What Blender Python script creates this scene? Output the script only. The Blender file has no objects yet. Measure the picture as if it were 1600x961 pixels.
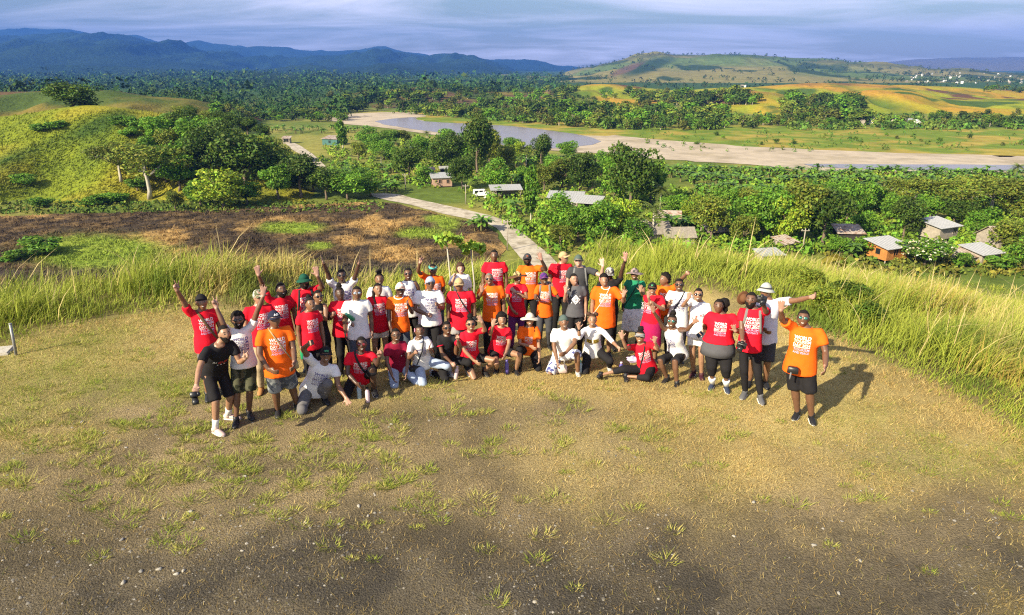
import bpy, bmesh, math, random
import numpy as np
from mathutils import Vector, Matrix
from mathutils.bvhtree import BVHTree

# ---------------------------------------------------------------- camera, sky, sun, exposure
SC = bpy.context.scene
COL = SC.collection
CAMZ = 4.9
PITCH = math.radians(19.4)
FPX = 1067.0
cam_d = bpy.data.cameras.new('camera'); cam = bpy.data.objects.new('camera', cam_d); COL.objects.link(cam)
cam_d.sensor_width = 36.0; cam_d.lens = 36.0 * FPX / 1600.0
cam_d.clip_start = 0.1; cam_d.clip_end = 60000
cam.location = (0, 0, CAMZ); cam.rotation_euler = (math.radians(90) - PITCH, 0, 0)
SC.camera = cam

SUN_EL = math.radians(31.0)
SUN_FROM = np.array([-0.74, -0.67])            # horizontal direction the sunlight comes from
SUN_FROM = SUN_FROM / np.linalg.norm(SUN_FROM)
sd = bpy.data.lights.new('sun', 'SUN'); sun = bpy.data.objects.new('sun', sd); COL.objects.link(sun)
sd.energy = 5.0; sd.angle = math.radians(0.55); sd.color = (1.0, 0.885, 0.64)
sv = Vector((SUN_FROM[0] * math.cos(SUN_EL), SUN_FROM[1] * math.cos(SUN_EL), math.sin(SUN_EL)))
sun.rotation_euler = sv.to_track_quat('Z', 'Y').to_euler()
sun.location = sv * 50

W = bpy.data.worlds.new('World'); SC.world = W; W.use_nodes = True
wn = W.node_tree.nodes; wl = W.node_tree.links; wn.clear()
def wnode(t, **k):
    n = wn.new(t)
    for a, b in k.items(): setattr(n, a, b)
    return n
sky = wnode('ShaderNodeTexSky', sky_type='NISHITA', sun_disc=False)
sky.sun_elevation = SUN_EL; sky.sun_rotation = math.atan2(sv.x, sv.y)
sky.altitude = 50; sky.air_density = 1.25; sky.dust_density = 0.6; sky.ozone_density = 3.0
tc = wnode('ShaderNodeTexCoord')
sep = wnode('ShaderNodeSeparateXYZ'); wl.new(tc.outputs['Generated'], sep.inputs[0])
def wmath(op, a, b=None):
    n = wnode('ShaderNodeMath', operation=op)
    for i, x in enumerate((a, b)):
        if x is None: continue
        if isinstance(x, (int, float)): n.inputs[i].default_value = x
        else: wl.new(x, n.inputs[i])
    return n.outputs[0]
zz = wmath('ADD', wmath('MAXIMUM', sep.outputs[2], 0.0), 0.10)
cx = wmath('DIVIDE', sep.outputs[0], zz); cy = wmath('DIVIDE', sep.outputs[1], zz)
cmb = wnode('ShaderNodeCombineXYZ'); wl.new(cx, cmb.inputs[0]); wl.new(cy, cmb.inputs[1])
mp = wnode('ShaderNodeMapping'); wl.new(cmb.outputs[0], mp.inputs[0])
mp.inputs['Rotation'].default_value = (0, 0, math.radians(18)); mp.inputs['Scale'].default_value = (0.55, 1.0, 1)
nz = wnode('ShaderNodeTexNoise'); wl.new(mp.outputs[0], nz.inputs['Vector'])
nz.inputs['Scale'].default_value = 0.75; nz.inputs['Detail'].default_value = 9; nz.inputs['Roughness'].default_value = 0.58
nz.inputs['Distortion'].default_value = 0.5
rmp = wnode('ShaderNodeValToRGB'); wl.new(nz.outputs[0], rmp.inputs[0])
rmp.color_ramp.elements[0].position = 0.42; rmp.color_ramp.elements[0].color = (0, 0, 0, 1)
rmp.color_ramp.elements[1].position = 0.70; rmp.color_ramp.elements[1].color = (0.85, 0.85, 0.85, 1)
mixc = wnode('ShaderNodeMixRGB'); wl.new(rmp.outputs[0], mixc.inputs[0]); wl.new(sky.outputs[0], mixc.inputs[1])
mixc.inputs[2].default_value = (14.6, 13.9, 16.6, 1)
bg = wnode('ShaderNodeBackground'); wl.new(mixc.outputs[0], bg.inputs[0]); bg.inputs[1].default_value = 0.05
wo = wnode('ShaderNodeOutputWorld'); wl.new(bg.outputs[0], wo.inputs[0])

vs = SC.view_settings
vs.view_transform = 'Standard'; vs.look = 'None'; vs.exposure = 1.22; vs.gamma = 1.0; vs.use_curve_mapping = False
SC.cycles.use_denoising = False; SC.cycles.filter_width = 1.2
SC.cycles.max_bounces = 6; SC.cycles.diffuse_bounces = 2; SC.cycles.glossy_bounces = 2
SC.cycles.transmission_bounces = 3; SC.cycles.transparent_max_bounces = 6; SC.cycles.volume_bounces = 0
SC.render.use_motion_blur = False

# ---------------------------------------------------------------- pixel -> world helpers
CP, SP = math.cos(PITCH), math.sin(PITCH)
def ray(px, py):
    u = (px - 800.0) / FPX; v = (py - 480.5) / FPX
    return np.array([u, CP - v * SP, -SP - v * CP])
def gp(px, py, z=0.0):
    d = ray(px, py); t = (z - CAMZ) / d[2]
    return np.array([d[0] * t, d[1] * t, z])
def at(px, py, Y):
    d = ray(px, py); t = Y / d[1]
    return np.array([d[0] * t, Y, CAMZ + d[2] * t])
def project(X, Y, Z):
    dz = Z - CAMZ
    w = Y * CP - dz * SP
    up = Y * SP + dz * CP
    w = np.maximum(w, 1e-3)
    return 800 + FPX * X / w, 480.5 - FPX * up / w
VAL = -27.0

# ---------------------------------------------------------------- noise
def _h(ix, iy, seed):
    n = (ix.astype(np.int64) * 374761393 + iy.astype(np.int64) * 668265263 + seed * 982451653) & 0x7fffffff
    n = ((n ^ (n >> 13)) * 1274126177) & 0x7fffffff
    return ((n ^ (n >> 16)) & 0xffff) / 65535.0
def vnoise(x, y, seed=0):
    x = np.asarray(x, float); y = np.asarray(y, float)
    ix = np.floor(x); iy = np.floor(y); fx = x - ix; fy = y - iy
    fx = fx * fx * (3 - 2 * fx); fy = fy * fy * (3 - 2 * fy)
    a = _h(ix, iy, seed); b = _h(ix + 1, iy, seed); c = _h(ix, iy + 1, seed); d = _h(ix + 1, iy + 1, seed)
    return (a * (1 - fx) + b * fx) * (1 - fy) + (c * (1 - fx) + d * fx) * fy
def fbm(x, y, seed=0, o=4):
    s = 0; a = 0.5; t = 0
    for i in range(o):
        s = s + a * vnoise(x, y, seed + i * 17); t += a; a *= 0.5; x = x * 2.03 + 11.3; y = y * 2.03 + 5.7
    return s / t
def sstep(a, b, x):
    t = np.clip((np.asarray(x, float) - a) / (b - a), 0, 1); return t * t * (3 - 2 * t)

# ---------------------------------------------------------------- mesh helpers
def mesh_np(name, V, F, mats=(), smooth=False, col=None, fmat=None):
    """V (n,3) array, F (m,3|4) array or list of polygons"""
    me = bpy.data.meshes.new(name)
    V = np.asarray(V, np.float32)
    if isinstance(F, np.ndarray):
        m, k = F.shape
        me.vertices.add(len(V)); me.vertices.foreach_set('co', V.ravel())
        me.loops.add(m * k); me.loops.foreach_set('vertex_index', F.astype(np.int32).ravel())
        me.polygons.add(m); me.polygons.foreach_set('loop_start', np.arange(0, m * k, k, dtype=np.int32))
        me.update(calc_edges=True)
    else:
        me.from_pydata([tuple(v) for v in V], [], [tuple(int(i) for i in f) for f in F]); me.update()
    if smooth: me.polygons.foreach_set('use_smooth', np.ones(len(me.polygons), bool))
    for m_ in mats: me.materials.append(m_)
    if fmat is not None: me.polygons.foreach_set('material_index', np.asarray(fmat, np.int32))
    if col is not None:
        c = np.ones((len(V), 4), np.float32); c[:, :col.shape[1]] = col
        at_ = me.color_attributes.new('Col', 'FLOAT_COLOR', 'POINT'); at_.data.foreach_set('color', c.ravel())
    return me
def obj(name, me, parent=None, loc=None, label=None, cat=None, group=None, kind=None, rotz=None, scale=None):
    o = bpy.data.objects.new(name, me); COL.objects.link(o)
    if parent is not None: o.parent = parent
    if loc is not None: o.location = tuple(float(c) for c in loc)
    if rotz is not None: o.rotation_euler = (0, 0, rotz)
    if scale is not None: o.scale = scale if hasattr(scale, '__len__') else (scale,) * 3
    if label: o['label'] = label
    if cat: o['category'] = cat
    if group: o['group'] = group
    if kind: o['kind'] = kind
    return o
class MB:
    """collects boxes, tubes, prisms into one mesh; faces carry a material slot"""
    def __init__(s): s.v = []; s.f = []; s.m = []
    def add(s, V, F, m=0):
        b = len(s.v); s.v += [tuple(map(float, p)) for p in V]
        for f in F: s.f.append([b + i for i in f]); s.m.append(m)
    def box(s, c, d, m=0, R=None):
        c = np.array(c, float); x, y, z = [q / 2 for q in d]
        P = np.array([(i, j, k) for i in (-x, x) for j in (-y, y) for k in (-z, z)], float)
        if R is not None: P = P @ np.asarray(R).T
        s.add(P + c, [(0, 1, 3, 2), (4, 6, 7, 5), (0, 4, 5, 1), (2, 3, 7, 6), (0, 2, 6, 4), (1, 5, 7, 3)], m)
    def tube(s, pts, rad, n=8, m=0, side=None, cap=True, rnd=False):
        """pts: list of centres; rad: floats or (ra, rb); side: reference vector for ra axis"""
        pts = [np.array(p, float) for p in pts]
        if rnd:      # rounded ends
            def rr(q, k): return tuple(x * k for x in q) if hasattr(q, '__len__') else q * k
            def mx(q): return min(q) if hasattr(q, '__len__') else q
            d0 = pts[0] - pts[1]; d0 = d0 / (np.linalg.norm(d0) + 1e-9); d1 = pts[-1] - pts[-2]; d1 = d1 / (np.linalg.norm(d1) + 1e-9)
            r0, r1 = mx(rad[0]), mx(rad[-1])
            pts = [pts[0] + d0 * r0 * 0.95, pts[0] + d0 * r0 * 0.65] + pts + [pts[-1] + d1 * r1 * 0.65, pts[-1] + d1 * r1 * 0.95]
            rad = [rr(rad[0], 0.3), rr(rad[0], 0.76)] + list(rad) + [rr(rad[-1], 0.76), rr(rad[-1], 0.3)]
        N = len(pts); V = []; prev = None
        for i in range(N):
            a = pts[max(0, i - 1)]; b = pts[min(N - 1, i + 1)]; t = b - a; t = t / (np.linalg.norm(t) + 1e-9)
            ref = prev if prev is not None else (np.array(side, float) if side is not None else (np.array([1., 0, 0]) if abs(t[0]) < 0.8 else np.array([0, 1., 0])))
            e1 = ref - t * np.dot(ref, t)
            if np.linalg.norm(e1) < 1e-6: e1 = np.cross(t, [0.3, 0.5, 0.8])
            e1 /= np.linalg.norm(e1); e2 = np.cross(t, e1)
            prev = np.array(side, float) if side is not None else e1
            r = rad[i] if hasattr(rad, '__len__') else rad
            ra, rb = r if hasattr(r, '__len__') else (r, r)
            for k in range(n):
                q = 2 * math.pi * k / n
                V.append(pts[i] + e1 * ra * math.cos(q) + e2 * rb * math.sin(q))
        Fc = []
        for i in range(N - 1):
            for k in range(n):
                k2 = (k + 1) % n
                Fc.append((i * n + k, i * n + k2, (i + 1) * n + k2, (i + 1) * n + k))
        if cap:
            Fc.append(tuple(range(n))[::-1]); Fc.append(tuple((N - 1) * n + k for k in range(n)))
        s.add(V, Fc, m)
    def prism(s, poly, z0, z1, m=0):
        n = len(poly)
        V = [(p[0], p[1], z0) for p in poly] + [(p[0], p[1], z1) for p in poly]
        s.add(V, [tuple(range(n))[::-1], tuple(range(n, 2 * n))] + [(i, (i + 1) % n, n + (i + 1) % n, n + i) for i in range(n)], m)
    def sphere(s, c, r, nu=12, nv=8, m=0, fn=None, R=None):
        c = np.array(c, float); r = np.array(r if hasattr(r, '__len__') else (r, r, r), float); V = []
        for j in range(nv + 1):
            th = math.pi * j / nv
            for i in range(nu):
                ph = 2 * math.pi * i / nu
                d = np.array([math.sin(th) * math.cos(ph), math.sin(th) * math.sin(ph), math.cos(th)])
                p = d * r
                if fn: p = fn(d, p)
                if R is not None: p = np.asarray(R) @ p
                V.append(c + p)
        F = []
        for j in range(nv):
            for i in range(nu):
                i2 = (i + 1) % nu
                if j == 0: F.append((0, (j + 1) * nu + i, (j + 1) * nu + i2))
                elif j == nv - 1: F.append((j * nu + i, nv * nu, j * nu + i2))
                else: F.append((j * nu + i, (j + 1) * nu + i, (j + 1) * nu + i2, j * nu + i2))
        s.add(V, F, m)
    def mesh(s, name, mats, smooth=True):
        me = bpy.data.meshes.new(name); me.from_pydata(s.v, [], s.f); me.update()
        for m_ in mats: me.materials.append(m_)
        me.polygons.foreach_set('material_index', np.array(s.m, np.int32))
        if smooth: me.polygons.foreach_set('use_smooth', np.ones(len(me.polygons), bool))
        return me

# ---------------------------------------------------------------- materials
MATS = {}
def mat(name, col, rough=0.8, noise=0.0, nscale=20.0, bump=0.0, bscale=60.0, spec=0.3, attr=None, metal=0.0, trans=0.0,
        rnd=0.0, coord='Object', alpha=None, detail=5, col2=None, ramp=(0.35, 0.65), bdist=0.02, wide=None):
    if name in MATS: return MATS[name]
    m = bpy.data.materials.new(name); m.use_nodes = True; MATS[name] = m
    nt = m.node_tree; N = nt.nodes; L = nt.links
    b = N['Principled BSDF']
    b.inputs['Roughness'].default_value = rough; b.inputs['Metallic'].default_value = metal
    b.inputs['Specular IOR Level'].default_value = spec
    tcn = N.new('ShaderNodeTexCoord')
    if attr:
        a = N.new('ShaderNodeVertexColor'); a.layer_name = attr; cur = a.outputs[0]
    else:
        r_ = N.new('ShaderNodeRGB'); r_.outputs[0].default_value = (*col, 1); cur = r_.outputs[0]
    if col2 is not None:
        n2 = N.new('ShaderNodeTexNoise'); n2.inputs['Scale'].default_value = nscale; n2.inputs['Detail'].default_value = detail
        L.new(tcn.outputs[coord], n2.inputs['Vector'])
        rp = N.new('ShaderNodeMapRange'); rp.inputs[1].default_value = ramp[0]; rp.inputs[2].default_value = ramp[1]
        L.new(n2.outputs[0], rp.inputs[0])
        mx = N.new('ShaderNodeMixRGB'); L.new(rp.outputs[0], mx.inputs[0]); L.new(cur, mx.inputs[1]); mx.inputs[2].default_value = (*col2, 1)
        cur = mx.outputs[0]
    if wide:       # a second, broader mottling
        nw = N.new('ShaderNodeTexNoise'); nw.inputs['Scale'].default_value = wide[0]; nw.inputs['Detail'].default_value = 8; nw.inputs['Roughness'].default_value = 0.7
        L.new(tcn.outputs[coord], nw.inputs['Vector'])
        mw = N.new('ShaderNodeMapRange'); mw.inputs[1].default_value = 0.3; mw.inputs[2].default_value = 0.7; mw.inputs[3].default_value = 1 - wide[1]; mw.inputs[4].default_value = 1 + wide[1]
        L.new(nw.outputs[0], mw.inputs[0]); mu = N.new('ShaderNodeVectorMath'); mu.operation = 'SCALE'; L.new(cur, mu.inputs[0]); L.new(mw.outputs[0], mu.inputs['Scale']); cur = mu.outputs[0]
    if noise > 0:
        n1 = N.new('ShaderNodeTexNoise'); n1.inputs['Scale'].default_value = nscale * (2.3 if col2 is not None else 1); n1.inputs['Detail'].default_value = detail
        n1.inputs['Roughness'].default_value = 0.65
        L.new(tcn.outputs[coord], n1.inputs['Vector'])
        mr = N.new('ShaderNodeMapRange'); mr.inputs[1].default_value = 0.25; mr.inputs[2].default_value = 0.75
        mr.inputs[3].default_value = 1 - noise; mr.inputs[4].default_value = 1 + noise
        L.new(n1.outputs[0], mr.inputs[0])
        mu = N.new('ShaderNodeVectorMath'); mu.operation = 'SCALE'; L.new(cur, mu.inputs[0]); L.new(mr.outputs[0], mu.inputs['Scale'])
        cur = mu.outputs[0]
    if rnd > 0:
        oi = N.new('ShaderNodeObjectInfo')
        mr = N.new('ShaderNodeMapRange'); mr.inputs[3].default_value = 1 - rnd; mr.inputs[4].default_value = 1 + rnd
        L.new(oi.outputs['Random'], mr.inputs[0])
        mu = N.new('ShaderNodeVectorMath'); mu.operation = 'SCALE'; L.new(cur, mu.inputs[0]); L.new(mr.outputs[0], mu.inputs['Scale'])
        cur = mu.outputs[0]
    L.new(cur, b.inputs['Base Color'])
    if bump > 0:
        n3 = N.new('ShaderNodeTexNoise'); n3.inputs['Scale'].default_value = bscale; n3.inputs['Detail'].default_value = 6
        L.new(tcn.outputs[coord], n3.inputs['Vector'])
        bp = N.new('ShaderNodeBump'); bp.inputs['Strength'].default_value = bump; bp.inputs['Distance'].default_value = bdist
        L.new(n3.outputs[0], bp.inputs['Height']); L.new(bp.outputs[0], b.inputs['Normal'])
    if trans > 0:
        tr = N.new('ShaderNodeBsdfTranslucent'); L.new(cur, tr.inputs[0])
        mxs = N.new('ShaderNodeMixShader'); mxs.inputs[0].default_value = trans
        L.new(b.outputs[0], mxs.inputs[1]); L.new(tr.outputs[0], mxs.inputs[2]); L.new(mxs.outputs[0], N['Material Output'].inputs[0])
    return m
rng = np.random.default_rng(7)
random.seed(7)
# ================================================================ SETTING: terrain
LAWN_PX = [(-420, 720), (0, 548), (100, 516), (250, 492), (400, 478), (600, 455), (760, 440), (900, 436), (1040, 447), (1120, 462),
           (1220, 500), (1300, 530), (1335, 560), (1450, 606), (1600, 690), (1830, 860)]
LAWN = np.array([gp(x, y, 0)[:2] for x, y in LAWN_PX] + [[9.5, -9], [-14, -9]])
def poly_sdf(P, X, Y):
    """signed distance, negative inside"""
    X = np.asarray(X, float); Y = np.asarray(Y, float)
    d = np.full(X.shape, 1e18); ins = np.zeros(X.shape, bool); n = len(P)
    for i in range(n):
        a = P[i]; b = P[(i + 1) % n]; e = b - a; wx = X - a[0]; wy = Y - a[1]
        t = np.clip((wx * e[0] + wy * e[1]) / (e @ e), 0, 1)
        d = np.minimum(d, (wx - e[0] * t) ** 2 + (wy - e[1] * t) ** 2)
        c = (a[1] > Y) != (b[1] > Y)
        if abs(b[1] - a[1]) > 1e-12:
            ins ^= c & (X < (b[0] - a[0]) * (Y - a[1]) / (b[1] - a[1]) + a[0])
    return np.where(ins, -1, 1) * np.sqrt(d)
def near_h(X, Y):
    X = np.asarray(X, float); Y = np.asarray(Y, float)
    d = poly_sdf(LAWN, X, Y)
    u = X / np.maximum(Y, 1.0)
    w = sstep(0.02, 0.14, u)
    dl = np.maximum(d - 1.5, 0); left = -np.where(dl < 4, 0.07 * dl * dl, 1.12 + 0.56 * (dl - 4))
    dr = np.maximum(d - 1.0, 0); right = -0.285 * dr * dr / (dr + 2.0)
    z = left * (1 - w) + right * w
    z = z - 0.14 * np.maximum(Y - 9.9, 0) * sstep(4.6, 3.2, X) * sstep(-6.5, -4.0, X) * sstep(24, 16, Y)      # the clearing tips towards the valley
    z = z + (fbm(X * 0.35, Y * 0.35, 3, 3) - 0.5) * 0.10 * sstep(-0.5, 1.0, -d) + (fbm(X * 0.12, Y * 0.12, 5, 3) - 0.5) * 1.6 * sstep(2, 14, d)
    k = 2.5                                                     # soft floor at the valley
    z = np.where(z > VAL + k, z, VAL + k * np.exp((np.minimum(z, VAL + k) - VAL - k) / k))
    return np.where(d > 160, VAL, z)

RIDGES = []
def ridge(name, sil, Y0, Yc, Yb, z0, rough, seed, nx, ny, matr, colf=None, fs=None, prof=0.9, gul=0.0, spur=0.0, wl=80.0):
    sil = sorted(sil); sx = np.array([a for a, b in sil], float); sy = np.array([b for a, b in sil], float)
    px = np.linspace(sx[0], sx[-1], nx)
    # smooth interpolation of the skyline
    py = np.interp(px, sx, sy); ker = np.ones(5) / 5; py = np.convolve(np.pad(py, 2, mode='edge'), ker, 'valid')
    v = (py - 480.5) / FPX; K = ((px - 800) / FPX) / (CP - v * SP)
    zc = CAMZ + Yc * (-SP - v * CP) / (CP - v * SP)
    fs = fs or 1.0 / (Yc * 0.05)
    def f(X, Y):
        k = X / Y; z = np.interp(k, K, zc)
        e = sstep(K[0], K[0] + 0.05, k) * (1 - sstep(K[-1] - 0.05, K[-1], k))
        h = np.maximum(z - z0, 0)
        Ys = Y0 + spur * (np.abs(fbm(X / wl, Y / wl * 0.35, seed + 31, 3) - 0.5) * 2.6) ** 0.8 if spur else Y0
        p = np.clip((Y - Ys) / (Yc - Ys), 0, 1); q = np.clip((Y - Yc) / (Yb - Yc), 0, 1)
        pf = np.where(Y <= Yc, (p * p * (3 - 2 * p)) * (1 - prof) + np.sin(p * math.pi / 2) ** 1.3 * prof, 1 - 0.75 * q * q)
        n = fbm(X * fs, Y * fs, seed, 5) - 0.5
        if gul: n = n - gul * np.abs(fbm(X * fs * 1.7, Y * fs * 0.5, seed + 5, 4) - 0.5)
        return z0 - 0.4 + (h + rough * n * np.minimum(p * 3, 1) * (1 - sstep(0.7, 1.0, p) * 0.75)) * pf * np.where(Yc < 900, e, 1) * np.where(Y < Y0, 0, 1)
    tY = np.concatenate([np.linspace(Y0, Yc, ny), np.linspace(Yc, Yb, max(6, ny // 4))[1:]])
    GY, GK = np.meshgrid(tY, K, indexing='ij'); GX = GK * GY
    GZ = f(GX, GY)
    ry, rx = GX.shape; idx = np.arange(ry * rx).reshape(ry, rx)
    F = np.stack([idx[:-1, :-1], idx[:-1, 1:], idx[1:, 1:], idx[1:, :-1]], -1).reshape(-1, 4)
    V = np.stack([GX, GY, GZ], -1).reshape(-1, 3)
    col = None
    if colf is not None: col = colf(V[:, 0], V[:, 1], V[:, 2])
    o = obj(name, mesh_np(name, V, F, [matr], True, col), kind='structure')
    RIDGES.append((f, Y0, Yb, K[0], K[-1]))
    return f
def terr(X, Y):
    X = np.asarray(X, float); Y = np.asarray(Y, float)
    z = near_h(X, Y)
    for f, a, b, k0, k1 in RIDGES:
        k = X / np.maximum(Y, 1); m = (Y > a) & (Y < b) & (k > k0) & (k < k1)
        if m.any():
            z = np.where(m, np.maximum(z, f(X, np.maximum(Y, 1))), z)
    return z
def mixc3(a, b, t): t = np.asarray(t)[..., None]; return np.array(a) * (1 - t) + np.array(b) * t

# --- lawn colour / density map (shared by the ground sheet and the grass that grows on it)
BLOBS = [  # px, py, rx, ry, bare earth
    (180, 900, 420, 170, 0.95), (330, 770, 360, 100, 0.7), (560, 690, 260, 75, 0.85), (760, 640, 170, 34, 0.55), (480, 820, 300, 110, 0.7),
    (640, 900, 420, 110, 0.85), (1300, 900, 420, 110, 0.75), (1450, 800, 260, 70, 0.45), (420, 650, 120, 40, 0.6), (900, 640, 60, 20, 0.4),
    (800, 985, 950, 190, 0.75), (620, 760, 260, 70, 0.45), (980, 700, 90, 30, 0.25), (250, 660, 170, 40, 0.35), (860, 900, 120, 60, -0.5), (1420, 720, 120, 22, 0.35)]
def bare(X, Y):
    px, py = project(X, Y, 0.0 * X)
    b = np.zeros(np.shape(X))
    for x, y, rx, ry, w in BLOBS: b = b + w * np.exp(-(((px - x) / rx) ** 2 + ((py - y) / ry) ** 2))
    n = fbm(X * 1.3, Y * 1.3, 21, 4)
    return np.clip(b * 1.0 + (n - 0.5) * 1.2, 0, 1)
def greenness(X, Y):
    px, py = project(X, Y, 0.0 * X)
    g = np.exp(-(((px - 60) / 260) ** 2 + ((py - 590) / 70) ** 2)) * 0.8 + np.exp(-(((px - 1580) / 180) ** 2 + ((py - 720) / 60) ** 2)) * 0.55 \
        + np.exp(-(((px - 1330) / 120) ** 2 + ((py - 640) / 50) ** 2)) * 0.3 + np.exp(-(((px - 400) / 300) ** 2 + ((py - 720) / 110) ** 2)) * 0.45
    return np.clip(g + (fbm(X * 0.9, Y * 0.9, 33, 4) - 0.5) * 1.2, 0, 1)
def ground_col(X, Y, Z):
    d = poly_sdf(LAWN, X, Y)
    b = bare(X, Y); g = greenness(X, Y)
    px, py = project(X, Y, Z)
    grass = mixc3((0.37, 0.285, 0.112), (0.20, 0.195, 0.048), g)
    n5 = fbm(X * 2.2, Y * 2.2, 51, 4)
    dirt = mixc3((0.225, 0.172, 0.092), (0.142, 0.112, 0.062), sstep(0.3, 0.75, n5))
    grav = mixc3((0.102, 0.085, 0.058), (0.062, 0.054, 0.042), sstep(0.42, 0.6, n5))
    gz = sstep(7.4, 5.3, Y + (fbm(X * 0.5, Y * 0.5, 91, 3) - 0.5) * 1.2 - 0.03 * X)   # coarse near gravel; shading towards the camera is painted into its dark colour
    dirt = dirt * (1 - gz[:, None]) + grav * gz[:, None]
    grass = grass * (1 - 0.45 * gz[:, None])  # the same painted shading darkens the grass colour
    c = grass * (1 - b[:, None]) + dirt * b[:, None]
    tall = mixc3((0.10, 0.095, 0.03), (0.17, 0.13, 0.05), fbm(X * 0.5, Y * 0.5, 8, 3))
    t = sstep(-0.1, 0.9, d)[:, None]; c = c * (1 - t) + tall * t
    # valley floor: garden greens and straw
    vl = mixc3((0.095, 0.135, 0.022), (0.23, 0.215, 0.05), sstep(0.35, 0.7, fbm(X * 0.05, Y * 0.05, 12, 4)))
    far = mixc3((0.03, 0.066, 0.015), (0.045, 0.09, 0.02), fbm(X * 0.01, Y * 0.01, 15, 4))
    vl = vl * (1 - sstep(420, 900, Y)[:, None]) + far * sstep(420, 900, Y)[:, None]
    k = sstep(VAL + 3, VAL + 0.6, Z)[:, None]
    return c * (1 - k) + vl * k
ground_mat = mat('ground_earth_and_grass', (0.2, 0.2, 0.1), 0.95, noise=0.55, nscale=34, attr='Col', bump=0.9, bscale=55, spec=0.1, detail=9, bdist=0.03, wide=(0.35, 0.35))
def build_ground():
    rows = np.concatenate([np.linspace(2.5, 26, 180), np.exp(np.linspace(math.log(26.3), math.log(11100), 150))]) - 0.0
    rows = np.concatenate([np.linspace(-9, 2.2, 14), rows])
    us = np.linspace(-1.3, 1.3, 261)
    YY, UU = np.meshgrid(rows, us, indexing='ij'); XX = UU * (np.maximum(YY, -9) + 11.5)
    ZZ = near_h(XX, YY)
    ry, rx = XX.shape; idx = np.arange(ry * rx).reshape(ry, rx)
    F = np.stack([idx[:-1, :-1], idx[:-1, 1:], idx[1:, 1:], idx[1:, :-1]], -1).reshape(-1, 4)
    V = np.stack([XX, YY, ZZ], -1).reshape(-1, 3)
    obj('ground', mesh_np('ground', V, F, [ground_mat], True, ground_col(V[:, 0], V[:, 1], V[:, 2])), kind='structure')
build_ground()

# --- hills and mountains
forest_mat = mat('far_forest', (0.03, 0.05, 0.02), 0.95, noise=0.5, nscale=0.03, attr='Col', bump=1.0, bscale=0.05, spec=0.05, detail=9, bdist=14)
hill_mat = mat('hill_grass', (0.2, 0.2, 0.1), 0.95, noise=0.28, nscale=0.35, attr='Col', bump=0.8, bscale=0.6, spec=0.05, detail=9, bdist=0.9)
nhill_mat = mat('near_hill_grass', (0.2, 0.2, 0.1), 0.95, noise=0.30, nscale=0.9, attr='Col', bump=0.9, bscale=1.3, spec=0.05, detail=9, bdist=0.6)
def c_forest(X, Y, Z): return mixc3((0.010, 0.026, 0.012), (0.024, 0.046, 0.016), fbm(X * 0.004, Y * 0.004, 3, 5))
def c_pale(X, Y, Z):
    a = fbm(X * 0.003, Y * 0.0025, 41, 4); b = fbm(X * 0.011, Y * 0.006, 43, 4)
    c = mixc3((0.20, 0.18, 0.06), (0.10, 0.145, 0.04), sstep(0.35, 0.6, a))
    c = c * (1 - sstep(0.56, 0.64, b)[:, None]) + np.array((0.035, 0.06, 0.02)) * sstep(0.56, 0.64, b)[:, None]
    px, py = project(X, Y, Z)
    wood = np.exp(-(((px - 1010 + (py - 105) * 2.0) / 26) ** 2 + ((py - 104) / 16) ** 2) ** 3) * 1.0
    burn = np.exp(-(((px - 975 + (py - 110) * 2.0) / 13) ** 2 + ((py - 108) / 12) ** 2) ** 3) * 0.8
    top = np.exp(-((py - np.interp(px, [900, 950, 1000, 1035, 1060, 1150, 1200, 1320, 1600], [108, 98, 89, 85, 86, 86, 90, 98, 116])) / 3.5) ** 2) * 0.55
    c = c * (1 - np.maximum(wood, top)[:, None]) + np.array((0.03, 0.055, 0.02)) * np.maximum(wood, top)[:, None]
    return c * (1 - burn[:, None]) + np.array((0.13, 0.075, 0.05)) * burn[:, None]
def c_gold(X, Y, Z):
    a = fbm(X * 0.012, Y * 0.009, 61, 4); b = fbm(X * 0.02, Y * 0.012, 67, 4)
    c = mixc3((0.36, 0.215, 0.028), (0.23, 0.255, 0.022), sstep(0.36, 0.58, a))
    t = sstep(6, 15, Z - VAL + (fbm(X * 0.03, Y * 0.03, 63, 3) - .5) * 9)[:, None]; c = c * (1 - t) + mixc3((0.36, 0.20, 0.032), (0.22, 0.115, 0.035), sstep(0.42, 0.62, b)) * t
    gl = np.abs(fbm(X / 55, Y / 55 * 0.35, 117 + 31, 3) - 0.5) * 2.6; gm = (sstep(0.35, 0.75, gl) * (1 - t[:, 0]) * .85)[:, None]; c = c * (1 - gm) + np.array((0.06, 0.11, 0.018)) * gm
    m = sstep(0.60, 0.67, b)[:, None]; c = c * (1 - m) + np.array((0.11, 0.06, 0.035)) * m
    m = sstep(0.62, 0.70, fbm(X * 0.02 + 40, Y * 0.02, 71, 4))[:, None]
    return c * (1 - m) + np.array((0.06, 0.10, 0.02)) * m
def c_near(X, Y, Z):
    a = fbm(X * 0.05, Y * 0.05, 81, 4)
    c = mixc3((0.265, 0.245, 0.026), (0.165, 0.20, 0.018), sstep(0.33, 0.62, a))
    px, py = project(X, Y, Z); bd = np.exp(-(((py - (250 - 0.36 * px)) / 14) ** 2)) * sstep(260, 120, px) + np.exp(-(((px - 260) / 80) ** 2 + ((py - 215) / 34) ** 2)) + 0.5 * np.exp(-(((py - 320) / 14) ** 2))  # darker green flanks, with the left slope's shadow band painted in
    b = fbm(X * 0.06 + 7, Y * 0.05, 85, 4); m = np.clip(sstep(0.60, 0.72, b) * .4 + bd * sstep(0.35, 0.6, b) * .8, 0, 1)[:, None]
    return c * (1 - m) + np.array((0.055, 0.095, 0.015)) * m
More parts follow.
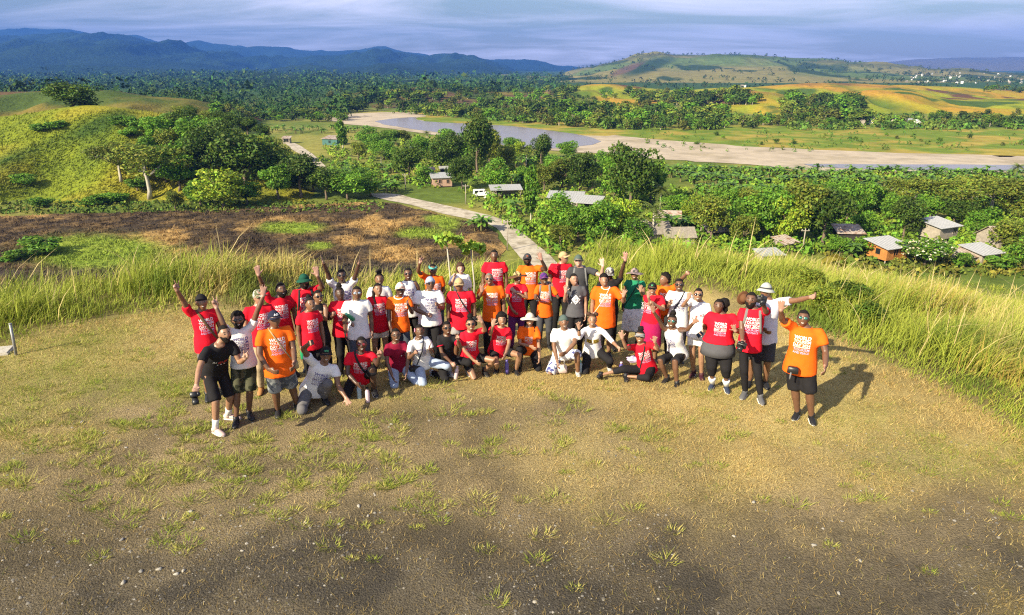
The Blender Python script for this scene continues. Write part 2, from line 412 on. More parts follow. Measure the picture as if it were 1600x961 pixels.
def c_olive(X, Y, Z):
    a = fbm(X * 0.02, Y * 0.02, 87, 4)
    c = mixc3((0.165, 0.13, 0.028), (0.06, 0.09, 0.018), sstep(0.36, 0.6, a))
    m = sstep(0.56, 0.64, fbm(X * 0.03, Y * 0.02 + 9, 89, 4))[:, None]
    return c * (1 - m) + np.array((0.11, 0.07, 0.035)) * m
ridge('mountain_range_far', [(-500, 60), (-200, 58), (0, 51), (40, 50), (60, 48), (100, 47), (130, 50), (150, 56), (180, 58), (196, 57), (208, 54), (222, 58), (240, 66), (290, 72),
      (305, 71), (322, 72), (335, 76), (350, 75), (400, 80), (435, 80), (470, 83), (500, 83), (540, 84), (560, 81), (580, 77), (600, 77), (640, 85), (700, 90), (760, 94), (790, 96), (830, 100), (870, 103), (905, 107), (950, 112)],
      5500, 9000, 11000, VAL, 240, 101, 300, 40, forest_mat, c_forest, fs=1 / 700, gul=0.6)
ridge('mountain_range', [(-500, 60), (-200, 58), (0, 56), (60, 55), (110, 55), (170, 60), (240, 68), (290, 70), (330, 80), (400, 87), (450, 90), (480, 92), (540, 90), (580, 82), (620, 79), (650, 82), (680, 84), (700, 81), (720, 81),
      (750, 86), (780, 96), (800, 104), (850, 116), (900, 124)], 2600, 6200, 7600, VAL, 260, 103, 360, 90, forest_mat, c_forest, fs=1 / 620, gul=1.3, spur=1500, wl=900)
ridge('distant_ridge', [(1250, 112), (1350, 100), (1400, 95), (1450, 93), (1520, 91), (1600, 90), (1900, 88)], 6000, 8800, 10500, VAL, 90, 105, 160, 30, forest_mat, lambda X, Y, Z: mixc3((0.20, 0.17, 0.13), (0.13, 0.13, 0.09), fbm(X * 0.002, Y * 0.002, 3, 4)))  # pale colours stand in for haze lying over this ridge
ridge('pale_hill', [(780, 131), (840, 122), (880, 115), (905, 107), (950, 97), (1000, 88), (1035, 84), (1060, 85), (1100, 86), (1150, 85), (1200, 89), (1260, 94), (1320, 97), (1400, 103), (1480, 108), (1540, 112), (1600, 115), (1750, 118), (1950, 120)],
      1500, 3200, 3900, VAL, 70, 107, 300, 80, mat('pale_hill_grass', (0.2, 0.2, 0.1), 0.95, noise=0.30, nscale=0.03, attr='Col', bump=0.8, bscale=0.05, spec=0.05, detail=9, bdist=8), c_pale, fs=1 / 260, gul=0.8)
foot_f = ridge('forested_foothill', [(-500, 118), (-100, 118), (100, 117), (250, 116), (400, 114), (480, 115), (560, 119), (650, 124), (720, 127), (800, 129), (900, 132)], 1000, 2500, 3200, VAL, 50, 109, 260, 60, forest_mat, c_forest, fs=1 / 180, gul=0.6)
wood_f = ridge('wooded_hill', [(430, 176), (480, 165), (520, 155), (560, 145), (620, 139), (660, 136), (700, 139), (760, 144), (850, 145), (900, 147), (940, 150), (1000, 158)], 560, 860, 1000, VAL, 8, 111, 160, 50, hill_mat, c_olive)
gold_b = ridge('golden_hill_back', [(790, 158), (830, 148), (860, 141), (900, 134), (930, 131), (960, 131), (1000, 136), (1040, 142), (1080, 142), (1110, 138), (1150, 138), (1200, 134), (1250, 130), (1300, 129), (1400, 132), (1500, 137), (1600, 144), (1750, 148), (1950, 150)],
      580, 850, 1000, VAL, 10, 113, 330, 70, hill_mat, c_gold, fs=1 / 50, gul=1.3, spur=170, wl=70)
gold_m = ridge('golden_hill', [(1000, 178), (1060, 166), (1100, 158), (1130, 152), (1180, 142), (1215, 146), (1260, 156), (1320, 150), (1350, 140), (1420, 142), (1480, 156), (1530, 158), (1600, 155), (1700, 155), (1950, 155)],
      425, 620, 740, VAL, 9, 117, 300, 80, hill_mat, c_gold, fs=1 / 42, gul=1.2, spur=130, wl=55)
olive_f = ridge('olive_hill', [(-500, 140), (-100, 140), (0, 142), (70, 141), (130, 142), (170, 139), (200, 144), (240, 150), (300, 154), (340, 164), (380, 174), (420, 182)], 290, 430, 520, VAL, 5, 119, 200, 60, hill_mat, c_olive, fs=1 / 30, gul=1.0, spur=90, wl=45)
near_f = ridge('grassy_hill', [(-520, 175), (-100, 184), (0, 181), (40, 177), (75, 171), (100, 166), (130, 163), (160, 164), (200, 169), (260, 176), (330, 191), (380, 208), (420, 222), (450, 238), (490, 262), (520, 285)], 150, 222, 262, VAL, 4.0, 121, 220, 110, nhill_mat, c_near, fs=1 / 30, gul=0.9, prof=0.8, spur=26, wl=34)

# --- flat sheets on the valley floor
def sheet(name, px_pts, z, matr, cell=4.0, colf=None, amp=0.0, wob=0.0, seed=5, kind='structure', smooth=True):
    P = np.array([gp(x, y, VAL)[:2] for x, y in px_pts])
    mn = P.min(0) - wob; mxx = P.max(0) + wob
    xs = np.arange(mn[0], mxx[0] + cell, cell); ys = np.arange(mn[1], mxx[1] + cell, cell)
    GX, GY = np.meshgrid(xs, ys)
    D = poly_sdf(P, GX + (fbm(GX * 0.08, GY * 0.08, seed, 3) - 0.5) * wob * 2, GY + (fbm(GX * 0.08, GY * 0.08, seed + 9, 3) - 0.5) * wob * 2)
    idx = np.arange(GX.size).reshape(GX.shape)
    Q = np.stack([idx[:-1, :-1], idx[:-1, 1:], idx[1:, 1:], idx[1:, :-1]], -1).reshape(-1, 4)
    keep = (D.ravel()[Q].min(1) < 0); Q = Q[keep]
    used = np.unique(Q); rm = -np.ones(GX.size, int); rm[used] = np.arange(len(used))
    x = GX.ravel()[used].copy(); y = GY.ravel()[used].copy(); dd = D.ravel()[used]
    # pull outside vertices back towards the outline
    e = 0.25; gx = (poly_sdf(P, x + e, y) - poly_sdf(P, x - e, y)) / (2 * e); gy = (poly_sdf(P, x, y + e) - poly_sdf(P, x, y - e)) / (2 * e)
    o_ = np.maximum(dd, 0); x -= gx * o_; y -= gy * o_
    zz_ = VAL + z + (fbm(x * 0.45, y * 0.45, seed, 4) ** 1.5) * amp * sstep(0, 1.5, -dd)
    V = np.stack([x, y, zz_], -1)
    return obj(name, mesh_np(name, V, rm[Q], [matr], smooth, colf(x, y) if colf else None), kind=kind)
water_mat = mat('river_water', (0.20, 0.165, 0.15), 0.22, noise=0.15, nscale=0.02, bump=0.12, bscale=0.35, spec=0.30, bdist=0.3)
gravel_mat = mat('river_gravel', (0.40, 0.335, 0.25), 0.95, noise=0.25, nscale=0.06, bump=0.4, bscale=0.4, spec=0.1, col2=(0.30, 0.25, 0.17), ramp=(0.5, 0.68), detail=9, bdist=0.3)
bank_mat = mat('dry_bank_grass', (0.30, 0.235, 0.05), 0.95, noise=0.35, nscale=0.05, bump=0.6, bscale=0.4, spec=0.05, col2=(0.13, 0.185, 0.025), ramp=(0.40, 0.56), detail=9, bdist=0.5)
road_mat = mat('gravel_road', (0.44, 0.39, 0.31), 0.95, noise=0.22, nscale=0.5, bump=0.4, bscale=1.5, spec=0.1, col2=(0.27, 0.23, 0.17), ramp=(0.45, 0.65), detail=8, bdist=0.1)
sheet('river_flat', [(560, 176), (640, 172), (800, 186), (950, 188), (1100, 194), (1300, 199), (1600, 200), (1900, 200), (1900, 262), (1600, 262), (1280, 250), (1100, 238), (930, 226), (800, 214), (640, 200)], 0.06, bank_mat, 12, wob=4)
sheet('gravel_bar', [(500, 186), (545, 178), (600, 175.5), (650, 176), (668, 182), (640, 186), (700, 194), (800, 202), (900, 211), (935, 215), (960, 211), (1000, 216), (1050, 220), (1100, 224), (1200, 231), (1300, 235), (1400, 239), (1600, 244), (1900, 250),
       (1900, 275), (1600, 270), (1280, 268), (1150, 256), (1040, 250), (950, 242), (880, 236), (800, 232), (700, 214), (600, 200), (540, 194)], 0.14, gravel_mat, 9, wob=3)
sheet('river', [(585, 190), (612, 186), (640, 183.5), (652, 184), (648, 187), (665, 190), (700, 192.5), (745, 194), (800, 197.5), (850, 203), (900, 210), (928, 216), (940, 222), (925, 227), (890, 231), (840, 234), (780, 226), (740, 216), (700, 209), (650, 203), (600, 195)], 0.20, water_mat, 8, wob=1)
sheet('river_side_channel', [(1255, 257), (1330, 257.5), (1420, 258), (1500, 258), (1600, 259), (1900, 262), (1900, 272), (1600, 268), (1480, 266.5), (1400, 266), (1320, 264), (1270, 261)], 0.24, water_mat, 5, wob=0.5)
sheet('road', [(580, 303), (600, 302), (625, 304.5), (644, 310.5), (687, 319.5), (725, 327.5), (763, 336.5), (790, 346), (808, 358), (827, 374), (854, 396), (885, 425), (838, 425), (815, 405), (798, 387), (788, 373), (777, 358), (760, 348.5), (725, 341), (687, 333.5), (644, 321), (606, 313.5), (585, 308)], 0.10, road_mat, 1.6, wob=0.3)
sheet('road_bend', [(446, 224), (461, 224), (474, 231), (487, 240), (500, 252), (512, 264), (524, 274), (508, 274), (497, 264), (484, 252), (470, 242), (455, 233)], 0.12, road_mat, 2.0, wob=0.3)
def c_field(x, y):
    a = fbm(x * 0.10, y * 0.07, 131, 5); b = fbm(x * 0.5, y * 0.4, 133, 4)
    px, py = project(x, y, VAL + 0 * x)
    dark = sstep(0.40, 0.56, a + 0.35 * np.exp(-((py - 355) / 14) ** 2) * sstep(420, 200, px) + 0.5 * sstep(405, 425, py) + 0.10 * np.exp(-(((px - 640) / 120) ** 2 + ((py - 365) / 16) ** 2)))
    c = mixc3((0.34, 0.215, 0.08), (0.055, 0.041, 0.028), np.clip(dark * 0.9 + (b - 0.5) * 0.9, 0, 1))
    def g(cx, cy, rx, ry): return np.exp(-((((px - cx) / rx) ** 2 + ((py - cy) / ry) ** 2) ** 2))
    gr = np.maximum.reduce([g(150, 398, 108, 26), g(455, 359, 48, 9), g(660, 367, 40, 8), g(690, 345, 26, 6), g(500, 388, 18, 6), g(20, 330, 40, 7), g(700, 352, 18, 10)])
    gr = np.clip(gr * 1.5 + (b - 0.5) * 0.6 * (gr > 0.05), 0, 1)
    mud = g(470, 430, 500, 15) * 0.55
    c = c * (1 - mud[:, None]) + np.array((0.068, 0.062, 0.055)) * mud[:, None]
    grc = mixc3((0.13, 0.20, 0.022), (0.24, 0.29, 0.04), b)
    return c * (1 - gr[:, None]) + grc * gr[:, None]
field_mat = mat('burnt_field', (0.2, 0.1, 0.05), 1.0, noise=0.45, nscale=0.8, attr='Col', bump=1.0, bscale=0.9, spec=0.05, detail=9, bdist=0.7)
sheet('burnt_field', [(-250, 350), (0, 338), (120, 336), (250, 331), (320, 330), (430, 322), (520, 318), (600, 316), (640, 324), (690, 337), (725, 345), (755, 354), (772, 368), (780, 390), (790, 430), (700, 470), (400, 480), (0, 470), (-250, 470)], 0.08, field_mat, 1.1, c_field, amp=0.9, wob=2.5)
# ================================================================ VEGETATION
def gpt_many(pts, y0=60, y1=4000, n=420):
    """ground points under pixels, on the real terrain"""
    Ys = np.geomspace(y0, y1, n); D = np.array([ray(x, y) for x, y in pts])
    t = Ys[None, :] / D[:, 1:2]; X = D[:, 0:1] * t; Z = CAMZ + D[:, 2:3] * t
    T = terr(X, np.broadcast_to(Ys, X.shape)); hit = Z <= T
    i = np.where(hit.any(1), hit.argmax(1), n - 1)
    r = np.arange(len(pts)); return np.stack([X[r, i], Ys[i], T[r, i]], -1)
def blades(P, H, Wd, az, lean, colA, colB, seg=2, curve=1.0):
    """curved grass blades: P (n,3), H, Wd, az (lean azimuth), lean (0..1); tip colour colB"""
    n = len(P); dx = np.cos(az); dy = np.sin(az); sx, sy = -dy, dx
    tw = np.random.default_rng(n).uniform(0, math.pi, n); sx = np.cos(tw); sy = np.sin(tw)
    lv = np.linspace(0, 1, seg + 1); Vs = []; Cs = []
    for k, q in enumerate(lv):
        up = H * (q - 0.35 * lean * q * q * curve); out = H * lean * q ** 1.7
        c = np.stack([P[:, 0] + dx * out, P[:, 1] + dy * out, P[:, 2] + up], -1)
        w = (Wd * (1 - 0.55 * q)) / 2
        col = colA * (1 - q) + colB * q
        if k == seg: Vs.append(c[:, None]); Cs.append(col[:, None])
        else:
            a = c.copy(); b = c.copy(); a[:, 0] -= sx * w; a[:, 1] -= sy * w; b[:, 0] += sx * w; b[:, 1] += sy * w
            Vs.append(np.stack([a, b], 1)); Cs.append(np.stack([col, col], 1))
    V = np.concatenate(Vs, 1); C = np.concatenate(Cs, 1); m = V.shape[1]
    base = (np.arange(n) * m)[:, None]; tris = []
    for k in range(seg):
        a, b = 2 * k, 2 * k + 1
        if k == seg - 1: tris.append([a, b, 2 * seg])
        else: tris += [[a, b, b + 2], [a, b + 2, a + 2]]
    F = (base[:, :, None] + np.array(tris)[None]).reshape(-1, 3)
    return V.reshape(-1, 3), F, C.reshape(-1, 3)
def merge(parts):
    Vs, Fs, Cs, b = [], [], [], 0
    for V, F, C in parts: Vs.append(V); Fs.append(F + b); Cs.append(C); b += len(V)
    return np.concatenate(Vs), np.concatenate(Fs), np.concatenate(Cs)
grass_mat = mat('grass_blade', (0.2, 0.2, 0.05), 0.7, attr='Col', spec=0.15, trans=0.28)
GREEN = np.array((0.155, 0.245, 0.030)); LIME = np.array((0.36, 0.41, 0.05)); STRAW = np.array((0.66, 0.52, 0.215)); RUST = np.array((0.50, 0.31, 0.09)); DEEP = np.array((0.06, 0.105, 0.018))
def lerp(a, b, t): t = np.asarray(t)[:, None]; return a * (1 - t) + b * t

def tall_grass():
    r = np.random.default_rng(11)
    N = 52000
    k = r.uniform(-1.05, 1.08, N); Y = np.exp(r.uniform(math.log(6.0), math.log(135), N)); X = k * Y
    d = poly_sdf(LAWN, X, Y)
    left = k < 0.06
    keep = (d > 0.05 + 0.5 * vnoise(X * 1.5, Y * 1.5, 4)) & np.where(left, d < 7, True)
    keep &= ~((k > -0.03) & (k < 0.12) & (Y > 20))
    # thin out: fewer clumps very near, since each is large in the picture
    X, Y, d, k = X[keep], Y[keep], d[keep], k[keep]
    Z = near_h(X, Y); ok = Z > VAL + 0.25; X, Y, Z, d, k = X[ok], Y[ok], Z[ok], d[ok], k[ok]
    n = len(X); per = 9; left = k < 0.06
    g = fbm(X * 0.32, Y * 0.32 * np.clip(14 / Y, 0.25, 1), 77, 4); st = fbm(X * 0.8 + 9, Y * 0.5, 79, 3)
    hh = 0.56 * (0.25 + 1.45 * sstep(0.28, 0.74, fbm(X * 0.9, Y * 0.9, 81, 3)) + r.uniform(-0.1, 0.2, n)) * sstep(-0.3, 2.6, d + 0.4) * np.where(left, 1.0, 1.0)
    hh = hh * np.where((k > -0.4) & (k < 0.06), 0.85, 1.0)
    X = np.repeat(X, per); Y = np.repeat(Y, per); Z = np.repeat(Z, per); g = np.repeat(g, per); st = np.repeat(st, per); hh = np.repeat(hh, per)
    caz = np.repeat(r.normal(0.25, 0.9, n), per)
    n = len(X); rad = 0.13 + 0.006 * Y
    X = X + r.normal(0, 1, n) * rad; Y2 = Y + r.normal(0, 1, n) * rad
    Z = near_h(X, Y2) - 0.02
    H = np.maximum(hh * r.uniform(0.6, 1.2, n), 0.12); wd = np.maximum(0.0095, 0.0013 * Y) * r.uniform(0.7, 1.3, n)
    az = caz + r.normal(0, 0.7, n); lean = np.clip(np.repeat(r.normal(0.5, 0.26, n // per), per) + r.normal(0, 0.2, n), 0.05, 1.35)
    green = sstep(0.37, 0.47, g + np.repeat(r.normal(0, 0.07, n // per), per) + r.normal(0, 0.05, n))
    base = lerp(GREEN, LIME, r.uniform(0, 1, n)); dry = lerp(STRAW, RUST, sstep(0.5, 0.72, st + r.normal(0, 0.08, n)))
    dry = lerp(dry, LIME, r.uniform(0, 0.6, n)); dk = sstep(0.60, 0.72, fbm(X * 0.8 + 31, Y * 0.6, 83, 3))
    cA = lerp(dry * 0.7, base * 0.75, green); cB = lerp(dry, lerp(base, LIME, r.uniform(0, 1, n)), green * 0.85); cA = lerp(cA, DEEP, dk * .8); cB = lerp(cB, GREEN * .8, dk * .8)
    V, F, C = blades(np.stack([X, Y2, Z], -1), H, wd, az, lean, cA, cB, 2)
    # seed plumes: pale stalks standing above
    m = r.random(n) < 0.018; m &= (H > 0.5)
    Pp = np.stack([X[m], Y2[m], Z[m]], -1); q = m.sum()
    V2, F2, C2 = blades(Pp, H[m] * r.uniform(1.2, 1.75, q), wd[m] * 1.25, az[m], lean[m] * 1.0, np.repeat(STRAW[None] * 0.8, q, 0), np.repeat(np.array([[0.52, 0.42, 0.22]]), q, 0), 3)
    V, F, C = merge([(V, F, C), (V2, F2, C2)])
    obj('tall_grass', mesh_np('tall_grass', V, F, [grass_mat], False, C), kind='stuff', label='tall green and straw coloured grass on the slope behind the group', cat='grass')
tall_grass()

def lawn_grass():
    r = np.random.default_rng(12)
    N = 430000
    k = r.uniform(-0.98, 0.98, N); Y = 4.2 + 9.5 * r.random(N) ** 1.35; X = k * (Y * 0.93 + 0.9)
    d = poly_sdf(LAWN, X, Y); b = bare(X, Y); g = greenness(X, Y)
    keep = (d < 0.25) & (r.random(N) < np.clip(1.15 - 1.25 * b, 0.14, 1)) & (r.random(N) < 0.35 + 0.65 * sstep(0.3, 0.55, fbm(X * 5, Y * 5, 9, 2)))
    X, Y, b, g, d = X[keep], Y[keep], b[keep], g[keep], d[keep]; n = len(X)
    Z = near_h(X, Y) - 0.004
    H = r.uniform(0.022, 0.075, n) * (1 + 0.7 * sstep(-1.3, 0.1, d)); wd = r.uniform(0.005, 0.010, n) * (0.55 + Y * 0.045)
    az = r.uniform(-math.pi, math.pi, n); lean = r.uniform(0.4, 1.2, n)
    gr = np.clip(g + r.normal(0, 0.28, n), 0, 1)
    c = lerp(lerp(STRAW * 1.05, RUST * 0.8, r.uniform(0, 0.9, n)), lerp(LIME, GREEN, r.uniform(0, 1.0, n)), sstep(0.3, 0.75, gr)) * r.uniform(0.6, 1.25, n)[:, None]
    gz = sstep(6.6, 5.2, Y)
    c = lerp(c, c * 0.62, gz)          # sparse blades among the gravel, darkened by the same painted shading
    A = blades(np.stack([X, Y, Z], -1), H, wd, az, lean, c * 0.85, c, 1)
    # separate tufts on the bare earth
    N = 5200
    k = r.uniform(-0.95, 0.95, N); Y = 4.4 + 8 * r.random(N) ** 1.2; X = k * (Y * 0.93 + 0.9)
    b = bare(X, Y); px, py = project(X, Y, 0 * X); d = poly_sdf(LAWN, X, Y)
    wz = np.exp(-(((px - 400) / 380) ** 2 + ((py - 700) / 95) ** 2)) * 0.6 + (0.03 + 0.05 * (px < 420)) * sstep(900, 800, py) + 0.008
    keep = (d < 0) & (r.random(N) < wz * 1.5) & (fbm(X * 1.6, Y * 1.6, 19, 3) > 0.42)
    X, Y = X[keep], Y[keep]; n = len(X); per = 64
    sz = r.uniform(0.4, 1.15, n) * np.where(r.random(n) < 0.15, 1.5, 1); gg = np.clip(r.normal(0.55, 0.3, n), 0, 1)
    X = np.repeat(X, per); Y = np.repeat(Y, per); sz = np.repeat(sz, per); gg = np.repeat(gg, per); n = len(X)
    az = r.uniform(-math.pi, math.pi, n); rr_ = np.sqrt(r.random(n)) * 0.085 * sz
    X = X + np.cos(az) * rr_ * 1.5; Y = Y + np.sin(az) * rr_; Z = near_h(X, Y) - 0.004
    c = lerp(lerp(STRAW, LIME, r.uniform(0, 1, n)), lerp(LIME, GREEN, r.uniform(0.2, 1, n)), np.clip(gg + r.normal(0, 0.2, n), 0, 1))
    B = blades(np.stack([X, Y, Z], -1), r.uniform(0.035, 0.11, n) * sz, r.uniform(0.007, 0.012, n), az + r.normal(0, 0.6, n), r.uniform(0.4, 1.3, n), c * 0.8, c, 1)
    V, F, C = merge([A, B])
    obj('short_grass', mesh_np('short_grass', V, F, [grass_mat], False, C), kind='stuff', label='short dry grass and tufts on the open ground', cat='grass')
lawn_grass()

# --- pebbles
stone_mats = [mat('pale_stone', (0.30, 0.28, 0.24), 0.9, noise=0.2, nscale=30, rnd=0.2), mat('grey_stone', (0.20, 0.19, 0.175), 0.9, noise=0.3, nscale=30, rnd=0.2)]
def pebble_mesh(name, m, seed):
    b = MB(); r = np.random.default_rng(seed); jj = {}
    def fn(d, p): return p * (0.55 + 0.85 * float(vnoise(np.array(d[0] * 1.7 + seed), np.array(d[1] * 1.7 + d[2] * 2.3), seed)))
    b.sphere((0, 0, 0.25), (1, 0.7, 0.42), 8, 5, fn=fn); return b.mesh(name, [m])
def stones():
    r = np.random.default_rng(5)
    pm = [pebble_mesh('stone', stone_mats[0], 3), pebble_mesh('stone_grey', stone_mats[1], 5)]
    pts = [(129, 661), (163, 679), (249, 687), (197, 701), (130, 835), (191, 845), (255, 811), (193, 911), (379, 861), (275, 898), (287, 893), (248, 891), (221, 894), (271, 892), (297, 801), (382, 744),
           (478, 817), (449, 770), (561, 790), (606, 753), (575, 804), (585, 770), (1273, 850), (1311, 928), (1345, 765), (1362, 763), (1316, 813), (1146, 838), (1345, 875), (1178, 783), (612, 662), (640, 664)]
    for i, (x, y) in enumerate(pts):
        p = gp(x, y, 0); p[2] = float(near_h(p[0], p[1])) - 0.004; s = r.uniform(0.014, 0.036)
        gcol = 1 if i % 7 == 5 else 0
        obj('stone', pm[gcol], loc=p, rotz=r.uniform(0, 6), scale=s, label=('pale' if not gcol else 'dark grey') + ' flat stone lying on the bare earth', cat='stone', group='loose stones on the bare earth')
    # countless small gravel
    N = 42000; X = r.uniform(-7, 7.5, N); Y = 4.3 + 5.0 * r.random(N) ** 1.5
    cl = fbm(X * 1.1, Y * 1.1, 45, 3); keep = (r.random(N) < sstep(0.42, 0.62, cl + 0.25 * bare(X, Y) - 0.12) * np.where(Y < 6.8, 1, 0.35)) & (np.abs(X) < Y * 0.9 + 0.8)
    X, Y = X[keep], Y[keep]; n = len(X); Z = near_h(X, Y)
    base = np.array([(1, 0, 0), (0.3, 0.9, 0.05), (-0.8, 0.6, 0), (-0.7, -0.7, 0.05), (0.5, -0.9, 0), (0.2, 0.1, 0.75)])
    fc = np.array([(0, 1, 5), (1, 2, 5), (2, 3, 5), (3, 4, 5), (4, 0, 5)])
    s = np.clip(0.0048 * np.exp(r.normal(0, 0.6, n)), 0.003, 0.026); a = r.uniform(0, 6.28, n)
    ca, sa = np.cos(a), np.sin(a)
    V = np.stack([X[:, None] + s[:, None] * (base[None, :, 0] * ca[:, None] - base[None, :, 1] * sa[:, None]),
                  Y[:, None] + s[:, None] * (base[None, :, 0] * sa[:, None] + base[None, :, 1] * ca[:, None]),
                  Z[:, None] - 0.002 + s[:, None] * base[None, :, 2]], -1).reshape(-1, 3)
    F = (np.arange(n)[:, None, None] * 6 + fc[None]).reshape(-1, 3)
    c = np.where(r.random(n)[:, None] < 0.35, np.array([[0.31, 0.285, 0.24]]), np.array([[0.15, 0.14, 0.125]])) * r.uniform(0.6, 1.1, n)[:, None]
    obj('gravel', mesh_np('gravel', V, F, [mat('gravel_bits', (0.3, 0.3, 0.3), 0.95, attr='Col', spec=0.1)], False, np.repeat(c, 6, 0)), kind='stuff', label='loose pale and grey gravel on the open ground', cat='gravel')
stones()

# --- leaves
leaf_mat = mat('leaf', (0.05, 0.09, 0.02), 0.6, attr='Col', spec=0.25, trans=0.25, rnd=0.22)
leaf_far = mat('leaf_far', (0.05, 0.09, 0.02), 0.8, attr='Col', spec=0.1, rnd=0.25)
bark = mat('bark', (0.16, 0.12, 0.085), 0.95, noise=0.4, nscale=3, bump=0.6, bscale=6)
bark_pale = mat('bark_pale', (0.42, 0.38, 0.31), 0.95, noise=0.3, nscale=3)
def leafcloud(blobs, n, size, base, seed, jit=0.35, shell=0.6):
    """leaf quads through the volume of several blobs; returns V, F, C"""
    r = np.random.default_rng(seed); B = np.array([b[:3] for b in blobs], float); R = np.array([b[3] if not hasattr(b[3], '__len__') else b[3] for b in blobs], float)
    if R.ndim == 1: R = np.stack([R, R, R * 0.8], -1)
    w = R.prod(1) ** (2 / 3); i = r.choice(len(B), n, p=w / w.sum())
    d = r.normal(size=(n, 3)); d /= np.linalg.norm(d, axis=1)[:, None]
    rad = (shell + (1 - shell) * r.random(n) ** 0.6) * r.uniform(0.85, 1.12, n)
    c = B[i] + d * R[i] * rad[:, None]
    nrm = d * 0.7 + r.normal(size=(n, 3)) * 0.7 + np.array([0, 0, 0.35]); nrm /= np.linalg.norm(nrm, axis=1)[:, None]
    t = np.cross(nrm, r.normal(size=(n, 3))); t /= np.linalg.norm(t, axis=1)[:, None] + 1e-9; bt = np.cross(nrm, t)
    s = (size * r.uniform(0.55, 1.25, n))[:, None]
    V = np.stack([c - t * s, c + bt * s * 0.6 + nrm * s * 0.12, c + t * s, c - bt * s * 0.6 + nrm * s * 0.12], 1).reshape(-1, 3)
    F = np.arange(4 * n).reshape(-1, 4)
    bj = r.uniform(0.75, 1.3, len(B)); col = np.array(base)[None] * (bj[i] * r.uniform(1 - jit, 1 + jit, n))[:, None]
    col[:, 0] *= r.uniform(0.8, 1.35, n)
    return V, F, np.repeat(col, 4, 0)
def blobs_round(seed, n, rx, rz, z0, br):
    r = np.random.default_rng(seed); out = []
    for i in range(n):
        a = r.uniform(0, 6.28); q = math.sqrt(r.random()) * 0.72; z = r.uniform(-0.55, 0.62)
        k = math.sqrt(max(0.1, 1 - z * z))
        out.append((math.cos(a) * q * rx * k, math.sin(a) * q * rx * k, z0 + z * rz, br * r.uniform(0.7, 1.25)))
    return out
DARK = (0.062, 0.115, 0.012); MID = (0.098, 0.21, 0.016); BRI = (0.19, 0.28, 0.020); OLI = (0.135, 0.18, 0.020); YEL = (0.15, 0.15, 0.025)
# unit trees: height about 1, crown width about 1 (scaled when placed)
def unit_tree(kind, seed):
    r = np.random.default_rng(seed); tb = MB()
    if kind == 'broad': bl = blobs_round(seed, 22, 0.42, 0.42, 0.54, 0.18); base, n, ls, th = DARK, 4200, 0.027, 0.45
    elif kind == 'green': bl = blobs_round(seed, 20, 0.42, 0.43, 0.52, 0.17); base, n, ls, th = MID, 3800, 0.028, 0.45
    elif kind == 'bright': bl = blobs_round(seed, 18, 0.44, 0.42, 0.50, 0.18); base, n, ls, th = BRI, 3600, 0.030, 0.4
    elif kind == 'olive': bl = blobs_round(seed, 20, 0.42, 0.42, 0.53, 0.17); base, n, ls, th = OLI, 3800, 0.028, 0.45
    elif kind == 'umbrella':
        bl = []; base, n, ls, th = OLI, 3600, 0.022, 0.6
        for i in range(30):
            a = r.uniform(0, 6.28); q = math.sqrt(r.random()) * 0.46
            bl.append((math.cos(a) * q, math.sin(a) * q, 0.80 - 0.7 * q * q + r.uniform(-0.16, 0.05), (0.13, 0.13, 0.07)))
    elif kind == 'slim':
        bl = [(r.uniform(-0.1, 0.1), r.uniform(-0.1, 0.1), 0.3 + 0.62 * i / 9, 0.20 * (1 - 0.055 * abs(i - 3)) * r.uniform(0.8, 1.2)) for i in range(10)]; base, n, ls, th = MID, 2000, 0.036, 0.35
    elif kind == 'bush': bl = blobs_round(seed, 9, 0.40, 0.34, 0.42, 0.2); bl = [(a, b, max(c, 0.2), d) for a, b, c, d in bl]; base, n, ls, th = MID, 1300, 0.05, 0.25
    elif kind == 'flower': bl = blobs_round(seed, 12, 0.42, 0.34, 0.48, 0.19); base, n, ls, th = MID, 1800, 0.035, 0.3
    V, F, C = leafcloud(bl, n, ls, base, seed, shell=0.55)
    if kind == 'flower':
        V2, F2, C2 = leafcloud(bl, 380, 0.026, (0.62, 0.62, 0.45), seed + 3, shell=0.95); V, F, C = merge([(V, F, C), (V2, F2, C2)])
    crown = mesh_np('crown_' + kind, V, F, [leaf_mat], False, C)
    wob = [np.array([r.normal(0, 0.012), r.normal(0, 0.012), z]) for z in np.linspace(-0.03, th, 5)]
    tb.tube(wob, [0.034, 0.026, 0.022, 0.018, 0.013], 7)
    for j in range(6):
        b_ = bl[int(r.integers(len(bl)))]; s_ = wob[2] * 0.5 + wob[3] * 0.5; e_ = np.array(b_[:3])
        m_ = (s_ + e_) / 2 + np.array([0, 0, 0.03]); tb.tube([s_, m_, e_], [0.014, 0.010, 0.005], 5)
    trunk = tb.mesh('trunk_' + kind, [bark_pale if kind in ('umbrella', 'slim') else bark])
    return trunk, crown
UT = {}
for kk in ('broad', 'green', 'bright', 'olive', 'umbrella', 'slim', 'bush', 'flower'):
    UT[kk] = [unit_tree(kk, 100 + 7 * i + sum(map(ord, kk))) for i in range(2 if kk in ('broad', 'green', 'olive', 'bush') else 1)]
TLAB = {'broad': 'dense dark green round tree', 'green': 'leafy mid green tree', 'bright': 'bright yellow green bushy tree', 'olive': 'olive green spreading tree',
        'umbrella': 'flat topped umbrella tree with pale branches', 'slim': 'slender upright green tree', 'bush': 'low green bush', 'flower': 'bushy tree dotted with cream flowers'}
TNAME = {'broad': 'mango_tree', 'green': 'leafy_tree', 'bright': 'bright_tree', 'olive': 'olive_green_tree', 'umbrella': 'umbrella_tree', 'slim': 'slender_tree', 'bush': 'bush', 'flower': 'flowering_tree'}
tree_n = [0]
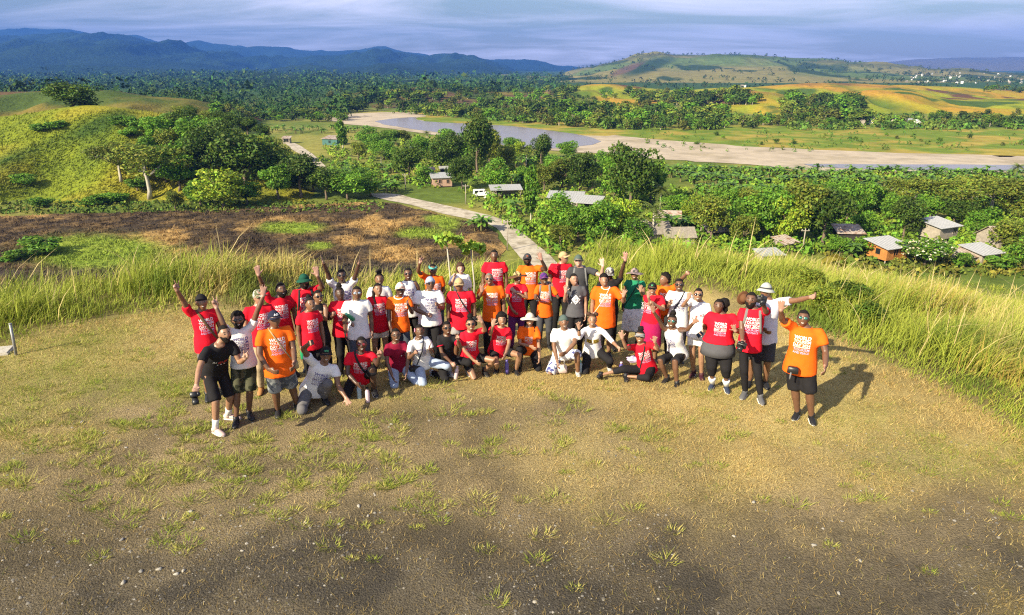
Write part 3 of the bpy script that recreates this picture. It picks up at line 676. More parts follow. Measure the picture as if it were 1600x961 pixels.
def tree(p, w, h, kind, where, label=None):
    tree_n[0] += 1; u = UT[kind][tree_n[0] % len(UT[kind])]
    lab = label or (TLAB[kind] + ' ' + where)
    root = obj(TNAME[kind], None, loc=p, rotz=tree_n[0] * 2.399, scale=(w, w, h), label=lab, cat='bush' if kind == 'bush' else 'tree', group=lab[:70])
    root.empty_display_size = 0.2
    obj('trunk', u[0], root); obj('crown', u[1], root)
    return root
VILLAGE = 'among the houses of the valley village'; HILLFOOT = 'at the foot of the grassy hill'; FIELD = 'beside the burnt field'
TREES = [  # px, base py, width px, height px, kind, where
    (235, 312, 118, 84, 'umbrella', HILLFOOT), (190, 285, 80, 60, 'umbrella', HILLFOOT), (300, 262, 80, 74, 'green', HILLFOOT), (330, 290, 80, 88, 'broad', HILLFOOT), (385, 300, 110, 92, 'broad', HILLFOOT), (262, 285, 70, 60, 'green', HILLFOOT),
    (410, 275, 80, 62, 'umbrella', HILLFOOT), (350, 326, 92, 66, 'bright', HILLFOOT), (315, 322, 50, 40, 'green', HILLFOOT), (385, 322, 60, 40, 'green', HILLFOOT), (470, 309, 78, 66, 'broad', HILLFOOT), (435, 312, 60, 56, 'green', HILLFOOT), (510, 312, 62, 50, 'broad', FIELD),
    (545, 312, 66, 44, 'green', FIELD), (578, 308, 56, 40, 'green', FIELD), (255, 225, 60, 44, 'green', HILLFOOT), (290, 220, 60, 46, 'broad', HILLFOOT), (330, 232, 60, 50, 'green', HILLFOOT), (215, 300, 40, 24, 'bush', HILLFOOT), (150, 322, 46, 18, 'bush', HILLFOOT), (65, 323, 40, 18, 'bush', HILLFOOT), (40, 290, 40, 20, 'bush', HILLFOOT),
    (72, 401, 66, 36, 'bush', FIELD), (30, 410, 50, 22, 'bush', FIELD), (275, 330, 36, 30, 'olive', HILLFOOT),
    (537, 236, 36, 42, 'slim', VILLAGE), (640, 283, 62, 56, 'broad', VILLAGE), (690, 268, 64, 50, 'broad', VILLAGE), (745, 276, 62, 92, 'broad', VILLAGE), (722, 296, 50, 50, 'broad', VILLAGE), (772, 298, 52, 50, 'green', VILLAGE), (700, 234, 40, 34, 'green', VILLAGE), (712, 262, 50, 52, 'broad', VILLAGE), (765, 262, 50, 56, 'olive', VILLAGE),
    (668, 290, 40, 30, 'green', VILLAGE), (818, 290, 36, 30, 'green', VILLAGE), (845, 262, 42, 50, 'broad', VILLAGE), (885, 250, 40, 30, 'green', VILLAGE), (878, 296, 60, 46, 'olive', VILLAGE), (905, 300, 54, 60, 'broad', VILLAGE), (850, 300, 44, 40, 'olive', VILLAGE), (830, 352, 46, 82, 'slim', VILLAGE), (925, 300, 40, 44, 'broad', VILLAGE),
    (985, 330, 92, 100, 'broad', VILLAGE), (960, 318, 60, 76, 'green', VILLAGE), (1015, 318, 56, 66, 'green', VILLAGE), (868, 366, 72, 64, 'green', VILLAGE), (905, 378, 66, 60, 'green', VILLAGE), (875, 386, 50, 34, 'olive', VILLAGE), (945, 376, 68, 66, 'green', VILLAGE), (972, 362, 60, 56, 'bright', VILLAGE), (935, 384, 40, 30, 'bush', VILLAGE), (995, 382, 56, 42, 'green', VILLAGE),
    (1110, 376, 66, 70, 'olive', VILLAGE), (1150, 372, 60, 60, 'green', VILLAGE), (1190, 378, 86, 82, 'green', VILLAGE), (1160, 384, 50, 46, 'olive', VILLAGE), (1225, 382, 60, 80, 'bright', VILLAGE), (1250, 376, 92, 90, 'olive', VILLAGE), (1210, 350, 70, 60, 'green', VILLAGE), (1285, 384, 92, 84, 'broad', VILLAGE), (1320, 350, 56, 70, 'green', VILLAGE), (1262, 340, 90, 56, 'green', VILLAGE), (1352, 340, 46, 50, 'slim', VILLAGE),
    (1410, 374, 58, 66, 'broad', VILLAGE), (1395, 352, 46, 50, 'green', VILLAGE), (1425, 336, 90, 58, 'umbrella', VILLAGE), (1495, 340, 110, 62, 'umbrella', VILLAGE), (1545, 335, 80, 60, 'umbrella', VILLAGE), (1490, 350, 60, 40, 'broad', VILLAGE), (1585, 345, 80, 62, 'olive', VILLAGE), (1575, 400, 66, 56, 'olive', VILLAGE), (1600, 420, 70, 60, 'green', VILLAGE), (1610, 380, 70, 60, 'umbrella', VILLAGE),
    (1445, 416, 86, 54, 'flower', VILLAGE), (1505, 418, 40, 26, 'bush', VILLAGE), (1345, 402, 56, 34, 'bush', VILLAGE), (1310, 402, 40, 34, 'green', VILLAGE), (1560, 424, 50, 30, 'bush', VILLAGE), (1540, 350, 50, 30, 'bush', VILLAGE),
    (585, 240, 40, 30, 'green', VILLAGE), (610, 226, 36, 24, 'green', VILLAGE), (560, 250, 30, 26, 'olive', VILLAGE), (800, 240, 36, 26, 'green', VILLAGE), (630, 225, 30, 20, 'olive', VILLAGE),
    (280, 300, 70, 60, 'green', HILLFOOT), (345, 262, 80, 70, 'broad', HILLFOOT), (365, 284, 70, 64, 'green', HILLFOOT), (425, 296, 70, 60, 'broad', HILLFOOT), (310, 240, 66, 50, 'green', HILLFOOT), (450, 290, 60, 46, 'green', HILLFOOT), (490, 300, 56, 44, 'bright', HILLFOOT),
    (240, 260, 60, 44, 'green', HILLFOOT), (268, 250, 56, 46, 'olive', HILLFOOT), (530, 300, 50, 36, 'green', FIELD), (560, 296, 50, 34, 'green', FIELD), (600, 250, 44, 30, 'green', VILLAGE), (628, 262, 40, 30, 'green', VILLAGE), (575, 226, 44, 26, 'green', VILLAGE), (660, 248, 44, 36, 'green', VILLAGE),
    (730, 250, 44, 44, 'green', VILLAGE), (790, 268, 44, 40, 'olive', VILLAGE), (815, 250, 40, 30, 'bright', VILLAGE), (865, 282, 50, 40, 'green', VILLAGE), (940, 276, 44, 40, 'green', VILLAGE), (1050, 342, 50, 40, 'green', VILLAGE), (1085, 350, 50, 46, 'bright', VILLAGE), (1130, 340, 60, 50, 'green', VILLAGE),
    (1170, 346, 56, 50, 'olive', VILLAGE), (1300, 330, 60, 50, 'green', VILLAGE), (1375, 336, 56, 44, 'green', VILLAGE), (1450, 345, 56, 40, 'green', VILLAGE), (1525, 366, 50, 34, 'green', VILLAGE), (1345, 372, 46, 44, 'green', VILLAGE)]
TREES = [t for t in TREES if t[2] > 0]
LANDMARKS = [(690, 285, 'near the small pinkish house'), (520, 225, 'near the teal walled shack'), (650, 240, 'near the house with pale flat roof'), (752, 305, 'near the white van'), (790, 320, 'near the long open shed'), (884, 320, 'near the long pale roofed shed'), (920, 330, 'near the broad open shed'), (845, 370, 'beside the road bend'),
    (1022, 372, 'near the thatched huts'), (1120, 372, 'near the low dark shed'), (1383, 400, 'near the orange timber house'), (1462, 372, 'near the grey walled house'), (1530, 405, 'near the bright white roof'), (1552, 385, 'near the weathered plank house'), (1205, 400, 'near the white tin roof by the grass'), (1322, 375, 'near the dark hut behind the orange house'),
    (1200, 330, 'below the banana plantation'), (1420, 325, 'at the lower edge of the banana plantation'), (985, 300, 'between the plantation and the thatched huts'), (850, 255, 'close to the river bank'), (720, 240, 'in the gardens before the river'), (610, 230, 'in the gardens by the river bend'), (560, 300, 'where the road meets the burnt field'), (470, 300, 'by the hill foot road'),
    (350, 310, 'above the burnt field'), (240, 300, 'on the lower hill slope'), (300, 235, 'in the hill gully'), (80, 310, 'on the open side of the grassy hill'), (60, 400, 'inside the burnt field')]
pts_ = gpt_many([(t[0], t[1]) for t in TREES], 60, 600, 500)
for t, p in zip(TREES, pts_):
    sc_ = FPX / (p[1] * CP - (p[2] - CAMZ) * SP)
    kind = t[4]; lab = None
    q_ = min(LANDMARKS, key=lambda L_: ((L_[0] - t[0]) / 1.0) ** 2 + ((L_[1] - t[1]) * 1.6) ** 2)
    lab = ('tall ' if t[3] > 74 else ('small ' if t[3] < 38 and kind != 'bush' else '')) + TLAB[kind] + ' ' + q_[2]
    if kind == 'flower': lab = 'bushy tree dotted with cream flowers between the small houses'
    if kind == 'slim' and t[0] == 830: lab = 'tall slender green tree standing by the road bend'
    if t[0] == 72: lab = 'spreading green bush on the grass patch inside the burnt field'
    tree(p, t[2] / sc_ * 1.12, t[3] / sc_ * 1.12, kind, t[5], lab)
# the round tree on the crest and others along the ridge behind
p = at(115, 178, 226); p[2] = float(near_f(np.array(p[0]), np.array(p[1]))) - 3.0
tree(p, 19, 11.5, 'broad', '', 'big round dark tree alone on the crest of the grassy hill')
for x, y, w, h in ((282, 181, 7, 5), (302, 186, 8, 6), (322, 191, 7, 5), (342, 194, 8, 6), (362, 200, 9, 6.5), (388, 214, 10, 7), (352, 185, 8, 6), (410, 226, 8, 6)):
    p = at(x, y + 4, 236); p[2] = float(near_f(np.array(p[0]), np.array(p[1]))) - 0.3; tree(p, w, h, 'broad' if w != 7 else 'olive', 'along the shoulder of the grassy hill')

SLOPE = 'growing in the long grass of the slope'
for i_, (x, y, Y_, w, h) in enumerate(((1292, 470, 13.5, 1.1, .7), (1325, 478, 14.2, 1.2, .75), (1262, 446, 15.5, 1.0, .7), (1360, 500, 12.8, .9, .6),
        (720, 418, 16, 1.1, .8))):
    q = at(x, y, Y_); q[2] = float(near_h(np.array(q[0]), np.array(q[1]))) - .05
    tree(q, w, h, 'broad' if i_ % 2 else 'olive', '', ('dark leaved shrub ' if i_ % 2 else 'olive leaved shrub ') + (SLOPE if x > 1000 else 'in the long grass behind the group'))
for x, y, w, h in ((72, 205, 34, 14), (92, 200, 30, 12), (60, 205, 26, 12), (190, 196, 34, 16), (215, 200, 34, 18), (240, 205, 40, 22), (205, 215, 34, 16), (265, 200, 40, 22), (290, 206, 40, 24), (230, 232, 34, 18), (180, 316, 46, 16)):
    q = gpt_many([(x, y)], 120, 300, 300)[0]; sc_ = FPX / (q[1] * CP - (q[2] - CAMZ) * SP); q[2] -= .3
    tree(q, w / sc_ * 1.2, h / sc_ * 1.3, 'bush', '', 'low dark bush spreading over the grassy hill')
# --- banana plants, palms
ban_mat = mat('banana_leaf', (0.09, 0.15, 0.025), 0.45, attr='Col', spec=0.4, trans=0.3, rnd=0.2)
def banana_mesh(seed, yellow=0.0):
    r = np.random.default_rng(seed); V = []; F = []; C = []
    def strip(pts, wid, side, col):
        b = len(V)
        for p, w in zip(pts, wid):
            for s in (-1, 0, 1):
                V.append(p + side * w * s + np.array([0, 0, 0.10 * w * abs(s)])); C.append(np.array(col) * r.uniform(0.85, 1.15))
        for i in range(len(pts) - 1):
            for s in range(2): a = b + i * 3 + s; F.append((a, a + 1, a + 4, a + 3))
    for st in range(int(r.integers(2, 4))):
        ox, oy = r.normal(0, 0.5, 2) * (st > 0); h = r.uniform(1.5, 2.3) * (1 if st == 0 else 0.75)
        b = len(V)
        for z, rr in ((-0.1, 0.16), (h * 0.5, 0.13), (h, 0.09)):
            for k in range(6): V.append(np.array([ox + rr * math.cos(k * 1.047), oy + rr * math.sin(k * 1.047), z])); C.append(np.array([0.22, 0.2, 0.07]))
        for i in range(2):
            for k in range(6): F.append((b + i * 6 + k, b + i * 6 + (k + 1) % 6, b + (i + 1) * 6 + (k + 1) % 6, b + (i + 1) * 6 + k))
        for j in range(8):
            a = j * 0.85 + r.uniform(-0.3, 0.3); L = r.uniform(1.5, 2.3) * (1 if st == 0 else 0.8); e = r.uniform(0.45, 1.25)
            dr = np.array([math.cos(a), math.sin(a), 0]); side = np.array([-math.sin(a), math.cos(a), 0]); pts = []
            for q in np.linspace(0.05, 1, 5):
                pts.append(np.array([ox, oy, h]) + dr * L * q * math.cos(e * (1 - 0.5 * q)) + np.array([0, 0, L * (math.sin(e) * q - (0.55 + 0.3 * (1.2 - e)) * q * q)]))
            base = np.array((0.13, 0.25, 0.028)) if r.random() > yellow else np.array((0.30, 0.24, 0.03))
            strip(pts, [0.06, 0.26, 0.33, 0.26, 0.05], side, base * r.uniform(0.75, 1.3))
    return mesh_np('banana', np.array(V), F, [ban_mat], False, np.array(C))
BAN = [banana_mesh(s) for s in (1, 2, 3, 4)]
def banana(p, s, where, name='banana_plant'):
    tree_n[0] += 1
    return obj(name, BAN[tree_n[0] % 4], loc=p, rotz=tree_n[0] * 1.9, scale=s, label='broad leaved banana plant ' + where, cat='banana plant', group=('banana plants ' + where)[:60])
def spread(px0, px1, py0, py1, n, seed, skew=None):
    r = np.random.default_rng(seed); pts = []
    for i in range(n):
        q = (i + r.random()) / n; x = px0 + (px1 - px0) * q; y = r.uniform(py0, py1)
        if skew: y += skew * q
        pts.append((x, y))
    return pts
for (a, where) in ((spread(1040, 1600, 270, 278, 72, 1, 6), 'in the plantation rows below the gravel bar'), (spread(1060, 1600, 281, 292, 58, 2, 6), 'in the plantation rows below the gravel bar'), (spread(1090, 1370, 298, 318, 26, 3), 'in the gardens of the village'),
                   (spread(525, 620, 262, 302, 16, 4), 'in the gardens of the village'), (spread(420, 590, 203, 209, 26, 5), 'in the far rows by the river flats'), (spread(590, 800, 222, 248, 34, 6, 10), 'in the gardens of the village'),
                   (spread(800, 960, 250, 262, 18, 7), 'in the gardens of the village'), (spread(775, 835, 275, 310, 7, 8), 'in the gardens of the village'), (spread(1030, 1110, 335, 366, 12, 9), 'in the gardens of the village'), (spread(1380, 1600, 296, 320, 18, 10), 'in the gardens of the village')):
    for i, (x, y) in enumerate(a):
        p = gp(x, y, VAL); banana(p, 1.0 + 0.35 * vnoise(np.array(i * 1.7), np.array(x)), where)
for x, y, s in ((742, 362, 1.25), (752, 364, 1.3), (760, 358, 1.1), (618, 300, 1.2), (797, 332, 1.2), (806, 336, 1.2), (788, 330, 1.0), (545, 282, 1.3), (532, 286, 1.2), (1330, 408, 1.1)):
    banana(gp(x, y, VAL), s, 'beside the gravel road' if x < 900 and x > 600 else 'in the gardens of the village')
def palm_mesh(seed, yellow=False):
    r = np.random.default_rng(seed); tb = MB()
    tb.tube([(0, 0, -0.2), (0.1, 0, 2.5), (0.05, 0.1, 5.2)], [0.2, 0.15, 0.12], 7)
    V = []; F = []; C = []
    for j in range(17):
        a = j * 2.4 + r.uniform(-0.2, 0.2); e = 1.25 - 1.6 * (j / 17); L = r.uniform(2.4, 3.1); dr = np.array([math.cos(a), math.sin(a), 0]); sd_ = np.array([-dr[1], dr[0], 0])
        col = np.array((0.30, 0.24, 0.035) if yellow else (0.10, 0.13, 0.022)) * r.uniform(0.7, 1.25)
        pr = [np.array([0.05, 0.1, 5.2]) + dr * L * q * math.cos(e * (1 - 0.6 * q)) + np.array([0, 0, L * (math.sin(e) * q - 0.55 * q * q)]) for q in np.linspace(0, 1, 9)]
        for i in range(8):
            for s in (-1, 1):
                b = len(V); w = 0.75 * math.sin(math.pi * (0.12 + 0.85 * i / 8))
                V += [pr[i], pr[i + 1], pr[i] * 0.35 + pr[i + 1] * 0.65 + sd_ * s * w + dr * 0.25 - np.array([0, 0, 0.25 * w])]; C += [col] * 3; F.append((b, b + 1, b + 2))
    return tb.mesh('palm_trunk', [bark_pale]), mesh_np('palm_crown', np.array(V), np.array(F), [leaf_mat], False, np.array(C))
PALM = palm_mesh(3); PALMY = palm_mesh(5, True)
for x, y, s, pm, lab in ((1018, 378, 1.25, PALM, 'coconut palm beside the thatched huts'), (1030, 335, 1.1, PALM, 'coconut palm behind the large dark tree'), (762, 258, 0.9, PALMY, 'yellowing palm beside the tall dark tree'), (775, 288, 0.9, PALMY, 'yellowing palm near the white van'),
                         (822, 262, 1.0, PALM, 'coconut palm near the river bank'), (596, 262, 0.9, PALM, 'coconut palm among the banana gardens'), (668, 225, 0.9, PALM, 'coconut palm near the pale flat roof'), (1585, 290, 1.0, PALM, 'coconut palm at the far end of the plantation')):
    root = obj('palm_tree', None, loc=gp(x, y, VAL), rotz=x, scale=s, label=lab, cat='palm tree'); obj('trunk', pm[0], root); obj('crown', pm[1], root)
# papayas on the near slope behind the group
def papaya(px, py_top, py_base, Y, lab):
    top = at(px, py_top, Y); z = float(near_h(np.array(top[0]), np.array(Y))); root = obj('papaya_tree', None, loc=(top[0], Y, z), label=lab, cat='tree')
    h = top[2] - z; b = MB(); b.tube([(0, 0, -0.1), (0.03, 0, h * 0.5), (-0.04, 0, h)], [0.022, 0.018, 0.014], 7); obj('trunk', b.mesh('trunk', [bark_pale]), root)
    V, F, C = leafcloud([(math.cos(a) * 0.22, math.sin(a) * 0.22, h - 0.02 + 0.08 * math.sin(a * 3), 0.11) for a in np.linspace(0, 6, 7)] + [(0, 0, h + 0.10, 0.10)], 150, 0.085, (0.20, 0.32, 0.04), int(px), shell=0.2)
    obj('crown', mesh_np('crown', V, F, [leaf_mat], False, C), root)
papaya(700, 372, 440, 14.6, 'young papaya tree with a bare thin trunk behind the group'); papaya(738, 385, 440, 15.2, 'leaning papaya sapling with pale leaves behind the tall red shirted man')

# --- riverside and hill woods: single trees in far view
def far_tree_mesh(seed, base, n=330, tall=False):
    bl = blobs_round(seed, 10, 0.40, 0.46, 0.42 if not tall else 0.56, 0.21)
    V, F, C = leafcloud(bl, n, 0.070, base, seed, shell=0.5)
    tb = MB(); tb.tube([(0, 0, -0.1), (0.01, 0, 0.3), (0, 0, 0.6)], [0.03, 0.025, 0.015], 5)
    V = np.concatenate([V, np.array(tb.v)]); F = [tuple(f) for f in F] + [tuple(i + len(C) for i in f) for f in tb.f]
    C = np.concatenate([C, np.repeat(np.array([[0.30, 0.26, 0.2]]), len(tb.v), 0)])
    return mesh_np('far_tree', V, F, [leaf_far], False, C)
FT = [far_tree_mesh(200 + i, c, tall=(i == 3)) for i, c in enumerate((DARK, (0.06, 0.11, 0.016), (0.045, 0.085, 0.015), MID, (0.09, 0.115, 0.02), (0.11, 0.16, 0.02)))]
def far_trees(pts, h0, h1, where, seed, y0=150, y1=2500):
    r = np.random.default_rng(seed); P = gpt_many(pts, y0, y1, 500)
    for i, p in enumerate(P):
        h = r.uniform(h0, h1) * .82; w = h * r.uniform(1.0, 1.8)
        obj('riverside_tree' if 'river bank' in where else ('hill_tree' if 'golden' in where else 'woodland_tree'), FT[int(r.integers(6))], loc=(p[0], p[1], p[2] - 0.2), rotz=r.uniform(0, 6), scale=(w, w, h), label='small round green tree ' + where, cat='tree', group=('trees ' + where)[:60])
BANKY = lambda x: np.interp(x, [560, 650, 700, 750, 800, 900, 950, 1100, 1600], [177, 181, 186, 189, 193, 200, 204, 205, 205])
far_trees([(x, BANKY(x) - 1 - 10 * q) for x, q in zip(np.linspace(640, 1120, 110), np.random.default_rng(21).random(110))], 7, 11, 'along the far river bank', 1)
far_trees(spread(1100, 1600, 190, 202, 60, 22), 5, 10, 'along the far river bank', 2)
far_trees(spread(800, 1130, 168, 186, 80, 23, 10), 9, 15, 'along the far river bank', 3)
far_trees(spread(1228, 1345, 156, 198, 80, 24), 8, 14, 'in the gully of the golden hills', 4)
far_trees(spread(985, 1180, 150, 166, 60, 25), 8, 16, 'on the saddle of the golden hills', 5)
far_trees(spread(1450, 1600, 180, 200, 34, 26), 4, 8, 'below the golden hills', 6)
far_trees(spread(850, 960, 150, 166, 18, 27), 6, 9, 'on the saddle of the golden hills', 7)
far_trees(spread(1060, 1600, 212, 228, 16, 28), 2, 4, 'below the golden hills', 8)
far_trees(spread(1540, 1600, 140, 146, 8, 29), 7, 10, 'on the saddle of the golden hills', 9)
far_trees(spread(520, 900, 142, 176, 110, 30), 8, 14, 'on the wooded hill beyond the river', 10)
far_trees(spread(330, 540, 172, 192, 60, 31), 6, 9, 'on the flats upstream beyond the river bend', 11)
# forest masses
def lumps(name, X, Y, w, per, size, base, seed, label):
    r = np.random.default_rng(seed); Z = terr(X, Y); n = len(X)
    i = np.repeat(np.arange(n), per); d = r.normal(size=(n * per, 3)); d /= np.linalg.norm(d, axis=1)[:, None]; d[:, 2] = np.abs(d[:, 2])
    c = np.stack([X[i], Y[i], Z[i]], -1) + d * w[i][:, None] * np.array([0.55, 0.55, 0.85]) + np.array([0, 0, 1.0]) * (w[i] * 0.15)[:, None]
    nn = d + r.normal(size=d.shape) * 0.45; nn /= np.linalg.norm(nn, axis=1)[:, None]
    t = np.cross(nn, r.normal(size=d.shape)); t /= np.linalg.norm(t, axis=1)[:, None]; bt = np.cross(nn, t); s = (w[i] * size * r.uniform(0.6, 1.2, n * per))[:, None]
    V = np.stack([c - t * s, c + bt * s * 0.7, c + t * s, c - bt * s * 0.7], 1).reshape(-1, 3)
    tint = r.uniform(0.65, 1.4, n); col = np.array(base)[None] * (tint[i] * r.uniform(0.75, 1.25, n * per))[:, None]; col[:, 0] *= r.uniform(0.8, 1.5, n)[i]
    obj(name, mesh_np(name, V, np.arange(len(V)).reshape(-1, 4), [leaf_far], False, np.repeat(col, 4, 0)), kind='stuff', label=label, cat='forest')
r_ = np.random.default_rng(31); N = 9500
Y = np.exp(r_.uniform(math.log(450), math.log(2700), N)); k = r_.uniform(-1.0, 0.08, N)
k = np.where(Y > 1000, k, np.minimum(k, -0.02 - 0.22 * sstep(900, 560, Y)))
keep = fbm(k * 30, np.log(Y) * 9, 3, 3) > 0.36; Y, k = Y[keep], k[keep]
wf = r_.uniform(4, 8, len(Y)) * np.exp(r_.normal(0.1, 0.35, len(Y))) * (0.55 + Y / 3400); nf = Y < 950
lumps('valley_forest', (k * Y)[nf], Y[nf], wf[nf] * .9, 24, 0.15, (0.036, 0.084, 0.017), 34, 'dark green forest on the valley floor beyond the river bend')
lumps('far_forest', (k * Y)[~nf], Y[~nf], wf[~nf], 11, 0.23, (0.032, 0.076, 0.017), 32, 'green forest covering the far valley below the mountains')
N = 2600; Y = np.exp(r_.uniform(math.log(1050), math.log(3300), N)); k = r_.uniform(0.02, 1.0, N); keep = fbm(k * 16, np.log(Y) * 14, 5, 4) > 0.53; Y, k = Y[keep], k[keep]
lumps('hill_woods', k * Y, Y, r_.uniform(5, 9, len(Y)) * (0.6 + Y / 4000), 16, 0.24, (0.04, 0.075, 0.018), 33, 'scattered woods on the pale far hillside')
# undergrowth between the village trees
def bank_scrub():
    r = np.random.default_rng(61); pts = [(x, BANKY(x) - r.uniform(1, 22)) for x in r.uniform(600, 1640, 1500)] + [(r.uniform(1000, 1640), r.uniform(203, 238)) for _ in range(260)]
    P = gpt_many(pts, 250, 900, 260); w = r.uniform(1.5, 4.5, len(P)) * np.where(np.arange(len(P)) < 1500, 1, .45)
    keep = np.array([fbm(np.array(x * .02), np.array(y * .06), 9, 3) > .40 for x, y in pts]) ; lumps('bank_scrub', P[keep, 0], P[keep, 1], w[keep], 13, 0.26, (0.06, 0.12, 0.018), 62, 'bushy scrub along the far river bank')
bank_scrub()
def undergrowth():
    r = np.random.default_rng(41); N = 5200
    px = r.uniform(500, 1650, N); py = r.uniform(196, 402, N)
    keep = (py < np.interp(px, [500, 600, 760, 800, 860, 1650], [300, 296, 330, 360, 400, 402])) & (py > np.interp(px, [500, 560, 700, 800, 940, 1040, 1280, 1650], [206, 208, 224, 244, 252, 260, 274, 278]))
    lawnp = np.exp(-(((px - 690) / 70) ** 2 + ((py - 310) / 22) ** 2)) + np.exp(-(((px - 1060) / 30) ** 2 + ((py - 288) / 10) ** 2)) + np.exp(-(((px - 1460) / 60) ** 2 + ((py - 335) / 10) ** 2)) + np.exp(-(((px - 480) / 60) ** 2 + ((py - 218) / 12) ** 2))
    keep &= r.random(N) > lawnp * 1.3
    P = np.array([gp(x, y, VAL) for x, y in zip(px[keep], py[keep])])
    w = r.uniform(0.8, 2.2, len(P)) * (0.7 + P[:, 1] / 400)
    lumps('undergrowth', P[:, 0], P[:, 1], w, 20, 0.22, (0.105, 0.20, 0.020), 42, 'low green undergrowth filling the village gardens')
undergrowth()
def scrub(name, pxs, N, seed, base, label, smin, smax, Y0=60, Y1=300):
    r = np.random.default_rng(seed); pts = [(r.uniform(pxs[0], pxs[1]), r.uniform(pxs[2], pxs[3])) for _ in range(N)]
    P = gpt_many(pts, Y0, Y1, 160); lumps(name, P[:, 0], P[:, 1], r.uniform(smin, smax, len(P)), 9, 0.4, base, seed, label)
def hill_grass():
    r = np.random.default_rng(51); P = gpt_many([(r.uniform(-60, 470), r.uniform(172, 332)) for _ in range(8000)], 120, 300, 150); P = P[P[:, 2] > VAL + 0.5]
    per = 3; X = np.repeat(P[:, 0], per) + r.normal(0, .5, len(P) * per); Y = np.repeat(P[:, 1], per) + r.normal(0, .5, len(P) * per); Z = terr(X, Y); m = len(X)
    c = c_near(X, Y, Z) * r.uniform(0.9, 1.25, m)[:, None]
    V, F, C = blades(np.stack([X, Y, Z - .1], -1), r.uniform(0.35, 1.0, m), r.uniform(0.25, 0.55, m), r.normal(.3, .8, m), r.uniform(0.3, 0.9, m), c * .9, c * 1.1, 1)
    obj('hill_grass', mesh_np('hill_grass', V, F, [grass_mat], False, C), kind='stuff', label='tussocks of long grass on the grassy hill', cat='grass')
hill_grass()
scrub('slope_scrub', (1290, 1640, 392, 436), 420, 54, (0.13, 0.165, 0.025), 'low scrub at the foot of the grass slope', 0.5, 1.3, 30, 140)
scrub('field_edge_grass', (-40, 600, 318, 336), 700, 52, (0.10, 0.16, 0.025), 'fresh green grass along the edge of the burnt field', 0.5, 1.0)
def field_tufts():
    r = np.random.default_rng(53); N = 9000
    px = r.uniform(-60, 780, N); py = r.uniform(320, 446, N); P = np.array([gp(x, y, VAL) for x, y in zip(px, py)])
    ed = np.interp(px, [0, 250, 600, 690, 755, 780], [338, 331, 316, 337, 354, 400]); keep = py > ed + 2
    P = P[keep]; X, Y = P[:, 0], P[:, 1]; n = len(X); per = 7
    c = c_field(X, Y); X = np.repeat(X, per) + r.normal(0, 0.35, n * per); Y = np.repeat(Y, per) + r.normal(0, 0.35, n * per); c = np.repeat(c, per, 0) * r.uniform(0.7, 1.7, n * per)[:, None]
    m = len(X)
    V, F, C = blades(np.stack([X, Y, np.full(m, VAL + 0.05) + r.uniform(0, 0.3, m)], -1), r.uniform(0.3, 0.9, m), r.uniform(0.15, 0.4, m), r.uniform(-3.1, 3.1, m), r.uniform(0.3, 1.0, m), c * 0.8, c, 1)
    obj('field_tussocks', mesh_np('field_tussocks', V, F, [grass_mat], False, C), kind='stuff', label='scorched tussocks and green tufts across the burnt field', cat='grass')
field_tufts()

# ================================================================ BUILDINGS AND ROADSIDE THINGS
tin = mat('tin_roof', (0.38, 0.38, 0.37), 0.45, noise=0.15, nscale=1.5, metal=0.15, spec=0.4)
tin_old = mat('rusty_tin', (0.36, 0.30, 0.25), 0.7, noise=0.35, nscale=1.2, col2=(0.22, 0.12, 0.07), ramp=(0.5, 0.65))
thatch = mat('thatch', (0.25, 0.22, 0.18), 1.0, noise=0.4, nscale=3, bump=0.8, bscale=8, bdist=0.1)
wood_orange = mat('varnished_boards', (0.40, 0.17, 0.045), 0.6, noise=0.25, nscale=2)
wood_grey = mat('weathered_boards', (0.30, 0.26, 0.21), 0.9, noise=0.25, nscale=2)
plank_pink = mat('pinkish_walls', (0.42, 0.27, 0.20), 0.8, noise=0.15, nscale=2)
teal_wall = mat('teal_sheets', (0.05, 0.13, 0.12), 0.7, noise=0.2, nscale=2)
dark_pane = mat('dark_window', (0.015, 0.017, 0.02), 0.2, spec=0.5)
white_trim = mat('white_trim', (0.7, 0.68, 0.62), 0.7)
post_wood = mat('pole_wood', (0.30, 0.26, 0.21), 0.9, noise=0.2, nscale=4)
shade_in = mat('shaded_wall', (0.04, 0.035, 0.03), 0.9)  # near-black walls, with the shade indoors and under trees painted in
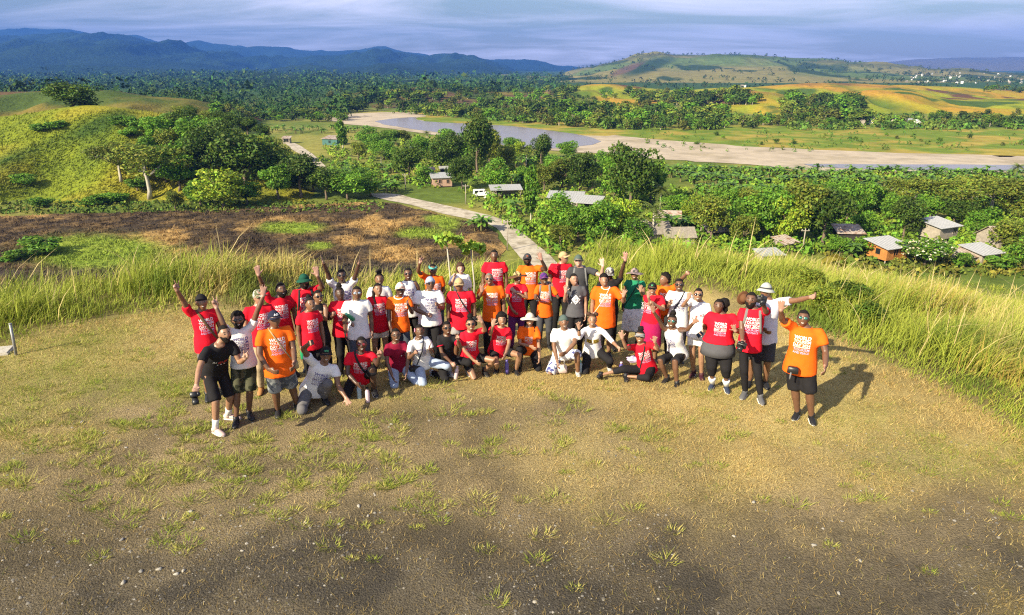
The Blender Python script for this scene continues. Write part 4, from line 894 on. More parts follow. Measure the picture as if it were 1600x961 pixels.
def house(px, py, w_, d_, h_, yaw, wallm, roofm, label, name='village_house', pitch=0.22, gable=False, stilts=0.0, windows=(), open_=False, over=0.45, slats=0):
    w, d, h = w_ * .88, d_ * .88, h_ * .88
    p = gp(px, py, VAL); root = obj(name, None, loc=p, rotz=math.radians(yaw), label=label, cat='house' if not open_ else 'shed')
    z0 = stilts; t = 0.08
    if open_:
        for sx in (-1, 1):
            for sy in (-1, 1):
                b = MB(); b.tube([(sx * (w / 2 - 0.15), sy * (d / 2 - 0.15), 0), (sx * (w / 2 - 0.15), sy * (d / 2 - 0.15), h + 0.05)], [0.09, 0.08], 6); obj('post', b.mesh('post', [post_wood]), root)
        b = MB(); b.box((0, d / 2 - 0.2, h * 0.5), (w * 0.9, t, h)); obj('back_wall', b.mesh('back_wall', [wallm], False), root)
    else:
        for nm, c, dd in (('front_wall', (0, -d / 2, z0 + h / 2), (w, t, h)), ('back_wall', (0, d / 2, z0 + h / 2), (w, t, h)), ('side_wall', (-w / 2 + t / 2, 0, z0 + h / 2), (t, d - t, h - 0.002)), ('side_wall', (w / 2 - t / 2, 0, z0 + h / 2), (t, d - t, h - 0.002))):
            b = MB(); b.box(c, dd)
            if slats and nm != 'back_wall':
                for q in range(slats):
                    zz_ = z0 + h * (q + 0.5) / slats
                    if nm == 'front_wall': b.box((0, -d / 2 - t / 2 - 0.012, zz_), (w - 0.01 * q % 3, 0.03, h / slats * 0.82))
                    else: b.box((c[0] + math.copysign(t / 2 + 0.012, c[0]), 0, zz_), (0.03, d - t, h / slats * 0.82))
            if gable and nm == 'side_wall':
                b.add([(c[0] - t / 2, -d / 2 + t, z0 + h), (c[0] - t / 2, d / 2 - t, z0 + h), (c[0] - t / 2, 0, z0 + h + pitch * d / 2), (c[0] + t / 2, -d / 2 + t, z0 + h), (c[0] + t / 2, d / 2 - t, z0 + h), (c[0] + t / 2, 0, z0 + h + pitch * d / 2)], [(0, 1, 2), (5, 4, 3), (0, 2, 5, 3), (1, 4, 5, 2)])
            obj(nm, b.mesh(nm, [wallm], False), root)
        b = MB(); b.box((0, 0, z0 + 0.05), (w - 2 * t, d - 2 * t, 0.1)); obj('floor', b.mesh('floor', [wood_grey], False), root)
    if stilts > 0:
        for sx in (-1, 0, 1):
            for sy in (-1, 1):
                b = MB(); b.tube([(sx * (w / 2 - 0.2), sy * (d / 2 - 0.2), -0.1), (sx * (w / 2 - 0.2), sy * (d / 2 - 0.2), z0)], [0.11, 0.1], 6); obj('stilt', b.mesh('stilt', [post_wood]), root)
    b = MB(); zt = z0 + h; W2, D2 = w / 2 + over, d / 2 + over
    nrib = max(6, int(w / 0.5))
    if gable:
        rz = pitch * d / 2
        for s in (-1, 1):
            b.add([(-W2, s * D2, zt - pitch * over), (W2, s * D2, zt - pitch * over), (W2, 0, zt + rz), (-W2, 0, zt + rz), (-W2, s * D2, zt - pitch * over + 0.07), (W2, s * D2, zt - pitch * over + 0.07), (W2, 0, zt + rz + 0.07), (-W2, 0, zt + rz + 0.07)],
                  [(0, 1, 2, 3), (7, 6, 5, 4), (0, 4, 5, 1), (1, 5, 6, 2), (2, 6, 7, 3), (3, 7, 4, 0)])
    else:
        zf, zb = zt + 0.05, zt + 0.05 + pitch * d
        b.add([(-W2, -D2, zf - pitch * over), (W2, -D2, zf - pitch * over), (W2, D2, zb + pitch * over), (-W2, D2, zb + pitch * over), (-W2, -D2, zf - pitch * over + 0.07), (W2, -D2, zf - pitch * over + 0.07), (W2, D2, zb + pitch * over + 0.07), (-W2, D2, zb + pitch * over + 0.07)],
              [(3, 2, 1, 0), (4, 5, 6, 7), (0, 1, 5, 4), (1, 2, 6, 5), (2, 3, 7, 6), (3, 0, 4, 7)])
        for q in range(nrib):      # standing ribs of the sheeting
            x = -W2 + (q + 0.5) * 2 * W2 / nrib
            b.add([(x - 0.04, -D2, zf - pitch * over + 0.072), (x + 0.04, -D2, zf - pitch * over + 0.072), (x + 0.04, D2, zb + pitch * over + 0.072), (x - 0.04, D2, zb + pitch * over + 0.072), (x, -D2, zf - pitch * over + 0.11), (x, D2, zb + pitch * over + 0.11)], [(0, 4, 5, 3), (4, 1, 2, 5), (0, 1, 4), (2, 3, 5)])
        if not open_:   # triangle infill under the slope
            for s in (-1, 1):
                g = MB(); x = s * (w / 2 - t / 2); g.add([(x - t / 2, -d / 2 + t, zt), (x - t / 2, d / 2 - t, zt), (x - t / 2, d / 2 - t, zt + pitch * d * 0.96), (x + t / 2, -d / 2 + t, zt), (x + t / 2, d / 2 - t, zt), (x + t / 2, d / 2 - t, zt + pitch * d * 0.96)], [(0, 1, 2), (5, 4, 3), (0, 2, 5, 3), (1, 4, 5, 2)]); obj('gable_infill', g.mesh('gable_infill', [wallm], False), root)
            g = MB(); g.box((0, d / 2 - t, zt + pitch * d * 0.45), (w - 2 * t, t, pitch * d * 0.9)); obj('rear_infill', g.mesh('rear_infill', [wallm], False), root)
    obj('roof', b.mesh('roof', [roofm], False), root)
    for side, x, z, ww, hh in windows:
        m_ = MB(); f_ = MB()
        if side == 'f': m_.box((x, -d / 2 - 0.075, z0 + z), (ww, 0.03, hh)); fr = [((x, -d / 2 - 0.085, z0 + z + hh / 2 + 0.05), (ww + 0.2, 0.07, 0.1)), ((x, -d / 2 - 0.085, z0 + z - hh / 2 - 0.05), (ww + 0.2, 0.07, 0.1)), ((x - ww / 2 - 0.05, -d / 2 - 0.08, z0 + z), (0.1, 0.06, hh)), ((x + ww / 2 + 0.05, -d / 2 - 0.08, z0 + z), (0.1, 0.06, hh)), ((x, -d / 2 - 0.1, z0 + z), (0.06, 0.03, hh))]
        else:
            sg = -1 if side == 'l' else 1; xx = sg * (w / 2 + 0.06); m_.box((xx, x, z0 + z), (0.03, ww, hh)); fr = [((xx, x, z0 + z + hh / 2 + 0.05), (0.07, ww + 0.2, 0.1)), ((xx, x, z0 + z - hh / 2 - 0.05), (0.07, ww + 0.2, 0.1))]
        wn_ = obj('window', m_.mesh('window', [dark_pane], False), root)
        for c, dd in fr: f_.box(c, dd)
        obj('frame', f_.mesh('frame', [wallm], False), wn_)
    return root
house(690, 291, 6.2, 5, 2.7, 12, plank_pink, tin, 'small pinkish house with pale tin roof and two dark windows', windows=(('f', -0.6, 1.4, 0.8, 1.0), ('f', 1.6, 1.4, 0.8, 1.0), ('l', 0, 1.4, 0.9, 1.0)), pitch=0.16, stilts=0.3)
house(674, 275, 1.8, 1.8, 2.3, 10, wood_grey, tin_old, 'tiny grey outhouse behind the pinkish house, wider of two', name='outhouse')
house(694, 272, 2.6, 2.0, 2.0, 10, shade_in, tin, 'low dark hut with grey roof right behind the pinkish house', name='hut')
house(521, 226, 8.5, 6, 3.0, -20, teal_wall, tin_old, 'teal walled shack with rusty roof near the road end', windows=(('f', 0, 1.5, 1.0, 1.0),), pitch=0.15)
house(449, 224, 3.4, 3, 2.6, 0, wood_grey, tin_old, 'small dark roadside stall at the end of the road', name='roadside_stall', windows=(('f', 0, 1.4, 2.2, 1.2),))
house(650, 246, 7, 6, 2.6, 15, wood_grey, tin, 'house with pale flat roof hidden among garden trees')
house(790, 308, 8.5, 5, 2.5, 8, wood_grey, tin, 'long open shed with pale roof beside the white van', name='open_shed', open_=True, pitch=0.12)
house(884, 322, 9, 4.5, 2.6, -12, wood_grey, tin, 'long pale roofed shed, narrower of the pair under dark trees', name='long_shed', pitch=0.2)
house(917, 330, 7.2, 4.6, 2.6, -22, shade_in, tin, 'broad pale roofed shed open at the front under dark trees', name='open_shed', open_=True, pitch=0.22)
house(1022, 376, 5.5, 4.5, 2.4, 14, wood_grey, thatch, 'thatched hut with sagging grey roof beside the palm', name='thatched_hut', gable=True, pitch=0.8)
house(1058, 378, 6.2, 4, 1.8, 4, wood_grey, thatch, 'low thatched hut with weathered grey ridge', name='thatched_hut', gable=True, pitch=0.75)
house(1042, 352, 5.5, 4.5, 2.5, -10, wood_grey, tin_old, 'tan roofed house rising behind the thatched huts', gable=True, pitch=0.5)
house(1000, 366, 4.5, 3.5, 1.8, 20, shade_in, tin_old, 'small sloping lean-to hidden in bushes by the thatched huts', name='lean_to')
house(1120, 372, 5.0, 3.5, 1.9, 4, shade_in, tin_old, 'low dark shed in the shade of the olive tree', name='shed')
house(1383, 407, 5.6, 4.6, 2.4, 22, wood_orange, tin, 'orange varnished timber house on stilts with pale roof', windows=(('f', -0.4, 1.3, 1.0, 1.1), ('f', 1.7, 1.3, 0.6, 1.1), ('l', -0.3, 1.3, 0.9, 1.0)), stilts=0.7, slats=9, pitch=0.16, over=0.6)
house(1462, 376, 6.0, 5, 2.6, 25, wood_grey, tin, 'grey walled house with white roof behind the flowering tree', stilts=0.9, pitch=0.16, windows=(('f', 1.6, 1.4, 0.9, 1.0),), over=0.6)
house(1530, 409, 5.0, 4.2, 2.2, 20, wood_grey, tin, 'small house with bright white roof and light walls', pitch=0.16, over=0.6)
house(1508, 410, 3.6, 3.2, 1.6, 15, wood_grey, tin_old, 'rusty roofed lean-to joined to the white roofed house', name='lean_to', pitch=0.25)
house(1552, 391, 4.2, 5.5, 2.6, 12, wood_grey, tin_old, 'tall weathered plank house half hidden by a tree', gable=True, pitch=0.7, stilts=0.6, slats=9)
house(1200, 408, 4.2, 3.2, 1.6, 10, wood_grey, tin, 'white tin roof just above the tall grass', name='low_shed', pitch=0.12)
house(1225, 392, 3.6, 3, 2.0, 30, wood_grey, tin_old, 'small brown hut showing between trees above the grass', name='hut')
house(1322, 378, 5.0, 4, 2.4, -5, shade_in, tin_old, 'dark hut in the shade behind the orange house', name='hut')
hp = gpt_many([(1338, 194), (1346, 196), (1358, 194), (1395, 195), (1400, 197), (1418, 196), (1430, 198), (1160, 130), (1165, 131)], 200, 1200, 400)
def mini_house(name, rm, wm):
    b = MB(); b.box((0, 0, 0.5), (1.6, 1.0, 1.0), 0)
    for s in (-1, 1): b.add([(-0.95, s * 0.65, 0.92), (0.95, s * 0.65, 0.92), (0.95, 0, 1.45), (-0.95, 0, 1.45), (-0.95, s * 0.65, 0.98), (0.95, s * 0.65, 0.98), (0.95, 0, 1.51), (-0.95, 0, 1.51)], [(0, 1, 2, 3), (7, 6, 5, 4), (0, 4, 5, 1), (1, 5, 6, 2), (3, 7, 4, 0)], 1)
    b.add([(-0.8, -0.5, 1), (-0.8, 0.5, 1), (-0.8, 0, 1.42)], [(0, 1, 2)], 0); b.add([(0.8, -0.5, 1), (0.8, 0.5, 1), (0.8, 0, 1.42)], [(2, 1, 0)], 0)
    for x in (-0.45, 0.4): b.box((x, -0.51, 0.55), (0.3, 0.03, 0.4), 2)
    return b.mesh(name, [wm, rm, dark_pane], False)
far_h = [mini_house('far_house_white', mat('white_roof', (0.75, 0.75, 0.75), 0.5), white_trim), mini_house('far_house_rust', tin_old, wood_grey), mini_house('far_house_tin', tin, white_trim)]
for i, p in enumerate(hp): obj('far_house', far_h[i % 3], loc=p, rotz=i * 1.3, scale=2.6, label='small pale roofed house at the foot of the golden hills', cat='house', group='houses at the foot of the golden hills')
r_ = np.random.default_rng(77); tp = [(x, y) for x, y in zip(r_.uniform(1410, 1600, 56), r_.uniform(114, 131, 56)) if y > np.interp(x, [1395, 1500, 1600], [118, 115, 116])]
for i, p in enumerate(gpt_many(tp, 1100, 3600, 260)): obj('town_house', far_h[i % 3], loc=p, rotz=i * 0.9, scale=r_.uniform(1.6, 2.8), label='tiny pale house of the town on the pale far hillside', cat='house', group='houses of the far town')

def pole(px, py_top, py_base, label):
    p = gp(px, py_base, VAL); top = at(px, py_top, p[1]); h = top[2] - VAL; root = obj('utility_pole', None, loc=p, label=label, cat='pole')
    b = MB(); b.tube([(0, 0, -0.2), (0, 0, h)], [0.13, 0.09], 8); obj('shaft', b.mesh('shaft', [post_wood]), root)
    b = MB(); b.box((0, 0, h - 0.4), (1.5, 0.1, 0.12)); c = obj('crossarm', b.mesh('crossarm', [post_wood], False), root)
    for s in (-0.6, 0.6):
        b = MB(); b.tube([(s, 0, h - 0.34), (s, 0, h - 0.14)], [0.05, 0.04], 6); obj('insulator', b.mesh('insulator', [white_trim]), c)
    return np.array([p[0], p[1], VAL + h - 0.2])
pl = [pole(634, 271, 297, 'thin grey pole on the grass left of the pinkish house'), pole(728, 288, 319, 'thin grey pole on the verge beside the road'), pole(793, 343, 392, 'tall pale pole standing on the road edge behind the group'), pole(1094, 346, 374, 'pale pole beside the low dark shed'), pole(1253, 357, 398, 'pale pole standing above the tall grass by the dark trees')]
wire = mat('wire', (0.05, 0.05, 0.05), 0.6)
for a, b_, l in ((pl[0], pl[1], 'thin overhead wire between the two poles near the pinkish house'), (pl[1], pl[2], 'thin overhead wire along the gravel road')):
    b = MB(); b.tube([a * (1 - q) + b_ * q - np.array([0, 0, 4 * 1.0 * q * (1 - q)]) for q in np.linspace(0, 1, 9)], [0.012] * 9, 4); obj('power_line', b.mesh('power_line', [wire]), label=l, cat='wire')

def van(px, py):
    p = gp(px, py, VAL); root = obj('parked_van', None, loc=p, rotz=math.radians(12), label='small white van parked on the grass by the open shed', cat='van')
    wp = mat('white_paint', (0.78, 0.78, 0.76), 0.3, spec=0.5); b = MB()
    b.prism([(-1.9, -0.8), (1.9, -0.8), (1.9, 0.8), (-1.9, 0.8)], 0.35, 1.0)
    for a in ((0, 1),):
        V = [(-1.88, -0.79, 1.0), (1.55, -0.79, 1.0), (1.55, 0.79, 1.0), (-1.88, 0.79, 1.0), (-1.8, -0.7, 1.85), (1.05, -0.7, 1.85), (1.05, 0.7, 1.85), (-1.8, 0.7, 1.85)]
        b.add(V, [(0, 1, 5, 4), (1, 2, 6, 5), (2, 3, 7, 6), (3, 0, 4, 7), (4, 5, 6, 7)])
    obj('body', b.mesh('body', [wp], False), root)
    for x, w in ((-1.15, 0.95), (0.0, 0.95), (0.95, 0.5)):
        b = MB(); b.box((x, -0.757, 1.45), (w, 0.03, 0.45), R=None); obj('side_window', b.mesh('side_window', [dark_pane], False), root)
    b = MB(); b.add([(1.54, -0.65, 1.1), (1.54, 0.65, 1.1), (1.12, 0.6, 1.78), (1.12, -0.6, 1.78), (1.58, -0.65, 1.1), (1.58, 0.65, 1.1), (1.16, 0.6, 1.78), (1.16, -0.6, 1.78)], [(0, 1, 2, 3), (7, 6, 5, 4), (0, 4, 5, 1), (2, 6, 7, 3)]); obj('windscreen', b.mesh('windscreen', [dark_pane], False), root)
    for x in (-1.2, 1.2):
        for y in (-0.76, 0.76):
            b = MB(); b.tube([(x, y - 0.1, 0.32), (x, y + 0.1, 0.32)], [0.32, 0.32], 14); w_ = obj('wheel', b.mesh('wheel', [mat('tyre', (0.02, 0.02, 0.02), 0.8)]), root)
            b = MB(); b.tube([(x, y - 0.115, 0.32), (x, y + 0.115, 0.32)], [0.18, 0.18], 12); obj('rim', b.mesh('rim', [tin]), w_)
    for y in (-0.55, 0.55):
        b = MB(); b.box((1.91, y, 0.75), (0.05, 0.3, 0.2)); obj('headlight', b.mesh('headlight', [white_trim], False), root)
van(751, 307)
b = MB(); b.tube([(0, 0, 0), (0, 0, 0.1), (0, 0, 1.3), (0, 0, 1.5), (0, 0, 1.6)], [0.75, 0.8, 0.8, 0.6, 0.2], 16); tk = obj('water_tank', None, loc=gp(760, 309, VAL), label='round white water tank beside the parked van', cat='tank')
obj('tank_body', b.mesh('tank_body', [white_trim]), tk)
b = MB(); b.tube([(0, 0, 1.6), (0, 0, 1.68)], [0.28, 0.26], 12); obj('lid', b.mesh('lid', [post_wood]), tk)

# fence stub at the far left of the lawn
steel = mat('galvanised_steel', (0.24, 0.245, 0.25), 0.5, metal=0.4, noise=0.15, nscale=20)
conc = mat('concrete', (0.42, 0.39, 0.34), 0.95, noise=0.2, nscale=12, bump=0.3)
p = gp(25, 556, 0); t = at(16, 506, p[1]); root = obj('metal_post', None, loc=p, label='leaning grey steel post at the edge of the long grass', cat='post')
b = MB(); b.tube([(0, 0, -0.1), tuple(t - p)], [0.024, 0.024], 10); obj('tube', b.mesh('tube', [steel]), root)
b = MB(); e = t - p; b.tube([e * 0.99, e * 1.015], [0.028, 0.026], 10); obj('cap', b.mesh('cap', [steel]), root)
p = gp(-6, 552, 0); b = MB(); b.box((0, 0, 0.0), (0.5, 0.4, 0.08)); b.box((0, 0, 0.05), (0.46, 0.36, 0.02)); obj('concrete_slab', b.mesh('concrete_slab', [conc], False), loc=p, rotz=0.3, label='small square concrete slab beside the steel post', cat='slab')
# ================================================================ PEOPLE
def unit(v): v = np.asarray(v, float); return v / (np.linalg.norm(v) + 1e-12)
def rot2(v, a): c, s = math.cos(a), math.sin(a); return np.array([v[0] * c - v[1] * s, v[0] * s + v[1] * c, 0.0])
CAMP = np.array([0, 0, CAMZ])
def ray_sphere(px, py, c, L, near=True):
    d = unit(ray(px, py)); oc = CAMP - c; b = d @ oc; disc = b * b - (oc @ oc - L * L)
    if disc < 0:
        q = CAMP - d * b; return c + unit(q - c) * L
    t = -b - math.sqrt(disc) if near else -b + math.sqrt(disc)
    return CAMP + d * t
SKIN = [(0.072, 0.037, 0.024), (0.132, 0.065, 0.037), (0.195, 0.098, 0.054), (0.28, 0.152, 0.090), (0.34, 0.185, 0.12), (0.50, 0.30, 0.215)]
PALM = [(0.30, 0.16, 0.115), (0.34, 0.19, 0.135), (0.38, 0.215, 0.15), (0.42, 0.25, 0.18), (0.48, 0.30, 0.22), (0.56, 0.36, 0.27)]
def skin_mat(i):
    nm = 'skin_%d' % i
    if nm in MATS: return MATS[nm]
    m = mat(nm, SKIN[i], 0.42, noise=0.16, nscale=22, spec=0.5)
    N = m.node_tree.nodes; L = m.node_tree.links; b = N['Principled BSDF']
    src = b.inputs['Base Color'].links[0].from_socket
    a = N.new('ShaderNodeAttribute'); a.attribute_name = 'palm'
    mx = N.new('ShaderNodeMixRGB'); L.new(a.outputs['Fac'], mx.inputs[0]); L.new(src, mx.inputs[1]); mx.inputs[2].default_value = (*PALM[i], 1); L.new(mx.outputs[0], b.inputs['Base Color'])
    b.inputs['Subsurface Weight'].default_value = 0.0
    return m
def cloth(name, col, rough=0.85, col2=None, sc=14, ramp=(0.45, 0.55), noise=0.10):
    return mat('cloth_' + name, col, rough, noise=noise, nscale=sc, bump=0.10, bscale=22, spec=0.12, col2=col2, ramp=ramp, bdist=0.02)
CLO = dict(red=cloth('red', (0.62, 0.010, 0.026)), crimson=cloth('crimson', (0.62, 0.010, 0.038)), maroon=cloth('maroon', (0.20, 0.008, 0.03)), orange=cloth('orange', (0.82, 0.125, 0.010)),
    white=cloth('white', (0.74, 0.73, 0.72)), offwhite=cloth('offwhite', (0.66, 0.63, 0.57)), paleblue=cloth('paleblue', (0.58, 0.57, 0.64)), black=cloth('black', (0.016, 0.015, 0.017)), charcoal=cloth('charcoal', (0.05, 0.05, 0.056)), slate=cloth('slate', (0.085, 0.085, 0.095)),
    grey=cloth('grey', (0.13, 0.125, 0.13)), midgrey=cloth('midgrey', (0.26, 0.25, 0.25)), navy=cloth('navy', (0.02, 0.022, 0.045)), green=cloth('green', (0.020, 0.20, 0.10)), bottle=cloth('bottle', (0.012, 0.07, 0.045)),
    khaki=cloth('khaki', (0.36, 0.28, 0.18)), cream=cloth('cream', (0.62, 0.55, 0.44)), jeans=cloth('jeans', (0.30, 0.36, 0.48)), palegrey=cloth('palegrey', (0.42, 0.42, 0.40)), denim=cloth('denim', (0.055, 0.065, 0.085)),
    camo=cloth('camo', (0.025, 0.028, 0.016), col2=(0.085, 0.085, 0.05), sc=9, ramp=(0.49, 0.53)), camogrey=cloth('camogrey', (0.085, 0.095, 0.11), col2=(0.22, 0.23, 0.23), sc=10, ramp=(0.49, 0.54)),
    camocap=cloth('camocap', (0.10, 0.11, 0.06), col2=(0.42, 0.42, 0.36), sc=22, ramp=(0.5, 0.54)), camograde=cloth('camograde', (0.09, 0.085, 0.08), col2=(0.42, 0.40, 0.38), sc=22, ramp=(0.5, 0.54)),
    floral=cloth('floral', (0.66, 0.66, 0.70), col2=(0.07, 0.08, 0.24), sc=16, ramp=(0.52, 0.56)), pinkprint=cloth('pinkprint', (0.34, 0.012, 0.07), col2=(0.30, 0.01, 0.08), sc=18), lace=cloth('lace', (0.70, 0.69, 0.68), col2=(0.42, 0.41, 0.41), sc=24, ramp=(0.55, 0.62)),
    tan=cloth('tan', (0.42, 0.30, 0.16)), purple=cloth('purple', (0.10, 0.02, 0.10)), purplecap=cloth('purplecap', (0.16, 0.03, 0.18), col2=(0.05, 0.03, 0.14), sc=25), brown=cloth('brown', (0.13, 0.06, 0.03)), flowerhat=cloth('flowerhat', (0.10, 0.07, 0.04), col2=(0.62, 0.48, 0.20), sc=20, ramp=(0.5, 0.55)),
    bluecap=cloth('bluecap', (0.28, 0.34, 0.48)), oldgreen=cloth('oldgreen', (0.075, 0.105, 0.095)), greyhat=cloth('greyhat', (0.40, 0.41, 0.38)), pinkgrey=cloth('pinkgrey', (0.30, 0.22, 0.22), col2=(0.06, 0.06, 0.06), sc=18, ramp=(0.5, 0.56)), lilac=cloth('lilac', (0.50, 0.40, 0.60)),
    teal=cloth('teal', (0.10, 0.42, 0.36)), pink=cloth('pink', (0.70, 0.25, 0.36)), truckercap=cloth('truckercap', (0.66, 0.58, 0.52), col2=(0.60, 0.30, 0.22), sc=14, ramp=(0.55, 0.6)))
HAIR = mat('hair_black', (0.012, 0.009, 0.008), 0.75, noise=0.3, nscale=60, bump=0.9, bscale=90, spec=0.2)
HAIRB = mat('hair_brown', (0.055, 0.026, 0.014), 0.6, noise=0.3, nscale=60, bump=0.6, bscale=90, spec=0.3)
HAIRG = mat('hair_grey', (0.16, 0.15, 0.14), 0.7, noise=0.3, nscale=60, bump=0.6, bscale=90, spec=0.2)
EYEW = mat('eye_white', (0.30, 0.26, 0.23), 0.3, spec=0.5); EYED = mat('eye_dark', (0.010, 0.007, 0.006), 0.25, spec=0.5)  # whites dulled to paint in the shade of the eye sockets
LIPS = mat('lips', (0.16, 0.055, 0.045), 0.5); LIPSL = mat('lips_light', (0.40, 0.16, 0.14), 0.5); TEETH = mat('teeth', (0.78, 0.76, 0.70), 0.35, spec=0.5)
LENS = mat('dark_lens', (0.008, 0.008, 0.010), 0.08, spec=0.8); LENSG = mat('green_mirror_lens', (0.06, 0.20, 0.16), 0.10, spec=0.9, metal=0.6); LENSW = mat('silver_mirror_lens', (0.55, 0.62, 0.66), 0.12, spec=0.9, metal=0.8); LENSR = mat('red_lens', (0.16, 0.012, 0.012), 0.1, spec=0.8)
PW = mat('print_white', (0.80, 0.80, 0.82), 0.8); PL = mat('print_lavender_shade', (0.52, 0.42, 0.66), 0.8); PV = mat('print_violet', (0.10, 0.08, 0.26), 0.8); PR = mat('print_red', (0.55, 0.06, 0.06), 0.8); PG = mat('print_gold', (0.42, 0.30, 0.03), 0.8, noise=0.4, nscale=40); PB = mat('print_brown', (0.06, 0.035, 0.02), 0.8)  # lavender is white lettering with its shade painted into the colour
PGREEN = mat('print_green', (0.10, 0.45, 0.20), 0.8); PO = mat('print_orange', (0.55, 0.14, 0.04), 0.8)
SHOE = dict(black=mat('shoe_black', (0.014, 0.014, 0.016), 0.5, spec=0.4), white=mat('shoe_white', (0.66, 0.65, 0.63), 0.6), pinkish=mat('shoe_pinkish', (0.60, 0.44, 0.40), 0.6), navy=mat('shoe_navy', (0.03, 0.04, 0.075), 0.6), grey=mat('shoe_grey', (0.10, 0.10, 0.105), 0.6), tanboot=mat('boot_tan', (0.36, 0.17, 0.06), 0.75), palegrey=mat('shoe_palegrey', (0.45, 0.44, 0.43), 0.6), maroon=mat('shoe_maroon', (0.05, 0.012, 0.02), 0.6))
SOLE = mat('sole_white', (0.66, 0.64, 0.60), 0.7); SOLED = mat('sole_dark', (0.03, 0.03, 0.03), 0.7); SOCK = mat('sock_white', (0.74, 0.73, 0.72), 0.9)

# --- lettering: flat meshes made once, justified to one block
def text_line(s, bold=0.018):
    cu = bpy.data.curves.new('t', 'FONT'); cu.body = s; cu.size = 1.0; cu.offset = bold; cu.resolution_u = 2; cu.align_x = 'CENTER'
    o = bpy.data.objects.new('t', cu); COL.objects.link(o); dg = bpy.context.evaluated_depsgraph_get(); me = bpy.data.meshes.new_from_object(o.evaluated_get(dg))
    V = np.zeros(len(me.vertices) * 3, np.float32); me.vertices.foreach_get('co', V); V = V.reshape(-1, 3)[:, :2].astype(float)
    F = [tuple(p.vertices) for p in me.polygons]; bpy.data.objects.remove(o); bpy.data.curves.remove(cu); bpy.data.meshes.remove(me)
    mn, mx = V.min(0), V.max(0); V = (V - (mn + mx) / 2) / (mx - mn); return V, F
def block(lines):
    """lines: (text, width, height, y centre, slot, bold)"""
    Vs, Fs, Ms, b = [], [], [], 0
    for t, w, h, y, m, bo in lines:
        if t == '-': V = np.array([(-.5, -.5), (-.17, -.5), (.17, -.5), (.5, -.5), (.5, .5), (.17, .5), (-.17, .5), (-.5, .5)]); F = [(0, 1, 6, 7), (1, 2, 5, 6), (2, 3, 4, 5)]
        elif t == '<>':
            n = 8; V = np.array([(0.5 * q * s, 0.5 * q * c) for q in (1, 0.72) for s, c in ((0, 1), (.5, .5), (1, 0), (.5, -.5), (0, -1), (-.5, -.5), (-1, 0), (-.5, .5))]); F = [(i, (i + 1) % n, n + (i + 1) % n, n + i) for i in range(n)]
        elif t == 'o': n = 12; V = np.array([(0.5 * q * math.cos(i * 6.283 / n), 0.5 * q * math.sin(i * 6.283 / n)) for q in (1, 0.6) for i in range(n)]); F = [(i, (i + 1) % n, n + (i + 1) % n, n + i) for i in range(n)]
        elif t == '*': V = np.array([(0.5 * (1 if i % 2 == 0 else 0.45) * math.sin(i * math.pi / 5), 0.5 * (1 if i % 2 == 0 else 0.45) * math.cos(i * math.pi / 5)) for i in range(10)] + [(0, 0)]); F = [(i, (i + 1) % 10, 10) for i in range(10)]
        elif t == '.': nx_ = 9; V = np.array([(-.5 + i_ / (nx_ - 1), -.5 + j_ / 4) for j_ in range(5) for i_ in range(nx_)]); F = [(j_ * nx_ + i_, j_ * nx_ + i_ + 1, (j_ + 1) * nx_ + i_ + 1, (j_ + 1) * nx_ + i_) for j_ in range(4) for i_ in range(nx_ - 1)]
        else: V, F = text_line(t, bo)
        x0 = 0.0
        if isinstance(y, tuple): x0, y = y
        Vs.append(V * np.array([w, h]) + np.array([x0, y])); Fs += [tuple(i + b for i in f) for f in F]; Ms += [m] * len(F); b += len(V)
    return np.concatenate(Vs), Fs, Ms
WTD = [('WORLD', .21, .048, .115, 0, .02), ('TOURISM', .21, .042, .063, 0, .008), ('DAY 2024', .21, .042, .013, 0, .02), ('-', .21, .007, -.018, 0, 0), ('TOURISM', .20, .038, -.050, 1, .004), ('AND PEACE', .20, .030, -.094, 1, .006)]
PRINTS = {'wtd': (block(WTD), [PW, PL]), 'wtdv': (block([(a, b, c, d, 0, e) for a, b, c, d, f, e in WTD]), [PV, PV]),
    'dark': (block([('AS', .05, .028, (-.085, .02), 0, .0), ('GUSI', .13, .05, (.02, .01), 1, .02), ('- - -', .11, .012, -.04, 0, 0)]), [PW, PR]),
    'emblem': (block([('<>', .20, .22, 0, 0, 0), ('o', .11, .11, 0, 0, 0), ('80', .05, .045, 0, 0, .0), ('.', .02, .02, (-.09, .08), 0, 0), ('.', .02, .02, (.09, .08), 0, 0), ('.', .02, .02, (-.09, -.08), 0, 0), ('.', .02, .02, (.09, -.08), 0, 0)]), [PW]),
    'ps': (block([('P', .04, .06, (-.09, .05), 1, .0), ('*', .07, .07, (-.03, .0), 0, 0), ('*', .05, .05, (.05, .03), 0, 0), ('S', .05, .07, (.10, .04), 1, .0)]), [PR, PV]),
    'goldband': (block([('.', .24, .10, 0, 0, 0), ('o', .075, .07, (-.06, 0), 1, 0), ('o', .075, .07, (.06, 0), 1, 0), ('.', .03, .09, (0, 0), 2, 0)]), [PG, PB, PW]),
    'logo': (block([('UN', .05, .03, (.075, .03), 0, .0)]), [PV]), 'dot': (block([('.', .02, .02, (.07, .03), 0, 0)]), [PW])}

